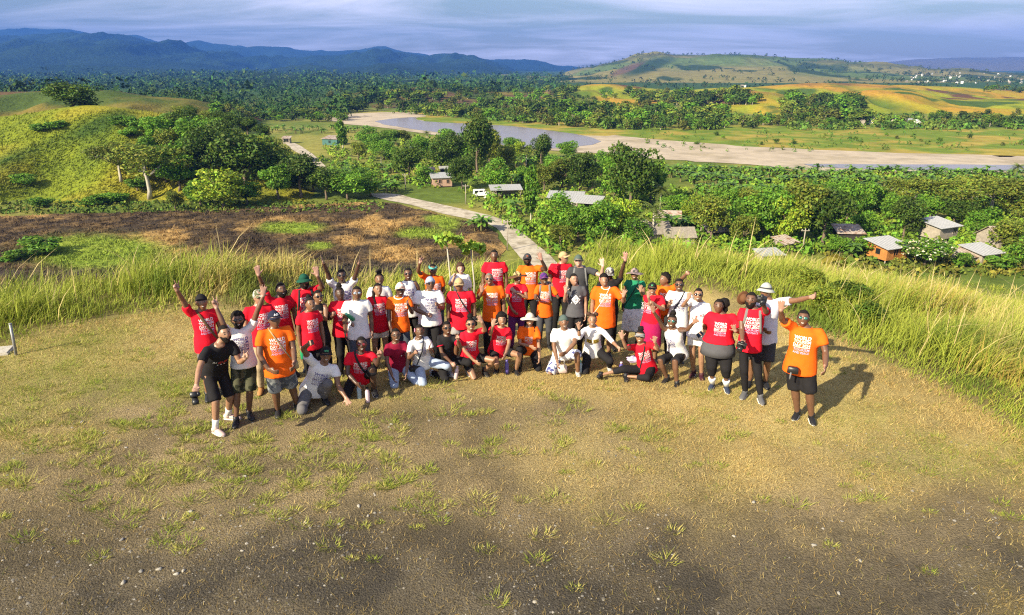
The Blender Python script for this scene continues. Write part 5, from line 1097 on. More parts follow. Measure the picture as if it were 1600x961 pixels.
FIGS = []; HANDS = {}; FRAMES = {}
def head_fn(hs):
    def fn(d, p):
        x, y, z = d; p = p.copy()
        if z < 0: p[0] *= 1 - 0.30 * (-z) ** 1.4
        if y > 0:
            p[1] *= 0.94
            p[1] += hs * (0.024 * math.exp(-(x / .17) ** 2 - ((z + .10) / .15) ** 2) * y + 0.006 * math.exp(-((z - .24) / .10) ** 2) * y - 0.010 * math.exp(-((abs(x) - .36) / .15) ** 2 - ((z - .08) / .10) ** 2)
                   + 0.008 * math.exp(-(x / .28) ** 2 - ((z + .46) / .09) ** 2) + 0.010 * math.exp(-(x / .3) ** 2 - ((z + .82) / .2) ** 2))
        elif z < -0.2: p[1] *= 1 - 0.30 * min(1, (-z - .2) / .5)
        return p
    return fn
def hand_mesh(b, W, D, N, T, s, kind, rec):
    """palm, four fingers and thumb; D along the hand, N out of the palm, T towards the thumb"""
    D, N, T = unit(D), unit(N), unit(T)
    b.tube([W - D * .02 * s, W + D * .025 * s, W + D * .06 * s, W + D * .09 * s], [(.026 * s, .02 * s), (.036 * s, .016 * s), (.041 * s, .015 * s), (.038 * s, .012 * s)], 8, side=T, rnd=True)
    for i, (o, L) in enumerate(((.031, .074), (.011, .084), (-.010, .077), (-.030, .060))):
        B = W + D * (.086 - abs(o) * .25) * s + T * o * s; ext = (kind == 'open') or (kind in ('v',) and i < 2) or (kind == 'one' and i == 0)
        if ext:
            sp = {'open': o * 7.5, 'v': (0.22, -0.22, 0, 0)[i], 'one': 0.05}[kind]; d = unit(D + T * sp + N * .05)
            pts = [B - d * .01 * s, B + d * L * .5 * s, B + d * L * s]
        elif kind == 'relax': pts = [B, B + (D * .032 + N * .006) * s, B + (D * .052 + N * .024) * s, B + (D * .058 + N * .044) * s]
        else: pts = [B, B + (D * .022 + N * .020) * s, B + (D * .006 + N * .044) * s, B + (-D * .018 + N * .034) * s]
        b.tube(pts, [.0095 * s] + [.0092 * s] * (len(pts) - 2) + [.008 * s], 6, rnd=True)
    tb = W + D * .028 * s + T * .030 * s
    if kind in ('open',): pts = [tb, tb + (T * .030 + D * .022) * s, tb + (T * .052 + D * .050) * s]
    elif kind == 'thumb': pts = [tb + D * .03 * s, tb + (T * .04 + D * .04) * s, tb + (T * .075 + D * .045) * s]
    elif kind == 'relax': pts = [tb, tb + (T * .014 + D * .03 + N * .012) * s, tb + (T * .012 + D * .055 + N * .022) * s]
    else: pts = [tb, tb + (T * .010 + D * .022 + N * .026) * s, tb + (-T * .018 + D * .045 + N * .040) * s]
    b.tube(pts, [.012 * s, .011 * s, .009 * s], 6, rnd=True)
    rec.append((W, D, N, T, s))

def person(key, label, head, H=1.70, h=None, sex='m', bld=1.0, skin=1, yaw=0, hyaw=0, hpitch=14, hroll=0, sh=None, pel=(0, 0), A='down', B='down', legs=None,
           shirt=('red', 0.55, 0.12), pr='wtd', prs=1.0, prx=0.0, bottom=('long', 'black'), shoes='black', sole=None, socks=False, feet=None, hair='short', hairm=None, hat=None, glasses=None, beard=0, smile=1, fyaw=0, hatx=0.03, extra=None):
    g = dict(key=key, label=label); h = h or H; s = h / 1.72
    top = gp(head[0], head[1], H)
    for _ in range(5): top = gp(head[0], head[1], H + float(near_h(np.array(top[0]), np.array(top[1]))))
    X, Y = top[0], top[1]
    f0 = unit([-X, -Y, 0]); r0 = np.array([-f0[1], f0[0], 0])
    up = np.array([0, 0, 1.0])
    def fr(a): a = math.radians(a); f = rot2(f0, a); return f, np.array([-f[1], f[0], 0])
    f, r = fr(yaw); hf, hr = fr(yaw * 0.6 + hyaw)
    pt = math.radians(hpitch); R0 = np.stack([hr, hf * math.cos(pt) + up * math.sin(pt), -hf * math.sin(pt) + up * math.cos(pt)], 1)
    if hroll: q = math.radians(hroll); R0 = R0 @ np.array([[math.cos(q), 0, math.sin(q)], [0, 1, 0], [-math.sin(q), 0, math.cos(q)]])
    hs = s ** 0.5 * (1.0 if sex == 'm' else 0.97)
    hc = top - up * (hatx * (1 if hat else 0.5) + 0.118 * hs)
    sc = hc - up * (0.172 * s) - hf * 0.015
    if sh is not None:
        m = np.array([(sh[0] + sh[2]) / 2, (sh[1] + sh[3]) / 2]); q = at(m[0], m[1], sc[1]); dx = float(np.clip((q - sc) @ r0, -0.14, 0.14)); sc = sc + r0 * dx
    L = 0.50 * s; o = r0 * pel[0] + f0 * pel[1]; pc = sc + o - up * math.sqrt(max(0.05, L * L - o @ o))
    spine = unit(sc - pc); fs = unit(f - spine * (f @ spine)); rs = np.cross(fs, spine) * -1
    rs = unit(np.cross(spine, fs)) ;
    if rs @ r < 0: rs = -rs
    base = np.array([pc[0], pc[1], float(near_h(np.array(pc[0]), np.array(pc[1])))])
    gz = base[2]
    sw = (0.178 if sex == 'm' else 0.155) * s * (1 + (bld - 1) * 0.55); hw = 0.088 * s * (1 + (bld - 1) * .8)
    b = MB(); sb = MB(); tb = MB(); rec = []
    mul = np.array([1.0, 1.0]) * bld
    def lv(t): return pc + (sc - pc) * t
    fem = sex == 'f'
    prof = [(-.16, .150, .105), (0.0, .168, .118), (.25, .150 if not fem else .142, .108), (.45, .142 if not fem else .130, .104), (.70, .158 if not fem else .146, .118 if not fem else .122), (.90, .152 if not fem else .138, .098), (1.00, .120, .080), (1.06, .085, .068), (1.14, .058, .056)]
    b.tube([lv(t) for t, *_ in prof], [(a * s * (bld if t < 1 else 1), c * s * (bld if t < 1 else 1)) for t, a, c in prof], 14, side=rs)
    # neck and head
    b.tube([sc + up * .01 - hf * .005, (sc + hc) / 2 - hf * .01, hc - up * .04 * s], [.064 * s, .054 * s, .054 * s], 10)
    b.sphere(hc, (.077 * hs, .098 * hs, .120 * hs), 26, 18, fn=head_fn(hs), R=R0)
    for e in (-1, 1): b.sphere(hc + R0 @ (np.array([e * .077, -.010, .004]) * hs), (.010 * hs, .020 * hs, .031 * hs), 8, 6, R=R0)
    # arms
    la, lf = 0.285 * s, 0.245 * s; AR = {}
    for side, spec in (('A', A), ('B', B)):
        sg = -1 if side == 'A' else 1; S = sc + rs * sg * sw - spine * .005
        if isinstance(spec, str):
            kind = 'relax'
            if spec == 'down': E = S + unit(rs * sg * .16 - up * 1 - fs * .04) * la; Wp = E + unit(rs * sg * .02 - up + fs * .22) * lf
            elif spec == 'front': E = S + unit(rs * sg * .12 - up + fs * .05) * la; Wp = E + unit(-rs * sg * .75 - up * .35 + fs * .6) * lf
            elif spec == 'back': E = S + unit(rs * sg * .25 - up - fs * .35) * la; Wp = E + unit(-rs * sg * .3 - up * .8 - fs * .2) * lf
            elif spec == 'knee': E = S + unit(rs * sg * .10 - up * .85 + fs * .5) * la; Wp = E + unit(-rs * sg * .25 - up * .75 + fs * .6) * lf
            D = unit(Wp - E); N = unit(-rs * sg - D * (-rs * sg @ D)); T = unit(np.cross(N, D)); T = T if T @ fs > 0 else -T
        else:
            ex, ey, wx, wy = spec[:4]; kind = spec[6] if len(spec) > 6 else 'open'; near = spec[7] if len(spec) > 7 else 'nn'
            if ey < sh[1] if sh is not None and side == 'A' else (ey < sh[3] if sh is not None else False): S = S + up * .03 * s
            E = ray_sphere(ex, ey, S, la, near[0] == 'n'); Wp = ray_sphere(wx, wy, E, lf, near[1] == 'n')
            D = unit(Wp - E)
            if len(spec) > 5 and spec[4]:
                tip = ray_sphere(spec[4], spec[5], Wp, .18 * s, True); D = unit(tip - Wp + (Wp - E) * .15)
            tocam = unit(CAMP - Wp); N = unit(tocam - D * (tocam @ D))
            T = unit(np.cross(D, N)); want = -r0 * sg if kind != 'relax' else f0
            if kind == 'relax': N = unit(-r0 * sg - D * (-r0 * sg @ D)); T = unit(np.cross(D, N))
            T = T if T @ want > 0 else -T
            if kind == 'thumb': T = unit(up + r0 * sg * .25 - D * ((up + r0 * sg * .25) @ D))
        ab = s * (1 + (bld - 1) * .7) * (1 if not fem else .90)
        b.tube([S - rs * sg * .03, S * .75 + E * .25, S * .4 + E * .6, E, E * .7 + Wp * .3, E * .35 + Wp * .65, Wp], ([.046 * ab, .047 * ab] if shirt[1] > 0 else [.056 * ab, .053 * ab]) + [.044 * ab, .038 * ab, .040 * ab, .033 * ab, .028 * ab], 10, rnd=True)
        hand_mesh(b, Wp, D, N, T, s * (1.06 if sex == 'm' else .98), kind, rec)
        AR[side] = (S, E, Wp, D, N, T); HANDS[key, side] = (Wp + D * .07 * s + N * .025 * s, D, N, T)
        if len(shirt) and shirt[1] > 0:
            k = shirt[1]
            if k <= 1: c = S * (1 - k) + E * k; sb.tube([S - rs * sg * .07 * s - up * .01, S - rs * sg * .02 * s, S * .75 + E * .25, c], [.058 * ab, .066 * ab, .065 * ab, .068 * ab], 12, rnd=False)
            else: c = E * (2 - k) + Wp * (k - 1); sb.tube([S - rs * sg * .05, S * .7 + E * .3, S * .3 + E * .7, E, c], [.062 * ab, .062 * ab, .056 * ab, .052 * ab, .044 * ab], 12)
    # legs
    lt, ls = 0.245 * 1.72 * s, 0.238 * 1.72 * s; LG = {}
    for side in 'AB':
        sg = -1 if side == 'A' else 1; Hp = pc + rs * sg * hw - spine * .03
        spec = legs.get(side) if legs else None
        if spec is None:
            if feet and feet.get(side): q = feet[side]; An = gp(q[0], q[1], gz + .075); 
            else: An = np.array([pc[0], pc[1], gz + .075]) + r * sg * .115 * s * (1 + (bld - 1) * .5) + f * (.05 if side == 'A' else -.03)
            An[2] = gz + .075 * s; v = An - Hp; dd = np.linalg.norm(v); mxl = (lt + ls) * .999
            if dd > mxl: Hp2 = An - unit(v) * mxl; v = An - Hp; An = Hp + unit(v) * mxl; An[2] = max(An[2], gz + .06); dd = np.linalg.norm(An - Hp)
            v = An - Hp; a_ = (lt * lt - ls * ls + dd * dd) / (2 * dd); hgt = math.sqrt(max(0, lt * lt - a_ * a_)); vd = unit(v); pole_ = unit(f - vd * (f @ vd)); Kn = Hp + vd * a_ + pole_ * hgt
            fa = math.radians(sg * 14 + fyaw); fd = rot2(f, fa)
        else:
            mode, th, kz, shd = spec[:4]
            hd = unit(r * th[0] + f * th[1])
            if mode == 'K': kz = .062
            dz = float(np.clip(kz + gz - Hp[2], -lt * .98, lt * .98)); Kn = Hp + hd * math.sqrt(lt * lt - dz * dz) + up * dz
            hd2 = unit(r * shd[0] + f * shd[1]); az_ = gz + (.075 if mode == 'U' else .055)
            dz = float(np.clip(az_ - Kn[2], -ls, ls)); An = Kn + hd2 * math.sqrt(max(0, ls * ls - dz * dz)) + up * dz
            if mode == 'U': fd = unit(rot2(f, math.radians(sg * 10 + fyaw)) + up * (0.0 if len(spec) < 5 else spec[4]))
            else: fd = unit(hd2 * .75 - up * .66)
        LG[side] = (Hp, Kn, An, fd)
        lb = s * (1 + (bld - 1) * .8) * (1.0 if not fem else 1.0)
        if bottom[0] in ('long', 'capri'): lb0 = lb; lb = lb * .70
        b.tube([Hp + spine * .04, Hp * .75 + Kn * .25, Hp * .4 + Kn * .6, Kn, Kn * .72 + An * .28, Kn * .4 + An * .6, An], [.086 * lb, .082 * lb, .066 * lb, .054 * lb, .055 * lb, .043 * lb, .034 * lb], 10, rnd=True)
        if bottom[0] in ('long', 'capri'): lb = lb0
        b.tube([An - up * .01, An + fd * .09 * s - up * .046], [.030 * s, .018 * s], 8, rnd=True)
        kind = bottom[0]; loose = bottom[2] if len(bottom) > 2 else (1.0)
        if kind in ('shorts', 'long', 'capri', 'kneeshorts'):
            if kind == 'shorts': kf = .62
            elif kind == 'kneeshorts': kf = .98
            else: kf = 1.0
            lo = .086 * lb * loose
            if kf < 1: c = Hp * (1 - kf) + Kn * kf; tb.tube([Hp + spine * .05, Hp * .7 + Kn * .3, c], [.086 * lb, lo * .96, lo * .97], 12)
            else:
                e2 = An * .97 + Kn * .03 if kind == 'long' else Kn * .55 + An * .45
                if kind == 'long': e2 = e2 + up * .012
                tb.sphere(Kn, .072 * lb * loose, 10, 8)
                tb.tube([Hp + spine * .05, Hp * .7 + Kn * .3, Hp * .3 + Kn * .7, Kn, Kn * .5 + e2 * .5, e2], [.086 * lb, .088 * lb * loose, .080 * lb * loose, .074 * lb * loose, .064 * lb * loose, .052 * lb * loose], 12)
    if bottom[0] == 'skirt':
        e = (LG['A'][1] + LG['B'][1]) / 2; tb.tube([lv(.16), lv(0), pc * .5 + e * .5, e * .75 + (LG['A'][2] + LG['B'][2]) / 2 * .25], [(.155 * s * bld, .115 * s * bld), (.180 * s * bld, .130 * s * bld), (.195 * s * bld, .15 * s * bld), (.205 * s * bld, .165 * s * bld)], 16, side=rs)
    tb.tube([lv(.20), lv(.06), lv(-.08), lv(-.20)], [(.140 * s * bld, .104 * s * bld), (.160 * s * bld, .120 * s * bld), (.166 * s * bld, .122 * s * bld), (.120 * s * bld, .09 * s * bld)], 14, side=rs)
    hem = -shirt[2] / L
    tank = shirt[1] <= 0
    w_ = .010 if fem else .014
    if hem < .1:
        prs_ = [(hem, .198, .152), (hem * .4 + .03, .192, .146), (.25, .170 if not fem else .158, .130), (.45, .160 if not fem else .146, .124), (.70, .172 if not fem else .157, .132 if not fem else .135), (.88, .172 if not fem else .155, .116), (.98, .152 if not fem else .138, .100), (1.04, .122, .086), (1.09, .082, .072), (1.115, .070, .066)]
    sb.tube([lv(t) for t, *_ in prs_], [(a * s * bld ** .98, c * s * bld) if t < 1 else (a * s, c * s) for t, a, c in prs_], 18, side=rs)
    g.update(body=b, shirt=sb, pants=tb, rec=rec, base=base, skin=skin, hc=hc, R0=R0, hs=hs, s=s, sc=sc, pc=pc, spine=spine, fs=fs, rs=rs, AR=AR, LG=LG, gz=gz, spec=dict(shirt=shirt, pr=pr, prs=prs, prx=prx, bottom=bottom, shoes=shoes, sole=sole, socks=socks, hair=hair, hairm=hairm, hat=hat, glasses=glasses, beard=beard, smile=smile, sex=sex, bld=bld, extra=extra))
    FRAMES[key] = g; FIGS.append(g)

def shell(g, thick, mask, n=(30, 20), jit=0.0, seed=0, sink=-.014):
    b = MB(); hs = g['hs']; hf_ = head_fn(hs); r = np.random.default_rng(seed)
    def fn(d, p):
        q = hf_(d, p); k = mask(d)
        off = thick * k + sink * (1 - k) + (jit * r.uniform(-1, 1) if k > .3 else 0)
        return q + d * off * hs
    b.sphere(g['hc'], (.077 * hs, .098 * hs, .120 * hs), n[0], n[1], fn=fn, R=g['R0']); return b
def hl(d, front=.50, back=-.55, soft=.12):
    x, y, z = d; line = back + (front - back) * (1 / (1 + math.exp(-(y + .10) * 7))) - (0.10 if abs(x) > .75 else 0); return float(sstep(line - soft / 2, line + soft / 2, z))
def finish_people():
    dg0 = []
    for g in FIGS:
        for nm, vox, dec, sm in (('body', .0098, .25, 2), ('shirt', .020, None, 2), ('pants', .020, None, 2)):
            mb = g[nm]; V = np.array(mb.v) - g['base']; me = bpy.data.meshes.new(nm); me.from_pydata([tuple(v) for v in V], [], mb.f); me.update()
            o = bpy.data.objects.new(nm, me); COL.objects.link(o)
            m = o.modifiers.new('r', 'REMESH'); m.mode = 'VOXEL'; m.voxel_size = vox
            m = o.modifiers.new('s', 'SMOOTH'); m.factor = .5; m.iterations = sm
            if dec: m = o.modifiers.new('d', 'DECIMATE'); m.ratio = dec
            g['o_' + nm] = o
    dg = bpy.context.evaluated_depsgraph_get(); dg.update()
    for g in FIGS:
        for nm in ('body', 'shirt', 'pants'):
            o = g['o_' + nm]; me = bpy.data.meshes.new_from_object(o.evaluated_get(dg)); old = o.data; g['m_' + nm] = me
            bpy.data.objects.remove(o); bpy.data.meshes.remove(old)
            me.polygons.foreach_set('use_smooth', np.ones(len(me.polygons), bool))
    for i, g in enumerate(FIGS): dress(g, i)
def co(me): V = np.zeros(len(me.vertices) * 3, np.float32); me.vertices.foreach_get('co', V); return V.reshape(-1, 3).astype(float)
def nrm(me): V = np.zeros(len(me.vertices) * 3, np.float32); me.vertices.foreach_get('normal', V); return V.reshape(-1, 3).astype(float)
def bvh_of(me): return BVHTree.FromPolygons([v.co[:] for v in me.vertices], [tuple(p.vertices) for p in me.polygons])
def wrinkle(me, amp, seed, fx=5.5):
    V = co(me); N = nrm(me); n = fbm(V[:, 0] * fx + V[:, 2] * 5 + seed, V[:, 1] * fx - V[:, 2] * 7, seed, 3) - .5
    n2 = np.abs(fbm(V[:, 2] * 9 + V[:, 0] * 6 + seed, (V[:, 0] + V[:, 1]) * 5 - V[:, 2] * 2, seed + 3, 2) - .5)
    V = V + N * (n * amp * 2 + (.18 - n2) * amp)[:, None]; me.vertices.foreach_set('co', V.astype(np.float32).ravel()); me.update()
def dress(g, i):
    sp = g['spec']; base = g['base']; hs, R0, hc = g['hs'], g['R0'], g['hc'] ; fem = sp['sex'] == 'f'
    body = g['m_body']; body.materials.clear(); body.materials.append(skin_mat(g['skin'])); body.name = 'person'
    # lighter palms
    V = co(body) + base; N = nrm(body); pal = np.zeros(len(V))
    for W, D, Nn, T, s in g['rec']:
        q = V - W; a = q @ D; t = np.abs(q @ T); n = q @ Nn
        m = (a > -.005) & (a < .19) & (t < .085) & (np.abs(n) < .05); pal = np.where(m, np.maximum(pal, sstep(-.15, .35, N @ Nn)), pal)
    at_ = body.attributes.new('palm', 'FLOAT', 'POINT'); at_.data.foreach_set('value', pal.astype(np.float32))
    root = obj('person', body, loc=base, label=g['label'], cat='person', group=None)
    def part(nm, mb, mats, parent=root, smooth=True):
        mb.v = [tuple(np.array(v) - base) for v in mb.v]; return obj(nm, mb.mesh(nm, mats, smooth), parent)
    # clothes
    sm = g['m_shirt']; sm.materials.clear(); sm.materials.append(CLO[sp['shirt'][0]]); wrinkle(sm, .0085 if sp['bld'] < 1.2 else .006, i); so = obj('shirt', sm, root)
    pm = g['m_pants']; pm.materials.clear(); pm.materials.append(CLO[sp['bottom'][1]]); wrinkle(pm, .008, i + 60); obj({'skirt': 'skirt', 'long': 'trousers', 'capri': 'leggings'}.get(sp['bottom'][0], 'shorts'), pm, root)
    if sp['pr']:
        (PV2, PF, PM), mats = PRINTS[sp['pr']]; bv = bvh_of(sm); fs, rs, spn = g['fs'], g['rs'], g['spine']; c = g['pc'] + (g['sc'] - g['pc']) * (.60) + rs * sp['prx']
        out = []; k = sp['prs'] * (0.93 if fem else 1.0) * g['s']
        for u, v in PV2:
            o = c + rs * u * k + spn * v * k + fs * .6 - base
            hit = bv.ray_cast(Vector(o), Vector(-fs)); p = np.array(hit[0]) if hit[0] is not None else o - fs * .48
            out.append(p + fs * .0045)
        me = bpy.data.meshes.new('shirt_print'); me.from_pydata([tuple(p) for p in out], [], PF); me.update()
        for m in mats: me.materials.append(m)
        me.polygons.foreach_set('material_index', np.array(PM, np.int32)); obj('shirt_print', me, so)
    # shoes
    if sp['shoes']:
        for side in 'AB':
            Hp, Kn, An, fd = g['LG'][side]; s = g['s']; upv = unit(np.array([0, 0, 1.]) - fd * fd[2]); sdv = np.cross(fd, upv); c = An - upv * .040 * s
            b = MB(); hi = sp['shoes'] == 'tanboot'
            b.tube([c - fd * .070 * s, c - fd * .055 * s + upv * .012, c - fd * .01 + upv * .016, c + fd * .06 * s + upv * .008, c + fd * .12 * s - upv * .004, c + fd * .165 * s - upv * .010, c + fd * .185 * s - upv * .013], [(.018 * s, .020 * s), (.034 * s, .040 * s), (.038 * s, .046 * s), (.043 * s, .036 * s), (.045 * s, .027 * s), (.036 * s, .019 * s), (.012 * s, .008 * s)], 12, side=sdv)
            b.tube([An - upv * .03, An + upv * (.055 if not hi else .11)], [.047 * s, .042 * s], 10)
            so_ = part('shoe', b, [SHOE[sp['shoes']]])
            b = MB(); b.tube([c - fd * .074 * s - upv * .024, c - fd * .05 * s - upv * .024, c + fd * .06 * s - upv * .025, c + fd * .13 * s - upv * .025, c + fd * .182 * s - upv * .022], [(.022 * s, .009), (.038 * s, .011), (.046 * s, .011), (.047 * s, .010), (.016 * s, .008)], 12, side=sdv)
            part('sole', b, [{'w': SOLE, None: SOLED}[sp['sole']]], so_)
            if sp['socks']:
                b = MB(); d = unit(Kn - An); b.tube([An, An + d * .12 * s, An + d * .145 * s], [.041 * s, .048 * s * sp['bld'] ** .8, .048 * s * sp['bld'] ** .8], 10); part('sock', b, [SOCK])
    # face
    bv = bvh_of(body); hf, hr, hu = R0[:, 1], R0[:, 0], R0[:, 2]
    def surf(x, z):
        o = hc + hr * x * hs + hu * z * hs + hf * .3 - base; hit = bv.ray_cast(Vector(o), Vector(-hf)); return (np.array(hit[0]) if hit[0] is not None else o - hf * .21) + base
    def lay(b, pts, m, off=.002):
        """thin skin patch: closed outline pts (x,z)"""
        P = [surf(x, z) + hf * off for x, z in pts]; c = surf(sum(p[0] for p in pts) / len(pts), sum(p[1] for p in pts) / len(pts)) + hf * (off + .002)
        b.add(P + [c], [(k, (k + 1) % len(pts), len(pts)) for k in range(len(pts))], m)
    def ell(cx, cz, rx, rz, n=10): return [(cx + rx * math.cos(q * 6.283 / n), cz + rz * math.sin(q * 6.283 / n)) for q in range(n)]
    hairm = sp['hairm'] or HAIR
    if not sp['glasses']:
        for e in (-1, 1):
            b = MB(); lay(b, ell(e * .031, .012, .0150, .0068), 0); lay(b, ell(e * .031, .012, .0085, .0072, 8), 1, .0042); part('eye', b, [EYEW, EYED])
    for e in (-1, 1):
        b = MB(); lay(b, [(e * .012, .029), (e * .032, .041), (e * .053, .032), (e * .032, .030)], 0, .003); part('eyebrow', b, [hairm])
    b = MB(); lm = LIPSL if g['skin'] >= 4 else LIPS
    if sp['smile']: lay(b, [(-.027, -.049), (-.012, -.051), (0, -.052), (.012, -.051), (.027, -.049), (.018, -.062), (0, -.067), (-.018, -.062)], 0); lay(b, [(-.021, -.0515), (0, -.054), (.021, -.0515), (.012, -.060), (0, -.062), (-.012, -.060)], 1, .0045)
    else: lay(b, [(-.024, -.055), (0, -.050), (.024, -.055), (0, -.064)], 0)
    part('mouth', b, [lm, TEETH])
    # hair
    hk = sp['hair']
    if hk:
        if hk == 'bald': hb_ = shell(g, .004, lambda d: hl(d, .66, -.35), jit=.001, seed=i)
        elif hk == 'short': hb_ = shell(g, .009, lambda d: hl(d, .64, -.45), jit=.003, seed=i)
        elif hk == 'curly': hb_ = shell(g, .026, lambda d: hl(d, .60, -.50), jit=.009, seed=i)
        elif hk == 'afro': hb_ = shell(g, .038, lambda d: hl(d, .52, -.62), jit=.010, seed=i)
        else: hb_ = shell(g, .010, lambda d: hl(d, .64, -.45), jit=.002, seed=i)
        def bun(off, r, j=.18):
            rr = np.random.default_rng(i); hb_.sphere(hc + R0 @ (np.array(off) * hs), r, 10, 7, fn=lambda d, p: p * (1 + j * (rr.random() - .5)), R=R0)
        if hk == 'bun': bun((0, -.035, .135), (.042, .042, .036))
        if hk == 'topbun': bun((0, -.01, .15), (.05, .05, .045), .3)
        if hk == 'backbun': bun((0, -.105, .045), (.045, .04, .04))
        if hk == 'puffs': bun((-.065, -.02, .115), (.042, .042, .04), .3); bun((.065, -.02, .115), (.042, .042, .04), .3)
        if hk == 'pony': bun((.085, -.10, .055), (.082, .07, .085), .35); bun((.10, -.10, -.05), (.05, .05, .07), .35)
        if hk in ('long', 'braids'):
            for e in (-1, 1): hb_.tube([hc + R0 @ (np.array([e * .07, -.03, .02]) * hs), hc + R0 @ (np.array([e * .088, -.03, -.09]) * hs), hc + R0 @ (np.array([e * .09, -.005, -.19]) * hs) - np.array([0, 0, .02])], [.026 * hs, .028 * hs, .014 * hs] if hk == 'long' else [.016 * hs] * 3, 8, rnd=True)
            hb_.tube([hc + R0 @ (np.array([0, -.08, .03]) * hs), hc + R0 @ (np.array([0, -.10, -.1]) * hs), hc + R0 @ (np.array([0, -.10, -.22]) * hs)], [(.06, .03), (.07, .03), (.05, .02)], 10, side=hr)
        if hk == 'sidelong': hb_.tube([hc + R0 @ (np.array([-.06, -.05, .03]) * hs), hc + R0 @ (np.array([-.09, -.03, -.1]) * hs), hc + R0 @ (np.array([-.085, .03, -.24]) * hs)], [.03, .028, .014], 8, rnd=True)
        if hk == 'bob':
            hb_ = shell(g, .022, lambda d: max(hl(d, .42, -.60), float(sstep(.45, .75, abs(d[0]))) * float(sstep(-.75, -.6, d[2])) * float(sstep(.55, .2, d[1]))), jit=.004, seed=i)
        if hk == 'bigcurl':
            hb_ = shell(g, .034, lambda d: max(hl(d, .50, -.60), float(sstep(.5, .8, abs(d[0]))) * float(sstep(-.8, -.6, d[2])) * float(sstep(.5, .1, d[1]))), jit=.010, seed=i)
        part('hair', hb_, [hairm])
    if sp['beard']:
        k = sp['beard']; bb = shell(g, .004 + .012 * k, lambda d: float(sstep(-.30, -.42, d[2] - .25 * abs(d[0]))) * float(sstep(-.1, .15, d[1])) * (0 if (abs(d[0]) < .26 and -.58 < d[2] < -.36 and d[1] > .5) else 1), jit=.002, seed=i); part('beard', bb, [HAIR])
    # glasses
    if sp['glasses']:
        lm_ = {'dark': LENS, 'green': LENSG, 'silver': LENSW, 'red': LENSR, 'clear': None}[sp['glasses']]; b = MB(); fb = MB(); zc_ = .013
        dep = max((surf(x, zc_) - hc) @ hf for x in (-.05, -.03, 0.03, .05)) + .010
        if lm_ is not None:
            for e in (-1, 1):
                c = hc + hr * e * .032 * hs + hu * (zc_ * hs) + hf * dep; b.sphere(c - hf * .004, (.0285 * hs, .008, .0205 * hs), 12, 8, R=R0)
        c0 = hc + hf * dep + hu * zc_ * hs; fb.tube([c0 - hr * .014 + hu * .006, c0 + hf * .003 + hu * .006, c0 + hr * .014 + hu * .006], [.0035] * 3, 6)
        for e in (-1, 1):
            fb.tube([c0 + hr * e * .056 * hs + hu * .006, hc + hr * e * .080 * hs + hf * .05 * hs + hu * .016, hc + hr * e * .079 * hs - hf * .01 + hu * .016], [.0035] * 3, 6)
            if lm_ is None: fb.tube([c0 + hr * (e * .031 + .022 * math.cos(q)) * hs + hu * .017 * math.sin(q) * hs for q in np.linspace(0, 6.283, 11)], [.0026] * 11, 5)
        go = part('sunglasses' if lm_ is not None else 'glasses', fb, [EYED])
        if lm_ is not None: part('lens', b, [lm_], go)
        if lm_ is None:
            for e in (-1, 1):
                b = MB(); lay(b, ell(e * .031, .012, .0150, .0068), 0); lay(b, ell(e * .031, .012, .0085, .0072, 8), 1, .0042); part('eye', b, [EYEW, EYED])
    # hats
    if sp['hat']:
        kind, cm = sp['hat'][:2]; bm_ = CLO[sp['hat'][2]] if len(sp['hat']) > 2 and sp['hat'][2] else CLO[cm]
        def rim(a0, a1, z0, w, droop, n=22, side=1, wave=0.0, dz=0.0):
            b = MB(); V = []; F = []
            for q in range(n + 1):
                a = math.radians(a0 + (a1 - a0) * q / n); d = np.array([math.sin(a), math.cos(a) * side, 0]); ed = math.sin(math.pi * q / n) if a1 - a0 < 350 else 1.0
                for j, (rr, zz_) in enumerate(((0.0, 0), (.5, -.35), (1.0, -1.0))):
                    ww = w * (ed ** .5 if a1 - a0 < 350 else 1); p = np.array([d[0] * (.083 + ww * rr), d[1] * (.102 + ww * rr), z0 + dz * d[1] + droop * zz_ * (abs(d[0]) if a1 - a0 < 350 else 1.0) + wave * rr * math.sin(3 * a + i)])
                    V.append(hc + R0 @ (p * hs)); V.append(hc + R0 @ ((p - np.array([0, 0, .006])) * hs))
            for q in range(n):
                for j in range(2):
                    k = q * 6 + j * 2; F += [(k, k + 2, k + 8, k + 6), (k + 1, k + 7, k + 9, k + 3)]
                k = q * 6; F.append((k + 4, k + 5, k + 11, k + 10))
            b.add(V, F); return b
        if kind in ('cap', 'capback', 'visor'):
            if kind == 'visor': hb_ = shell(g, .012, lambda d: float(sstep(.22, .30, d[2])) * float(sstep(.62, .54, d[2])))
            elif kind == 'cap': hb_ = shell(g, .016, lambda d: float(sstep(-.02, .06, d[2] - .30 * (d[1] > 0) * min(1, d[1] * 2) - .08)))
            else: hb_ = shell(g, .016, lambda d: float(sstep(.10, .18, d[2] - .22 * max(d[1], 0))))
            ho_ = part('visor_band' if kind == 'visor' else 'cap', hb_, [CLO[cm]])
            part('brim', rim(-62, 62, .040, .075, .030) if kind != 'capback' else rim(-62, 62, .020, .065, .02, side=-1), [bm_], ho_)
            if len(sp['hat']) > 3:
                LV, LF = text_line(sp['hat'][3], .02); hm = bpy.data.meshes.new('cap_badge'); pts = [hc - base + R0 @ (np.array([u * .062 * (1 if len(sp['hat'][3]) > 1 else .6), .112 - .9 * (v * .03) * .5 - 6.0 * (u * .062) ** 2, .079 + v * .030]) * hs) + hf * .005 for u, v in LV]
                hm.from_pydata([tuple(p) for p in pts], [], LF); hm.materials.append(sp['hat'][4]); obj('cap_badge', hm, ho_)
        elif kind == 'beanie': part('cap', shell(g, .014, lambda d: float(sstep(.18, .28, d[2] + .25 * (d[1] < 0)))), [CLO[cm]])
        else:
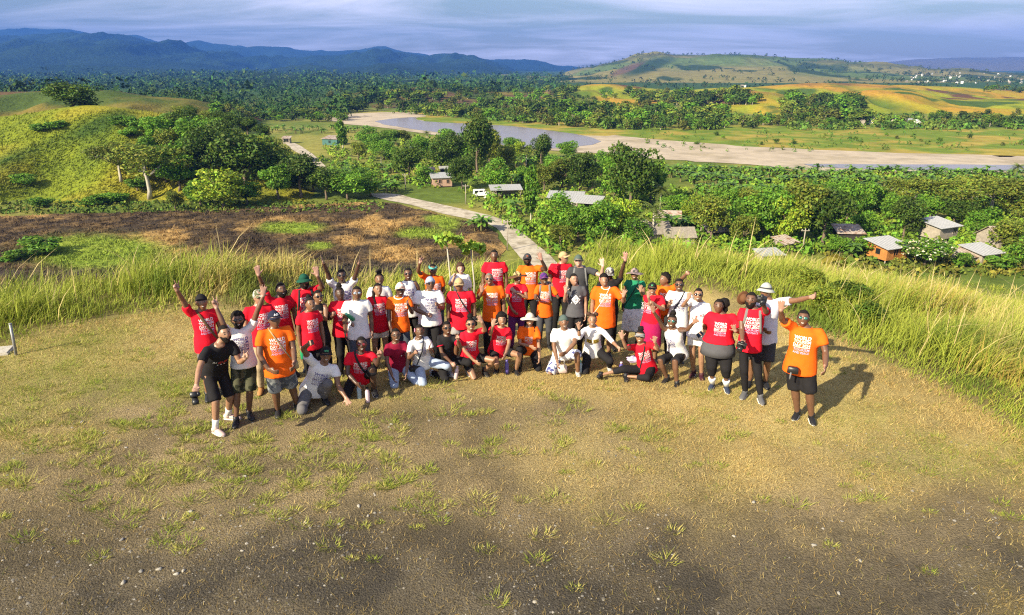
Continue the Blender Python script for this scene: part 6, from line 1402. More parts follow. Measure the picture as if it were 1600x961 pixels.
            hb_ = shell(g, .020, lambda d: float(sstep(.30, .36, d[2] + .1 * d[1] * -1)))
            ho_ = part('hat', hb_, [CLO[cm]]); w, dr = {'bucket': (.055, .045), 'sun': (.095, .030), 'wide': (.11, .02)}[kind]
            part('brim', rim(0, 360, .048, w, dr, 30, wave=.012 if kind != 'bucket' else .004), [bm_], ho_)
            if kind == 'bucket' and cm == 'greyhat':
                part('hat_band', rim(0, 360, .062, .012, .02, 30), [CLO['charcoal']], ho_)
    if sp['extra']: sp['extra'](g, root, part)
# pieces worn with the clothes
def flower(e, col): 
    def f(g, root, part):
        b = MB(); c = g['hc'] + g['R0'] @ (np.array([e * .086, .015, .035]) * g['hs'])
        for k in range(5): b.sphere(c + g['R0'] @ np.array([.004, .02 * math.cos(k * 1.256), .02 * math.sin(k * 1.256)]), (.010, .014, .014), 6, 5)
        part('hair_flower', b, [CLO[col]])
    return f
def collar(col, undershirt=None):
    def f(g, root, part):
        b = MB(); c = g['sc'] + np.array([0, 0, .045 * g['s']]); n = 16; pts = [c + g['rs'] * .078 * g['s'] * math.cos(q) + g['fs'] * (.066 * g['s'] * math.sin(q) + .012) - np.array([0, 0, .028]) * max(0, math.sin(q)) for q in np.linspace(0, 6.283, n)]
        b.tube(pts, [(.016, .010)] * n, 6); part('collar', b, [CLO[col]])
    return f
def headband(col):
    def f(g, root, part):
        part('headband', shell(g, .020, lambda d: float(sstep(.36, .42, d[2] + .3 * d[1])) * float(sstep(.72, .64, d[2] + .3 * d[1]))), [CLO[col]])
    return f
def underlayer(col, drop=.27, flare=1.18):
    def f(g, root, part):
        b = MB(); s, bl = g['s'], g['spec']['bld']; pc, sc = g['pc'], g['sc']; u = unit(sc - pc)
        b.tube([pc + u * .14, pc, pc - u * .10 * s, pc - u * drop * s * .8], [(.150 * s * bl, .115 * s * bl), (.178 * s * bl, .134 * s * bl), (.194 * s * bl, .150 * s * bl), (.200 * s * bl, .154 * s * bl)], 22, side=g['rs'], cap=True); part('undershirt', b, [CLO[col]])
    return f
def both(*fs):
    def f(g, root, part):
        for q in fs: q(g, root, part)
    return f
def waistband(col):
    def f(g, root, part):
        b = MB(); s, bl = g['s'], g['spec']['bld']; u = g['spine']; b.tube([g['pc'] - u * .03, g['pc'] - u * .13 * s], [(.184 * s * bl, .142 * s * bl), (.188 * s * bl, .146 * s * bl)], 20, side=g['rs']); part('waist_wrap', b, [CLO[col]])
    return f
def sleeve_trim(col):
    def f(g, root, part):
        for side in 'AB':
            S, E = g['AR'][side][:2]; b = MB(); c = S * .45 + E * .55; d = unit(E - S); b.tube([c - d * .006, c + d * .010], [.068 * g['s'], .068 * g['s']], 12); part('sleeve_trim', b, [CLO[col]])
    return f
def wristband(side, col):
    def f(g, root, part):
        S, E, Wp = g['AR'][side][:3]; d = unit(E - Wp); b = MB(); b.tube([Wp + d * .012, Wp + d * .032], [.033 * g['s']] * 2, 10); part('wristband', b, [CLO[col]])
    return f
# ---------------------------------------------------------------- the group, one by one
SIT = lambda kz=.45, o=.3: dict(A=('U', (-o, 1), kz, (0, -.4)), B=('U', (o, 1), kz, (0, -.4)))
person('p1', 'person in red tee and black cap raising one V sign, brown strap across chest', (313, 458), 1.70, skin=2, hat=('beanie', 'black'), sh=(297, 485, 334, 489), A=(285, 468, 276, 453, 274, 437, 'v'), B='down', bottom=('shorts', 'grey'), prx=.02, yaw=8)
person('p2', 'person bending forward in black tee and long black shorts, camera hanging from one hand', (349, 508), 1.60, 1.74, skin=3, sh=(321, 549, 366, 552), pel=(-.10, -.26), yaw=22, A=(311, 577, 307, 602, 0, 0, 'grip'), B=(376, 570, 383, 560, 387, 546, 'v'), shirt=('black', .6, .10), pr='dark', bottom=('kneeshorts', 'black', 1.0), shoes='pinkish', sole='w', socks=True, feet=dict(A=(337, 670), B=(357, 648)), beard=.3, smile=0, hyaw=8, fyaw=25)
person('p3', 'person in white tee, dark sunglasses and camouflage shorts with both arms raised', (370, 487), 1.66, skin=1, sh=(356, 511, 389, 507), A=(349, 506, 336, 476, 331, 456, 'v'), B=(402, 486, 411, 463, 411, 441, 'open'), shirt=('white', .5, .06), pr='wtdv', bottom=('kneeshorts', 'camo', 1.15), shoes='black', glasses='dark', hair='curly', beard=.4, feet=dict(A=(369, 655), B=(389, 644)))
person('p4', 'person in red tee, camouflage cap, khaki trousers and tan boots', (403, 451), 1.70, skin=4, sh=(383, 482, 425, 482), A='down', B='down', hat=('cap', 'camocap'), bottom=('long', 'khaki'), shoes='tanboot', hyaw=30, glasses='dark', hair='short', prx=.04)
person('p5', 'bearded person in red tee with one arm raised high and open palm', (438, 441), 1.68, skin=1, sh=(417, 464, 456, 479), A=(411, 446, 404, 430, 400, 412, 'open'), B='down', beard=1.3, hair='short', yaw=12, bottom=('long', 'black'), hyaw=10)
person('p6', 'person in orange tee, navy cap and grey camouflage cargo shorts, both arms lowered', (427, 484), 1.72, bld=1.12, skin=1, sh=(402, 519, 456, 519), A=(405, 556, 420, 578, 434, 582, 'relax'), B=(459, 546, 460, 566, 458, 580, 'relax'), shirt=('orange', .62, .16), hat=('cap', 'navy', None, 'ASI', PW), bottom=('kneeshorts', 'camogrey', 1.15), shoes='black', feet=dict(A=(434, 640), B=(464, 632)), yaw=10, hyaw=10, smile=0)
person('p7', 'person in dark green bucket hat and red tee waving one bent arm', (474, 427), 1.76, skin=1, hat=('bucket', 'bottle'), sh=(463, 459, 492, 452), A='down', B=(504, 449, 496, 431, 492, 412, 'open'), beard=.8, glasses='dark', smile=0, pr='wtd')
person('p8', 'person in red tee with tied back hair, hugged round the shoulder by a neighbour', (484, 464), 1.56, sex='f', skin=2, sh=(469, 495, 496, 496), A='down', B='down', hair='bun', yaw=12, bottom=('long', 'black'), shoes='white', sole='w', hyaw=12, prx=.03)
person('p9', 'person in black sleeveless top and dark sunglasses with an arm round a red shirted neighbour', (496, 453), 1.56, sex='f', skin=2, sh=(480, 484, 512, 484), A=(470, 492, 476, 497, 478, 508, 'relax'), B=(509, 500, 501, 491, 501, 480, 'one'), shirt=('black', 0, .20), pr=None, glasses='dark', bottom=('long', 'black'), hyaw=18, hair='tied')
person('p10', 'person in white tee and sunglasses raising both arms with thumbs up', (533, 420), 1.76, skin=0, sh=(517, 441, 552, 441), A=(511, 424, 505, 410, 502, 403, 'thumb'), B=(557, 427, 561, 411, 562, 405, 'thumb'), shirt=('white', .45, .10), pr='wtdv', glasses='dark', smile=0, prx=.03)
person('p11', 'person in red tee with small hair bun holding a green bottle against the chest', (530, 448), 1.58, sex='f', bld=1.12, skin=0, sh=(515, 481, 553, 481), A=(514, 505, 521, 492, 523, 482, 'one'), B=(557, 503, 551, 507, 547, 505, 'grip'), hair='topbun', bottom=('long', 'black'), smile=0, yaw=6)
person('p12', 'person in white polo shirt and silver mirror sunglasses between two red shirts', (557, 447), 1.62, bld=1.05, skin=1, sh=(541, 470, 573, 473), shirt=('white', .6, .14), pr='logo', glasses='silver', bottom=('long', 'denim'), smile=0, extra=collar('white'))
person('p13', 'person in plain white tee with a high hair bun behind the row', (592, 425), 1.70, sex='f', skin=2, sh=(573, 456, 612, 457), shirt=('white', .6, .14), pr=None, hair='topbun', bottom=('long', 'black'), hatx=.06)
person('p14', 'person in red tee and pale shorts with long side hair making a small hand sign', (590, 442), 1.57, sex='f', skin=3, sh=(575, 470, 604, 472), A=(574, 494, 580, 484, 581, 474, 'v'), B='down', bottom=('shorts', 'cream', 1.05), hair='sidelong', shoes='black', hyaw=12, prx=.03, shirt=('red', .6, .14))
person('p15', 'person in orange tee, pale trucker cap and dark sunglasses, one fist at the chest', (625, 440), 1.62, skin=0, bld=.92, sh=(605, 467, 642, 470), A=(607, 495, 610, 512, 611, 522, 'relax'), B=(644, 489, 637, 475, 635, 468, 'thumb'), shirt=('orange', .66, .12), hat=('cap', 'truckercap'), glasses='dark', bottom=('long', 'denim'), prx=.02, extra=collar('white'))
person('p16', 'person in white sleeveless tee and sunglasses behind the orange shirt with pale cap', (637, 418), 1.74, sex='f', skin=1, sh=(624, 445, 651, 446), shirt=('white', 0, .12), pr='wtdv', glasses='dark', hair='short', bottom=('long', 'black'), B='down')
person('p17', 'crouching person in white tee and black cap stretching one open hand to the ground', (508, 541), 0.97, 1.68, skin=2, bld=1.10, sh=(484, 563, 526, 580), pel=(-.18, -.16), yaw=6, A=(474, 545, 484, 536, 494, 534, 'grip'), B=(529, 606, 541, 622, 546, 634, 'open'), legs=dict(A=('K', (-.35, 1), 0, (.1, -1)), B=('U', (.35, 1), .40, (-.1, -.5))), shirt=('white', .5, .08), pr='wtdv', hat=('cap', 'black', None, 'WTD', PGREEN), bottom=('long', 'grey', 1.1), hroll=6)
person('p18', 'crouching person in red tee and reddish glasses making a V sign, camera straps on shoulders', (564, 526), 1.01, 1.70, skin=0, sh=(540, 556, 586, 556), pel=(-.03, -.22), A=(543, 585, 558, 600, 566, 606, 'relax'), B=(590, 570, 593, 556, 594, 541, 'v'), legs=dict(A=('K', (-.5, 1), 0, (.1, -1)), B=('U', (.35, 1), .46, (.0, -.3))), bottom=('kneeshorts', 'black'), glasses='red', hair='short', shoes='black', sole='w')
person('p19', 'kneeling person in maroon tee and pale blue jeans with hands resting on knees', (618, 513), 0.97, 1.60, sex='f', skin=1, sh=(603, 543, 634, 542), pel=(.02, -.14), A='knee', B='knee', legs=dict(A=('K', (-.10, 1), 0, (0, -1)), B=('K', (.55, 1), 0, (0, -1))), shirt=('maroon', .6, .06), pr='dot', bottom=('long', 'jeans', 1.08), glasses='clear', hair='tied', shoes='white', sole='w', yaw=6)
person('p20', 'kneeling person in white polo with blue collar, pale jeans and a flower behind the ear', (655, 507), 1.02, 1.60, sex='f', skin=1, sh=(640, 535, 669, 533), pel=(.04, -.14), A=(639, 560, 649, 551, 655, 546, 'fist'), B=(678, 556, 671, 545, 671, 537, 'thumb'), legs=dict(A=('K', (.0, 1), 0, (0, -1)), B=('U', (.75, .8), .30, (.15, -.4))), shirt=('white', .66, .10), pr='wtdv', bottom=('long', 'jeans', 1.08), hair='tied', shoes='palegrey', sole='w', extra=both(flower(-1, 'pink'), collar('bluecap')), prs=.8, yaw=12)
person('p21', 'person in orange tee with teal headband raising one arm in an OK sign', (676, 412), 1.70, sex='f', bld=1.1, skin=1, sh=(658, 436, 696, 440), A=(653, 424, 656, 411, 661, 396, 'v'), B='front', shirt=('orange', .6, .14), glasses='clear', hair='short', bottom=('long', 'denim'), smile=0, extra=headband('teal'), prx=.04, hyaw=12)
person('p22', 'person in large white tee, backwards blue cap and sunglasses with a fist across the belly', (672, 431), 1.68, bld=1.15, skin=1, sh=(650, 462, 690, 461), A=(647, 487, 673, 494, 680, 494, 'fist'), B=(692, 484, 686, 480, 684, 472, 'relax'), shirt=('white', .68, .10), pr='wtdv', hat=('capback', 'bluecap'), glasses='dark', bottom=('long', 'black'), hair=None, prx=.03, hyaw=8, smile=0)
person('p23', 'fair skinned person in white blouse with brown bob hair and a small V sign', (719, 410), 1.66, sex='f', skin=5, sh=(704, 436, 735, 438), A=(704, 446, 710, 432, 711, 424, 'v'), shirt=('white', .9, .14), pr=None, hair='bob', hairm=HAIRB, bottom=('long', 'black'), hyaw=12)
person('p24', 'broad person in red tee and tan cap with black shoulder bag strap', (717, 433), 1.64, bld=1.18, skin=2, sh=(698, 459, 742, 459), A='down', B='down', hat=('cap', 'tan'), bottom=('shorts', 'midgrey', 1.1), smile=0, hpitch=6, shirt=('red', .62, .16))
person('p25', 'tall person in red tee with short hair standing above the back row', (772, 390), 1.84, bld=1.05, skin=1, sh=(751, 421, 795, 421), smile=0, prx=.05, hair='short', hairm=None)
person('p26', 'person in orange tee and dark sunglasses with shaved head lifting one open palm', (764, 426), 1.66, skin=2, sh=(748, 453, 789, 454), A=(747, 466, 753, 455, 751, 441, 'open'), B='down', shirt=('orange', .68, .14), glasses='dark', hair='bald', hairm=HAIRG, prx=.0)
person('p27', 'person in orange tee and black badge cap in the back row waving', (824, 395), 1.78, bld=1.08, skin=0, sh=(806, 421, 848, 420), B=(853, 421, 846, 406, 841, 391, 'open'), A='down', shirt=('orange', .5, .14), hat=('cap', 'charcoal', None, 'O', PO), beard=.2, smile=0, prx=.03)
person('p28', 'person in red tee and wide flower patterned sun hat waving at the shoulder', (809, 423), 1.62, sex='f', skin=2, sh=(791, 449, 824, 450), A=(792, 474, 802, 487, 808, 492, 'relax'), B=(823, 466, 805, 456, 796, 447, 'open'), hat=('wide', 'flowerhat', 'brown'), bottom=('long', 'purple'), hyaw=16, hroll=-4, hair='short', extra=None)
person('p29', 'person in orange tee, purple cap and backpack straps waving an open hand', (850, 425), 1.58, sex='f', skin=1, bld=.95, sh=(837, 451, 866, 450), A=(836, 467, 841, 465, 845, 462, 'grip'), B=(874, 468, 864, 451, 860, 441, 'open'), shirt=('orange', .66, .14), hat=('cap', 'purplecap'), bottom=('long', 'charcoal'), hyaw=12, hair='short')
person('p30', 'person in red tee and tan cap with dark glasses looking to the side', (881, 392), 1.80, bld=1.1, skin=4, sh=(860, 418, 894, 418), hat=('cap', 'tan'), glasses='dark', hyaw=55, yaw=10, smile=1, prx=.05, hair='short')
person('p31', 'fair skinned person in dark shirt and green cap waving with a bare arm', (904, 397), 1.80, bld=1.08, skin=5, sh=(887, 424, 925, 425), A='down', B=(940, 431, 942, 416, 938, 399, 'open'), shirt=('charcoal', .6, .14), pr=None, hat=('cap', 'oldgreen'), hair='short', hairm=HAIRG, extra=collar('charcoal'))
person('p32', 'person in dark grey tee with white diamond emblem lifting one hand beside the face', (897, 427), 1.62, sex='f', skin=4, sh=(882, 456, 918, 457), A=(882, 471, 884, 456, 883, 443, 'open'), B='down', shirt=('slate', .5, .08), pr='emblem', hair='long', hyaw=22, prs=.95, bottom=('long', 'black'))
person('p33', 'person in long orange tee with a flower behind the ear, arm out waving', (944, 428), 1.62, bld=1.18, skin=3, sh=(926, 458, 966, 459), A='down', B=(975, 472, 974, 463, 978, 450, 'open'), shirt=('orange', .72, .26), hair='curly', bottom=('kneeshorts', 'black'), extra=both(flower(-1, 'pink'), collar('white')), hyaw=10, prs=1.05, feet=None, smile=1)
person('p34', 'person in black shirt and grey patterned cap half hidden, one dark arm straight up', (953, 416), 1.70, skin=0, sh=(940, 442, 967, 440), A='down', B=(972, 422, 977, 407, 977, 391, 'open'), shirt=('black', .4, .14), pr=None, hat=('cap', 'camograde'), smile=0, hpitch=-6, extra=wristband('B', 'black'))
person('p35', 'person in green top and floppy sun hat with a white patterned wrap skirt', (992, 418), 1.62, sex='f', bld=1.12, skin=2, sh=(977, 446, 1007, 448), A='down', B=(1006, 471, 1001, 455, 1002, 442, 'open'), shirt=('green', .3, .06), pr=None, hat=('sun', 'pinkgrey', 'pinkgrey'), glasses='dark', bottom=('skirt', 'lace'), hair='short')
person('p36', 'person in crimson tee and black cap with green letter shading the eyes', (1020, 440), 1.54, sex='f', bld=1.1, skin=3, sh=(1004, 470, 1036, 470), A=(1018, 478, 1013, 464, 1014, 452, 'open'), B=(1037, 484, 1024, 476, 1017, 470, 'relax'), shirt=('red', .66, .22), pr='wtd', prx=-.10, hat=('cap', 'black', None, 'K', PGREEN), glasses='dark', bottom=('skirt', 'pinkprint'), hair='tied')
person('p37', 'person in orange tee behind the row looking aside with one arm stretched out', (1039, 426), 1.66, skin=2, sh=(1028, 450, 1054, 447), A='down', B=(1066, 435, 1074, 427, 1078, 423, 'fist'), shirt=('orange', .6, .14), hair='curly', hyaw=-45, smile=0)
person('p38', 'person in plain white tee and sunglasses making a V sign, dark strap across the chest', (1062, 435), 1.60, bld=1.08, skin=1, sh=(1044, 463, 1080, 463), A=(1040, 482, 1047, 475, 1048, 463, 'v'), B='down', shirt=('white', .55, .16), pr='wtdv', glasses='dark', hair='short', bottom=('long', 'black'))
person('p39', 'person in white tee and pale shorts with sunglasses, one hand raised, phone in the other', (1092, 450), 1.57, sex='f', skin=3, sh=(1077, 479, 1109, 480), A=(1067, 478, 1075, 467, 1078, 453, 'open'), B=(1107, 511, 1094, 524, 1088, 525, 'grip'), shirt=('white', .58, .12), pr='ps', glasses='dark', hair='backbun', bottom=('shorts', 'offwhite', 1.12), shoes='maroon', sole='w', feet=dict(A=(1084, 581), B=(1096, 586)), yaw=-4)
person('p40', 'stout person in red tee over grey undershirt, black knee shorts and white socks, palm raised', (1124, 467), 1.53, sex='f', bld=1.52, skin=1, sh=(1103, 503, 1150, 503), A='back', B=(1160, 520, 1149, 517, 1145, 503, 'open'), shirt=('red', .70, -.02), bottom=('capri', 'black', .95), shoes='navy', sole='w', socks=True, hair='pony', feet=dict(A=(1113, 599), B=(1135, 603)), extra=underlayer('slate'), prs=1.05, smile=0)
person('p41', 'bearded person in red tee, slim black trousers and backpack, holding a camera up', (1175, 456), 1.75, bld=.96, skin=1, sh=(1162, 492, 1192, 490), A=(1159, 515, 1160, 534, 1162, 540, 'grip'), B=(1196, 487, 1191, 470, 1190, 461, 'grip'), bottom=('long', 'black', .88), beard=.7, hair='short', smile=0, shoes='grey', sole='w', feet=dict(A=(1164, 612), B=(1188, 619)), hyaw=-8)
person('p42', 'person in pale tee and grey bucket hat stretching one arm straight out to the side', (1198, 441), 1.76, bld=1.08, skin=2, sh=(1182, 470, 1218, 470), A='front', B=(1247, 469, 1267, 464, 1279, 461, 'relax'), shirt=('paleblue', .55, .16), pr=None, hat=('bucket', 'greyhat'), bottom=('kneeshorts', 'charcoal', 1.2), shoes='black', hyaw=-8, extra=collar('paleblue'), smile=0)
person('p43', 'stout person in orange tee, black shorts and green mirror sunglasses raising an open palm', (1257, 484), 1.70, bld=1.22, skin=1, sh=(1231, 516, 1286, 520), A=(1222, 499, 1220, 485, 1222, 466, 'open'), B=(1291, 555, 1290, 572, 1288, 588, 'relax'), shirt=('orange', .66, .16), prs=1.08, prx=-.02, glasses='green', bottom=('kneeshorts', 'black', 1.12), shoes='black', sole='w', feet=dict(A=(1246, 644), B=(1268, 650)), hair='short')
person('p44', 'kneeling person in black polo with red sleeve trim and sunglasses making a V sign', (698, 502), 1.04, 1.62, sex='f', skin=1, sh=(685, 531, 711, 528), pel=(-.04, -.16), A=(692, 557, 710, 572, 716, 576, 'grip'), B=(719, 542, 715, 530, 717, 519, 'v'), legs=dict(A=('K', (.3, 1), 0, (-.6, -.8)), B=('U', (.9, .7), .34, (.0, -.4))), shirt=('black', .6, .08), pr=None, glasses='dark', hair='tied', bottom=('long', 'black'), shoes='white', sole='w', extra=sleeve_trim('crimson'), hyaw=12)
person('p45', 'kneeling person in red tee and black shorts waving beside the head, white rimmed glasses', (735, 496), 1.09, 1.64, sex='f', skin=3, sh=(720, 523, 750, 520), pel=(-.02, -.12), A=(727, 554, 743, 566, 750, 571, 'relax'), B=(758, 516, 753, 503, 746, 490, 'open'), legs=dict(A=('K', (.35, 1), 0, (0, -1)), B=('U', (.8, .8), .36, (-.2, -.4))), glasses='dark', hair='topbun', bottom=('shorts', 'black'), shoes='black', prs=.95, shirt=('red', .7, .1), yaw=10)
person('p46', 'crouching person in red tee with loose dark hair lifting an open hand', (784, 489), 1.13, 1.62, sex='f', skin=3, sh=(768, 515, 797, 516), pel=(-.05, -.16), A=(766, 522, 770, 509, 772, 494, 'open'), B=(795, 538, 790, 553, 787, 564, 'relax'), legs=dict(A=('U', (.15, 1), .30, (0, -.5)), B=('U', (.85, .8), .42, (-.1, -.3))), hair='bigcurl', bottom=('shorts', 'black'), shoes='black', prs=.95, prx=.03, shirt=('red', .7, .1), hyaw=8)
person('p47', 'crouching person in orange tee and cream sun hat with dark braids', (828, 488), 1.06, 1.62, sex='f', skin=3, sh=(811, 520, 841, 519), pel=(0, -.14), A=(812, 540, 829, 541, 836, 548, 'relax'), B=(842, 542, 843, 560, 842, 572, 'relax'), legs=dict(A=('U', (-.2, 1), .46, (-.1, -.4)), B=('K', (.3, 1), 0, (0, -1))), shirt=('orange', .7, .06), hat=('sun', 'cream', 'cream'), hair='braids', bottom=('long', 'black'), shoes='black', sole='w', prs=.75)
person('p48', 'crouching person in plain white tee, backwards green cap and blue patterned shorts', (881, 491), 1.09, 1.66, skin=2, bld=1.05, sh=(866, 517, 897, 515), pel=(0, -.14), A=(866, 546, 871, 566, 871, 578, 'relax'), B=(898, 536, 884, 551, 876, 554, 'relax'), legs=dict(A=('K', (-.45, 1), 0, (0, -1)), B=('U', (.4, 1), .46, (.1, -.3))), shirt=('white', .7, .06), pr=None, hat=('capback', 'oldgreen'), bottom=('kneeshorts', 'floral', 1.12), shoes='palegrey', sole='w', hyaw=10, hair='short')
person('p49', 'kneeling person in white long sleeved top with gold printed band and two hair puffs', (926, 489), 1.10, 1.60, sex='f', skin=3, sh=(911, 513, 941, 513), pel=(.02, -.14), A=(905, 528, 905, 513, 902, 501, 'open'), B=(955, 532, 966, 543, 972, 548, 'relax'), legs=dict(A=('K', (-.15, 1), 0, (0, -1)), B=('U', (.6, .9), .32, (0, -.4))), shirt=('white', 1.35, .10), pr='goldband', hair='puffs', hairm=HAIRB, bottom=('long', 'black'), shoes='palegrey', hatx=.05, extra=wristband('A', 'black'))
person('p50', 'person in red tee and grey visor sitting on the grass with one leg stretched out', (1001, 514), .88, 1.60, sex='f', skin=3, sh=(986, 539, 1018, 539), pel=(.12, -.10), A=(978, 543, 972, 528, 969, 514, 'open'), B=(1029, 546, 1023, 534, 1025, 523, 'open'), legs=dict(A=('U', (-.9, .55), .17, (-1, .25), .7), B=('U', (-.2, 1), .14, (-.8, -.3), .2)), hat=('visor', 'midgrey'), glasses='dark', hair='topbun', bottom=('capri', 'black'), shoes='black', shirt=('red', .6, .08), hyaw=-6, prx=.02)
person('p51', 'crouching person in white sleeveless tee and green sunglasses with both arms spread', (1051, 491), 1.17, 1.64, sex='f', skin=1, sh=(1036, 517, 1067, 518), pel=(.10, -.14), yaw=-14, A=(1030, 500, 1021, 487, 1020, 474, 'open'), B=(1074, 515, 1084, 504, 1092, 498, 'open'), legs=dict(A=('U', (-.25, 1), .42, (.25, -.4)), B=('U', (-.05, 1), .46, (.35, -.25))), shirt=('white', 0, .08), pr='wtdv', glasses='green', hair='topbun', bottom=('kneeshorts', 'black'), shoes='black', sole='w', prs=.8, prx=-.04)
finish_people()
# ---------------------------------------------------------------- things carried, held and set down
plastic_k = mat('black_plastic', (0.014, 0.014, 0.015), 0.4, spec=0.5); glass_k = mat('lens_glass', (0.01, 0.012, 0.02), 0.05, spec=0.9)
leather = mat('black_leather', (0.016, 0.015, 0.015), 0.4, noise=0.2, nscale=30, bump=0.3, bscale=60); webbing = mat('brown_webbing', (0.12, 0.07, 0.035), 0.9); webk = mat('black_webbing', (0.02, 0.02, 0.022), 0.9); webg = mat('grey_webbing', (0.16, 0.16, 0.16), 0.9); webw = mat('white_cord', (0.7, 0.66, 0.6), 0.9); webt = mat('khaki_webbing', (0.33, 0.26, 0.14), 0.9)
olive_bag = mat('olive_canvas', (0.075, 0.07, 0.04), 0.9, noise=0.3, nscale=12, bump=0.3)
def torso_path(g, a, b_, n, front=1, off=.008):
    """points on the shirt between two (right, up) chest coordinates"""
    if 'bv' not in g: g['bv'] = bvh_of(g['m_shirt'])
    out = []
    for q in np.linspace(0, 1, n):
        u = a[0] * (1 - q) + b_[0] * q; v = a[1] * (1 - q) + b_[1] * q
        o = g['pc'] + g['rs'] * u * g['s'] + g['spine'] * v * g['s'] + g['fs'] * .7 * front - g['base']
        h_ = g['bv'].ray_cast(Vector(o), Vector(-g['fs'] * front)); p = np.array(h_[0]) if h_[0] is not None else o - g['fs'] * front * .70
        out.append(p + g['base'] + g['fs'] * front * off)
    return out
def strap_mesh(g, sg, hipx, m, w=.015, top=.075, hipz=.0):
    b = MB(); bl = g['spec']['bld']; A0 = (sg * top, .545); B0 = (-sg * hipx * bl, hipz)
    P = torso_path(g, A0, B0, 12); Q = torso_path(g, A0, B0, 8, -1)
    b.tube(P, [(w, .0035)] * len(P), 6, side=g['rs'] * -sg * .0 + unit(np.cross(g['fs'], unit(P[-1] - P[0])))); b.tube(Q, [(w, .0035)] * len(Q), 6, side=unit(np.cross(g['fs'], unit(Q[-1] - Q[0]))))
    t0, t1 = P[0], Q[0]; b.tube([t0, (t0 + t1) / 2 + np.array([0, 0, .02]), t1], [(w, .0035)] * 3, 6, side=g['rs'])
    return b, P[-1], Q[-1]
def rbox(c, d, R, taper=.92):
    """soft edged box as stacked rings"""
    b = MB(); x, y, z = d; pts = []
    def ring(k, zz_): return [(sx * (x / 2) * k * ax, sy * (y / 2) * k * ay, zz_) for sx, sy, ax, ay in ((-1, -1, 1, .75), (-1, -1, .85, 1), (1, -1, .85, 1), (1, -1, 1, .75), (1, 1, 1, .75), (1, 1, .85, 1), (-1, 1, .85, 1), (-1, 1, 1, .75))]
    L = [ring(.80, -z / 2), ring(1.0, -z / 2 * .82), ring(1.0, 0), ring(taper, z / 2 * .78), ring(taper * .75, z / 2)]
    V = [np.asarray(R) @ np.array(p) + np.array(c) for r_ in L for p in r_]; F = [(i * 8 + k, i * 8 + (k + 1) % 8, (i + 1) * 8 + (k + 1) % 8, (i + 1) * 8 + k) for i in range(4) for k in range(8)] + [tuple(range(8))[::-1], tuple(32 + k for k in range(8))]
    b.add(V, F); return b
def thing_at(name, c, label, cat): o = obj(name, None, loc=c, label=label, cat=cat); o.empty_display_size = .05; return o
def sub(root, nm, b, mats, parent=None, smooth=True):
    c = np.array(root.location); b.v = [tuple(np.array(v) - c) for v in b.v]; return obj(nm, b.mesh(nm, mats, smooth), parent or root)
def bag(key, sg, hipx, label, m=leather, size=(.24, .09, .18), strapm=None, w=.014, at_front=0.0, hipz=.02, name='shoulder_bag'):
    g = FRAMES[key]; sb, p, q = strap_mesh(g, sg, hipx, m, w, hipz=hipz); c = (p * (.5 + at_front * .5) + q * (.5 - at_front * .5)) - g['spine'] * size[2] * .45 - g['rs'] * sg * .03
    R = np.stack([g['rs'], g['fs'], g['spine']], 1)
    if at_front < .5: R = np.stack([g['fs'], -g['rs'], g['spine']], 1)
    root = thing_at(name, c, label, 'bag'); sub(root, 'pouch', rbox(c, size, R), [m]); sub(root, 'strap', sb, [strapm or m])
    fl = rbox(c + R @ np.array([0, size[1] * .30, size[2] * .17]), (size[0] * .96, size[1] * .55, size[2] * .55), R); sub(root, 'flap', fl, [m])
def camera(c, f, u, label):
    f = unit(f); u = unit(u - f * (u @ f)); r = np.cross(f, u); root = thing_at('camera', c, label, 'camera'); R = np.stack([r, f, u], 1)
    sub(root, 'body', rbox(c, (.135, .07, .09), R, .97), [plastic_k]); b = rbox(c + u * .055, (.05, .055, .035), R, .8); sub(root, 'viewfinder', b, [plastic_k])
    b = MB(); b.tube([c + f * .03, c + f * .07, c + f * .075, c + f * .13], [.036, .036, .042, .042], 14); l = sub(root, 'lens', b, [plastic_k])
    b = MB(); b.tube([c + f * .129, c + f * .1315], [.034, .03], 14); sub(root, 'glass', b, [glass_k], l)
    b = MB(); b.tube([c + r * .055 + u * .045, c + r * .055 + u * .058], [.012, .012], 8); sub(root, 'dial', b, [webg])
def bottle(c, label, body, cap, h=.22, r=.034, lean=(0, 0), clear=False):
    c = np.array(c, float); root = thing_at('water_bottle', c, label, 'bottle'); u = unit(np.array([lean[0], lean[1], 1.0]))
    b = MB(); b.tube([c, c + u * .006, c + u * h * .35, c + u * h * .70, c + u * h * .82, c + u * h * .88], [r * .9, r, r * (.93 if clear else 1), r, r * .62, r * .55], 14); sub(root, 'body', b, [body])
    b = MB(); b.tube([c + u * h * .87, c + u * h * .99, c + u * h], [r * .62, r * .60, r * .45], 12); sub(root, 'cap', b, [cap])
def phone(key, side, label, tilt=0.0):
    p, D, N, T = HANDS[key, side]; R = np.stack([T, N, D], 1); root = thing_at('phone', p, label, 'phone'); b = MB(); b.box(p + D * .02 + N * .008, (.072, .009, .145), R=R); sub(root, 'case', b, [plastic_k], smooth=False); b = MB(); b.box(p + D * .02 + N * .0135, (.064, .002, .132), R=R); sub(root, 'screen', b, [glass_k], smooth=False)
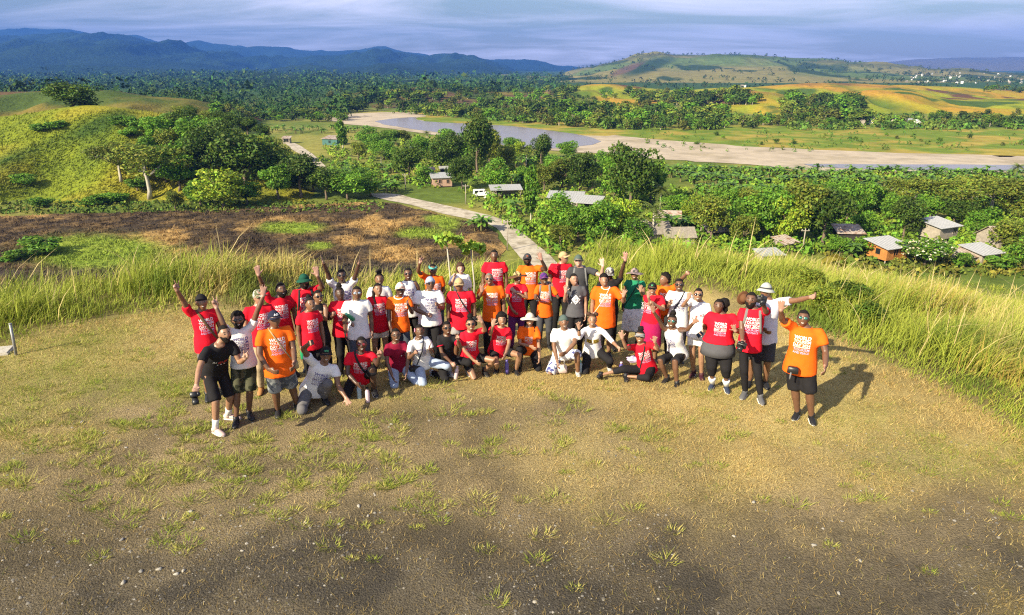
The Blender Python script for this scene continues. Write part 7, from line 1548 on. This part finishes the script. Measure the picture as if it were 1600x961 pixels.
def backpack(key, label, m, sm, straps=True):
    g = FRAMES[key]; s, bl = g['s'], g['spec']['bld']; c = g['pc'] + g['spine'] * .30 * s - g['fs'] * .215 * s * bl; R = np.stack([g['rs'], -g['fs'], g['spine']], 1)
    root = thing_at('backpack', c, label, 'backpack'); sub(root, 'pack', rbox(c, (.30, .16, .44), R, .9), [m]); sub(root, 'pocket', rbox(c + R @ np.array([0, .09, -.07]), (.23, .06, .2), R, .95), [m])
    for e in (-1, 1):
        P = torso_path(g, (e * .095 * bl, .53), (e * .135 * bl, .20), 9); b = MB(); b.tube([c + R @ np.array([e * .09, -.06, .19])] + [P[0] + g['spine'] * .015] + P + [P[-1] - g['fs'] * .10 * bl + g['rs'] * e * .03 - g['spine'] * .03, c + R @ np.array([e * .13, -.05, -.12])], [(.022, .006)] * 13, 6, side=g['rs']); sub(root, 'strap', b, [sm])
bag('p1', -1, .17, 'black camera bag on a brown strap across the red tee with V sign', plastic_k, (.20, .12, .15), webbing, .020)
p, D, N, T = HANDS['p2', 'A']; camera(p + np.array([-.02, -.03, -.07]), np.array([.25, -.45, -.85]), np.array([0.9, .3, 0]), 'black camera hanging from the hand of the bending person')
bag('p6', -1, .18, 'small khaki strapped pouch across the orange tee with navy cap', webt, (.14, .07, .12), webt, .009, hipz=.0)
bag('p24', -1, .17, 'black shoulder bag worn by the broad person in tan cap', leather, (.20, .12, .18), webk, .012, hipz=.06)
bag('p20', 1, .13, 'black leather handbag at the front of the kneeling person with ear flower', leather, (.22, .08, .17), webk, .010, at_front=1.0, hipz=.03)
bag('p33', 1, .17, 'small pouch on a thin white cord across the long orange tee', webw, (.12, .05, .14), webw, .006)
bag('p35', 1, .16, 'dark shoulder pouch strapped across the green top', webk, (.15, .06, .13), webk, .008)
bag('p38', 1, .17, 'black pouch on a dark strap across the plain white tee', webk, (.15, .07, .14), webk, .011)
bag('p50', 1, .14, 'black crossbody pouch worn by the person sitting with visor', webk, (.15, .07, .12), webk, .012)
bag('p18', -1, .15, 'black camera pouch strapped on the crouching person with reddish glasses', plastic_k, (.18, .10, .13), webk, .018)
bag('p43', 1, .18, 'black waist pouch on the hip of the stout orange shirted person', plastic_k, (.16, .09, .13), webk, .002, hipz=-.02) if False else None
g = FRAMES['p43']; c = at(1239, 578, g['base'][1] - .18); root = thing_at('waist_pouch', c, 'black waist pouch on the hip of the stout orange shirted person', 'pouch'); R = np.stack([g['rs'], g['fs'], g['spine']], 1)
sub(root, 'pouch', rbox(c, (.15, .07, .10), R), [plastic_k]); b = MB(); b.tube([c + R @ np.array([-.02, .03, -.03]), c + R @ np.array([-.025, .045, -.13])], [.012, .010], 8); sub(root, 'torch', b, [webg])
backpack('p41', 'olive canvas backpack on the bearded person holding a camera', olive_bag, webg)
backpack('p29', 'grey backpack worn over the orange tee with purple cap', CLO['slate'], webg)
backpack('p31', 'grey backpack on the fair skinned person in green cap', CLO['grey'], webg)
backpack('p7', 'black backpack worn by the person in dark green bucket hat', CLO['black'], webk)
p, D, N, T = HANDS['p41', 'B']; camera(p + np.array([-.03, -.06, .03]), np.array([-.2, -1, -.2]), np.array([0, 0, 1.]), 'black camera held up beside the head of the bearded person')
p, D, N, T = HANDS['p41', 'A']; camera(p + np.array([-.03, -.07, -.02]), np.array([-.5, -.8, -.3]), np.array([0, -.3, 1.]), 'silver and black camera held at the hip by the bearded person')
g = FRAMES['p41']; c = g['hc'] + g['rs'] * -.10 - g['fs'] * .13 - np.array([0, 0, .02]); root = thing_at('brown_hat', c, 'brown felt hat slung behind the neck of the bearded person', 'hat'); b = MB()
R = np.stack([unit(g['rs'] * .8 - g['fs'] * .6), np.array([0, 0, 1.]), np.cross(unit(g['rs'] * .8 - g['fs'] * .6), [0, 0, 1.])], 1)
b.sphere(c, (.075, .075, .07), 14, 9, R=R); sub(root, 'crown', b, [CLO['brown']]); b = MB(); b.sphere(c - R[:, 2] * .02, (.115, .11, .010), 18, 6, R=R); sub(root, 'brim', b, [CLO['brown']])
phone('p17', 'A', 'dark phone raised by the crouching person in white tee'); phone('p39', 'B', 'dark phone held at the waist by the person in pale shorts'); phone('p29', 'A', 'dark phone held by the person in purple cap'); phone('p14', 'A', 'dark phone held in front of the red tee with side hair')
bg = mat('green_bottle', (0.02, 0.26, 0.12), 0.25, spec=0.5); bc = mat('clear_blue_bottle', (0.30, 0.42, 0.50), 0.12, spec=0.6); bpk = mat('pale_pink_steel', (0.66, 0.50, 0.55), 0.3, spec=0.5); bpu = mat('purple_steel', (0.10, 0.08, 0.30), 0.3, spec=0.5); bbk = plastic_k; bmint = mat('mint_cap', (0.16, 0.55, 0.36), 0.4); bpl = mat('pink_clear_bottle', (0.58, 0.46, 0.48), 0.2, spec=0.5)
p, D, N, T = HANDS['p11', 'B']; bottle(p - T * .08, 'green bottle held against the chest of the red shirted person', bg, bmint, .22, .036, lean=(-.5, -.9))
p, D, N, T = HANDS['p8', 'A']; bottle(p - np.array([0, 0, .16]), 'dark bottle with green band hanging from a hand beside black trousers', bg, bbk, .22, .036)
def on_ground(x, y): q = gp(x, y, -.05); q[2] = float(near_h(np.array(q[0]), np.array(q[1]))); q = gp(x, y, q[2]); return q
bottle(on_ground(562, 622), 'clear blue plastic bottle standing beside the pale pink bottle', bc, mat('blue_cap', (0.05, 0.16, 0.42), 0.4), .24, .036, clear=True)
bottle(on_ground(575, 628), 'pale pink steel bottle standing on the bare earth', bpk, bbk, .25, .034)
bottle(on_ground(712, 592), 'pinkish plastic bottle on the grass beside the black polo', bpl, bpk, .24, .034, lean=(.15, 0), clear=True)
bottle(on_ground(792, 583), 'purple steel bottle on the grass beside the crouching red tee', bpu, bpu, .25, .036)
bottle(on_ground(906, 583), 'clear plastic bottle with a mint green top on the grass', bc, bmint, .24, .036, clear=True)
bottle(on_ground(970, 582), 'purple bottle with pale lid next to the stretched out leg', bpu, bpk, .20, .036)
c = on_ground(876, 581) + np.array([0, -.02, .07]); root = thing_at('handbag', c, 'pale pink handbag standing on the grass below the patterned shorts', 'bag'); R = np.eye(3); sub(root, 'pouch', rbox(c, (.22, .11, .14), R), [mat('pale_pink_canvas', (0.66, 0.52, 0.48), 0.8)])
for e in (-.045, .045):
    b = MB(); b.tube([c + np.array([-.06, e, .05]), c + np.array([-.05, e, .18]), c + np.array([0, e, .24]), c + np.array([.05, e, .18]), c + np.array([.06, e, .05])], [.009] * 5, 7); sub(root, 'handle', b, [webw])
c = on_ground(990, 572) + np.array([0, .02, .12]); root = thing_at('lilac_cloth', c, 'crumpled lilac cloth in the lap of the sitting person with visor', 'cloth'); b = MB(); rr = np.random.default_rng(4); b.sphere(c, (.12, .09, .05), 16, 10, fn=lambda d, p: p * (1 + .35 * math.sin(7 * d[0] + 3 * d[1]) * math.cos(5 * d[1] - 4 * d[2]))); sub(root, 'fold', b, [CLO['lilac']])
# ================================================================ AIR
hz = bpy.data.materials.new('haze_air'); hz.use_nodes = True; hz.node_tree.nodes.clear()
hv = hz.node_tree.nodes.new('ShaderNodeVolumePrincipled'); ho = hz.node_tree.nodes.new('ShaderNodeOutputMaterial')
hv.inputs['Color'].default_value = (0.075, 0.23, 0.78, 1); hv.inputs['Density'].default_value = 1.15e-4; hv.inputs['Anisotropy'].default_value = 0.0
hz.node_tree.links.new(hv.outputs[0], ho.inputs['Volume'])
hb = MB(); hb.box((0, 5100, 246), (30000, 12400, 552))
obj('haze', hb.mesh('haze', [hz], False), kind='stuff')
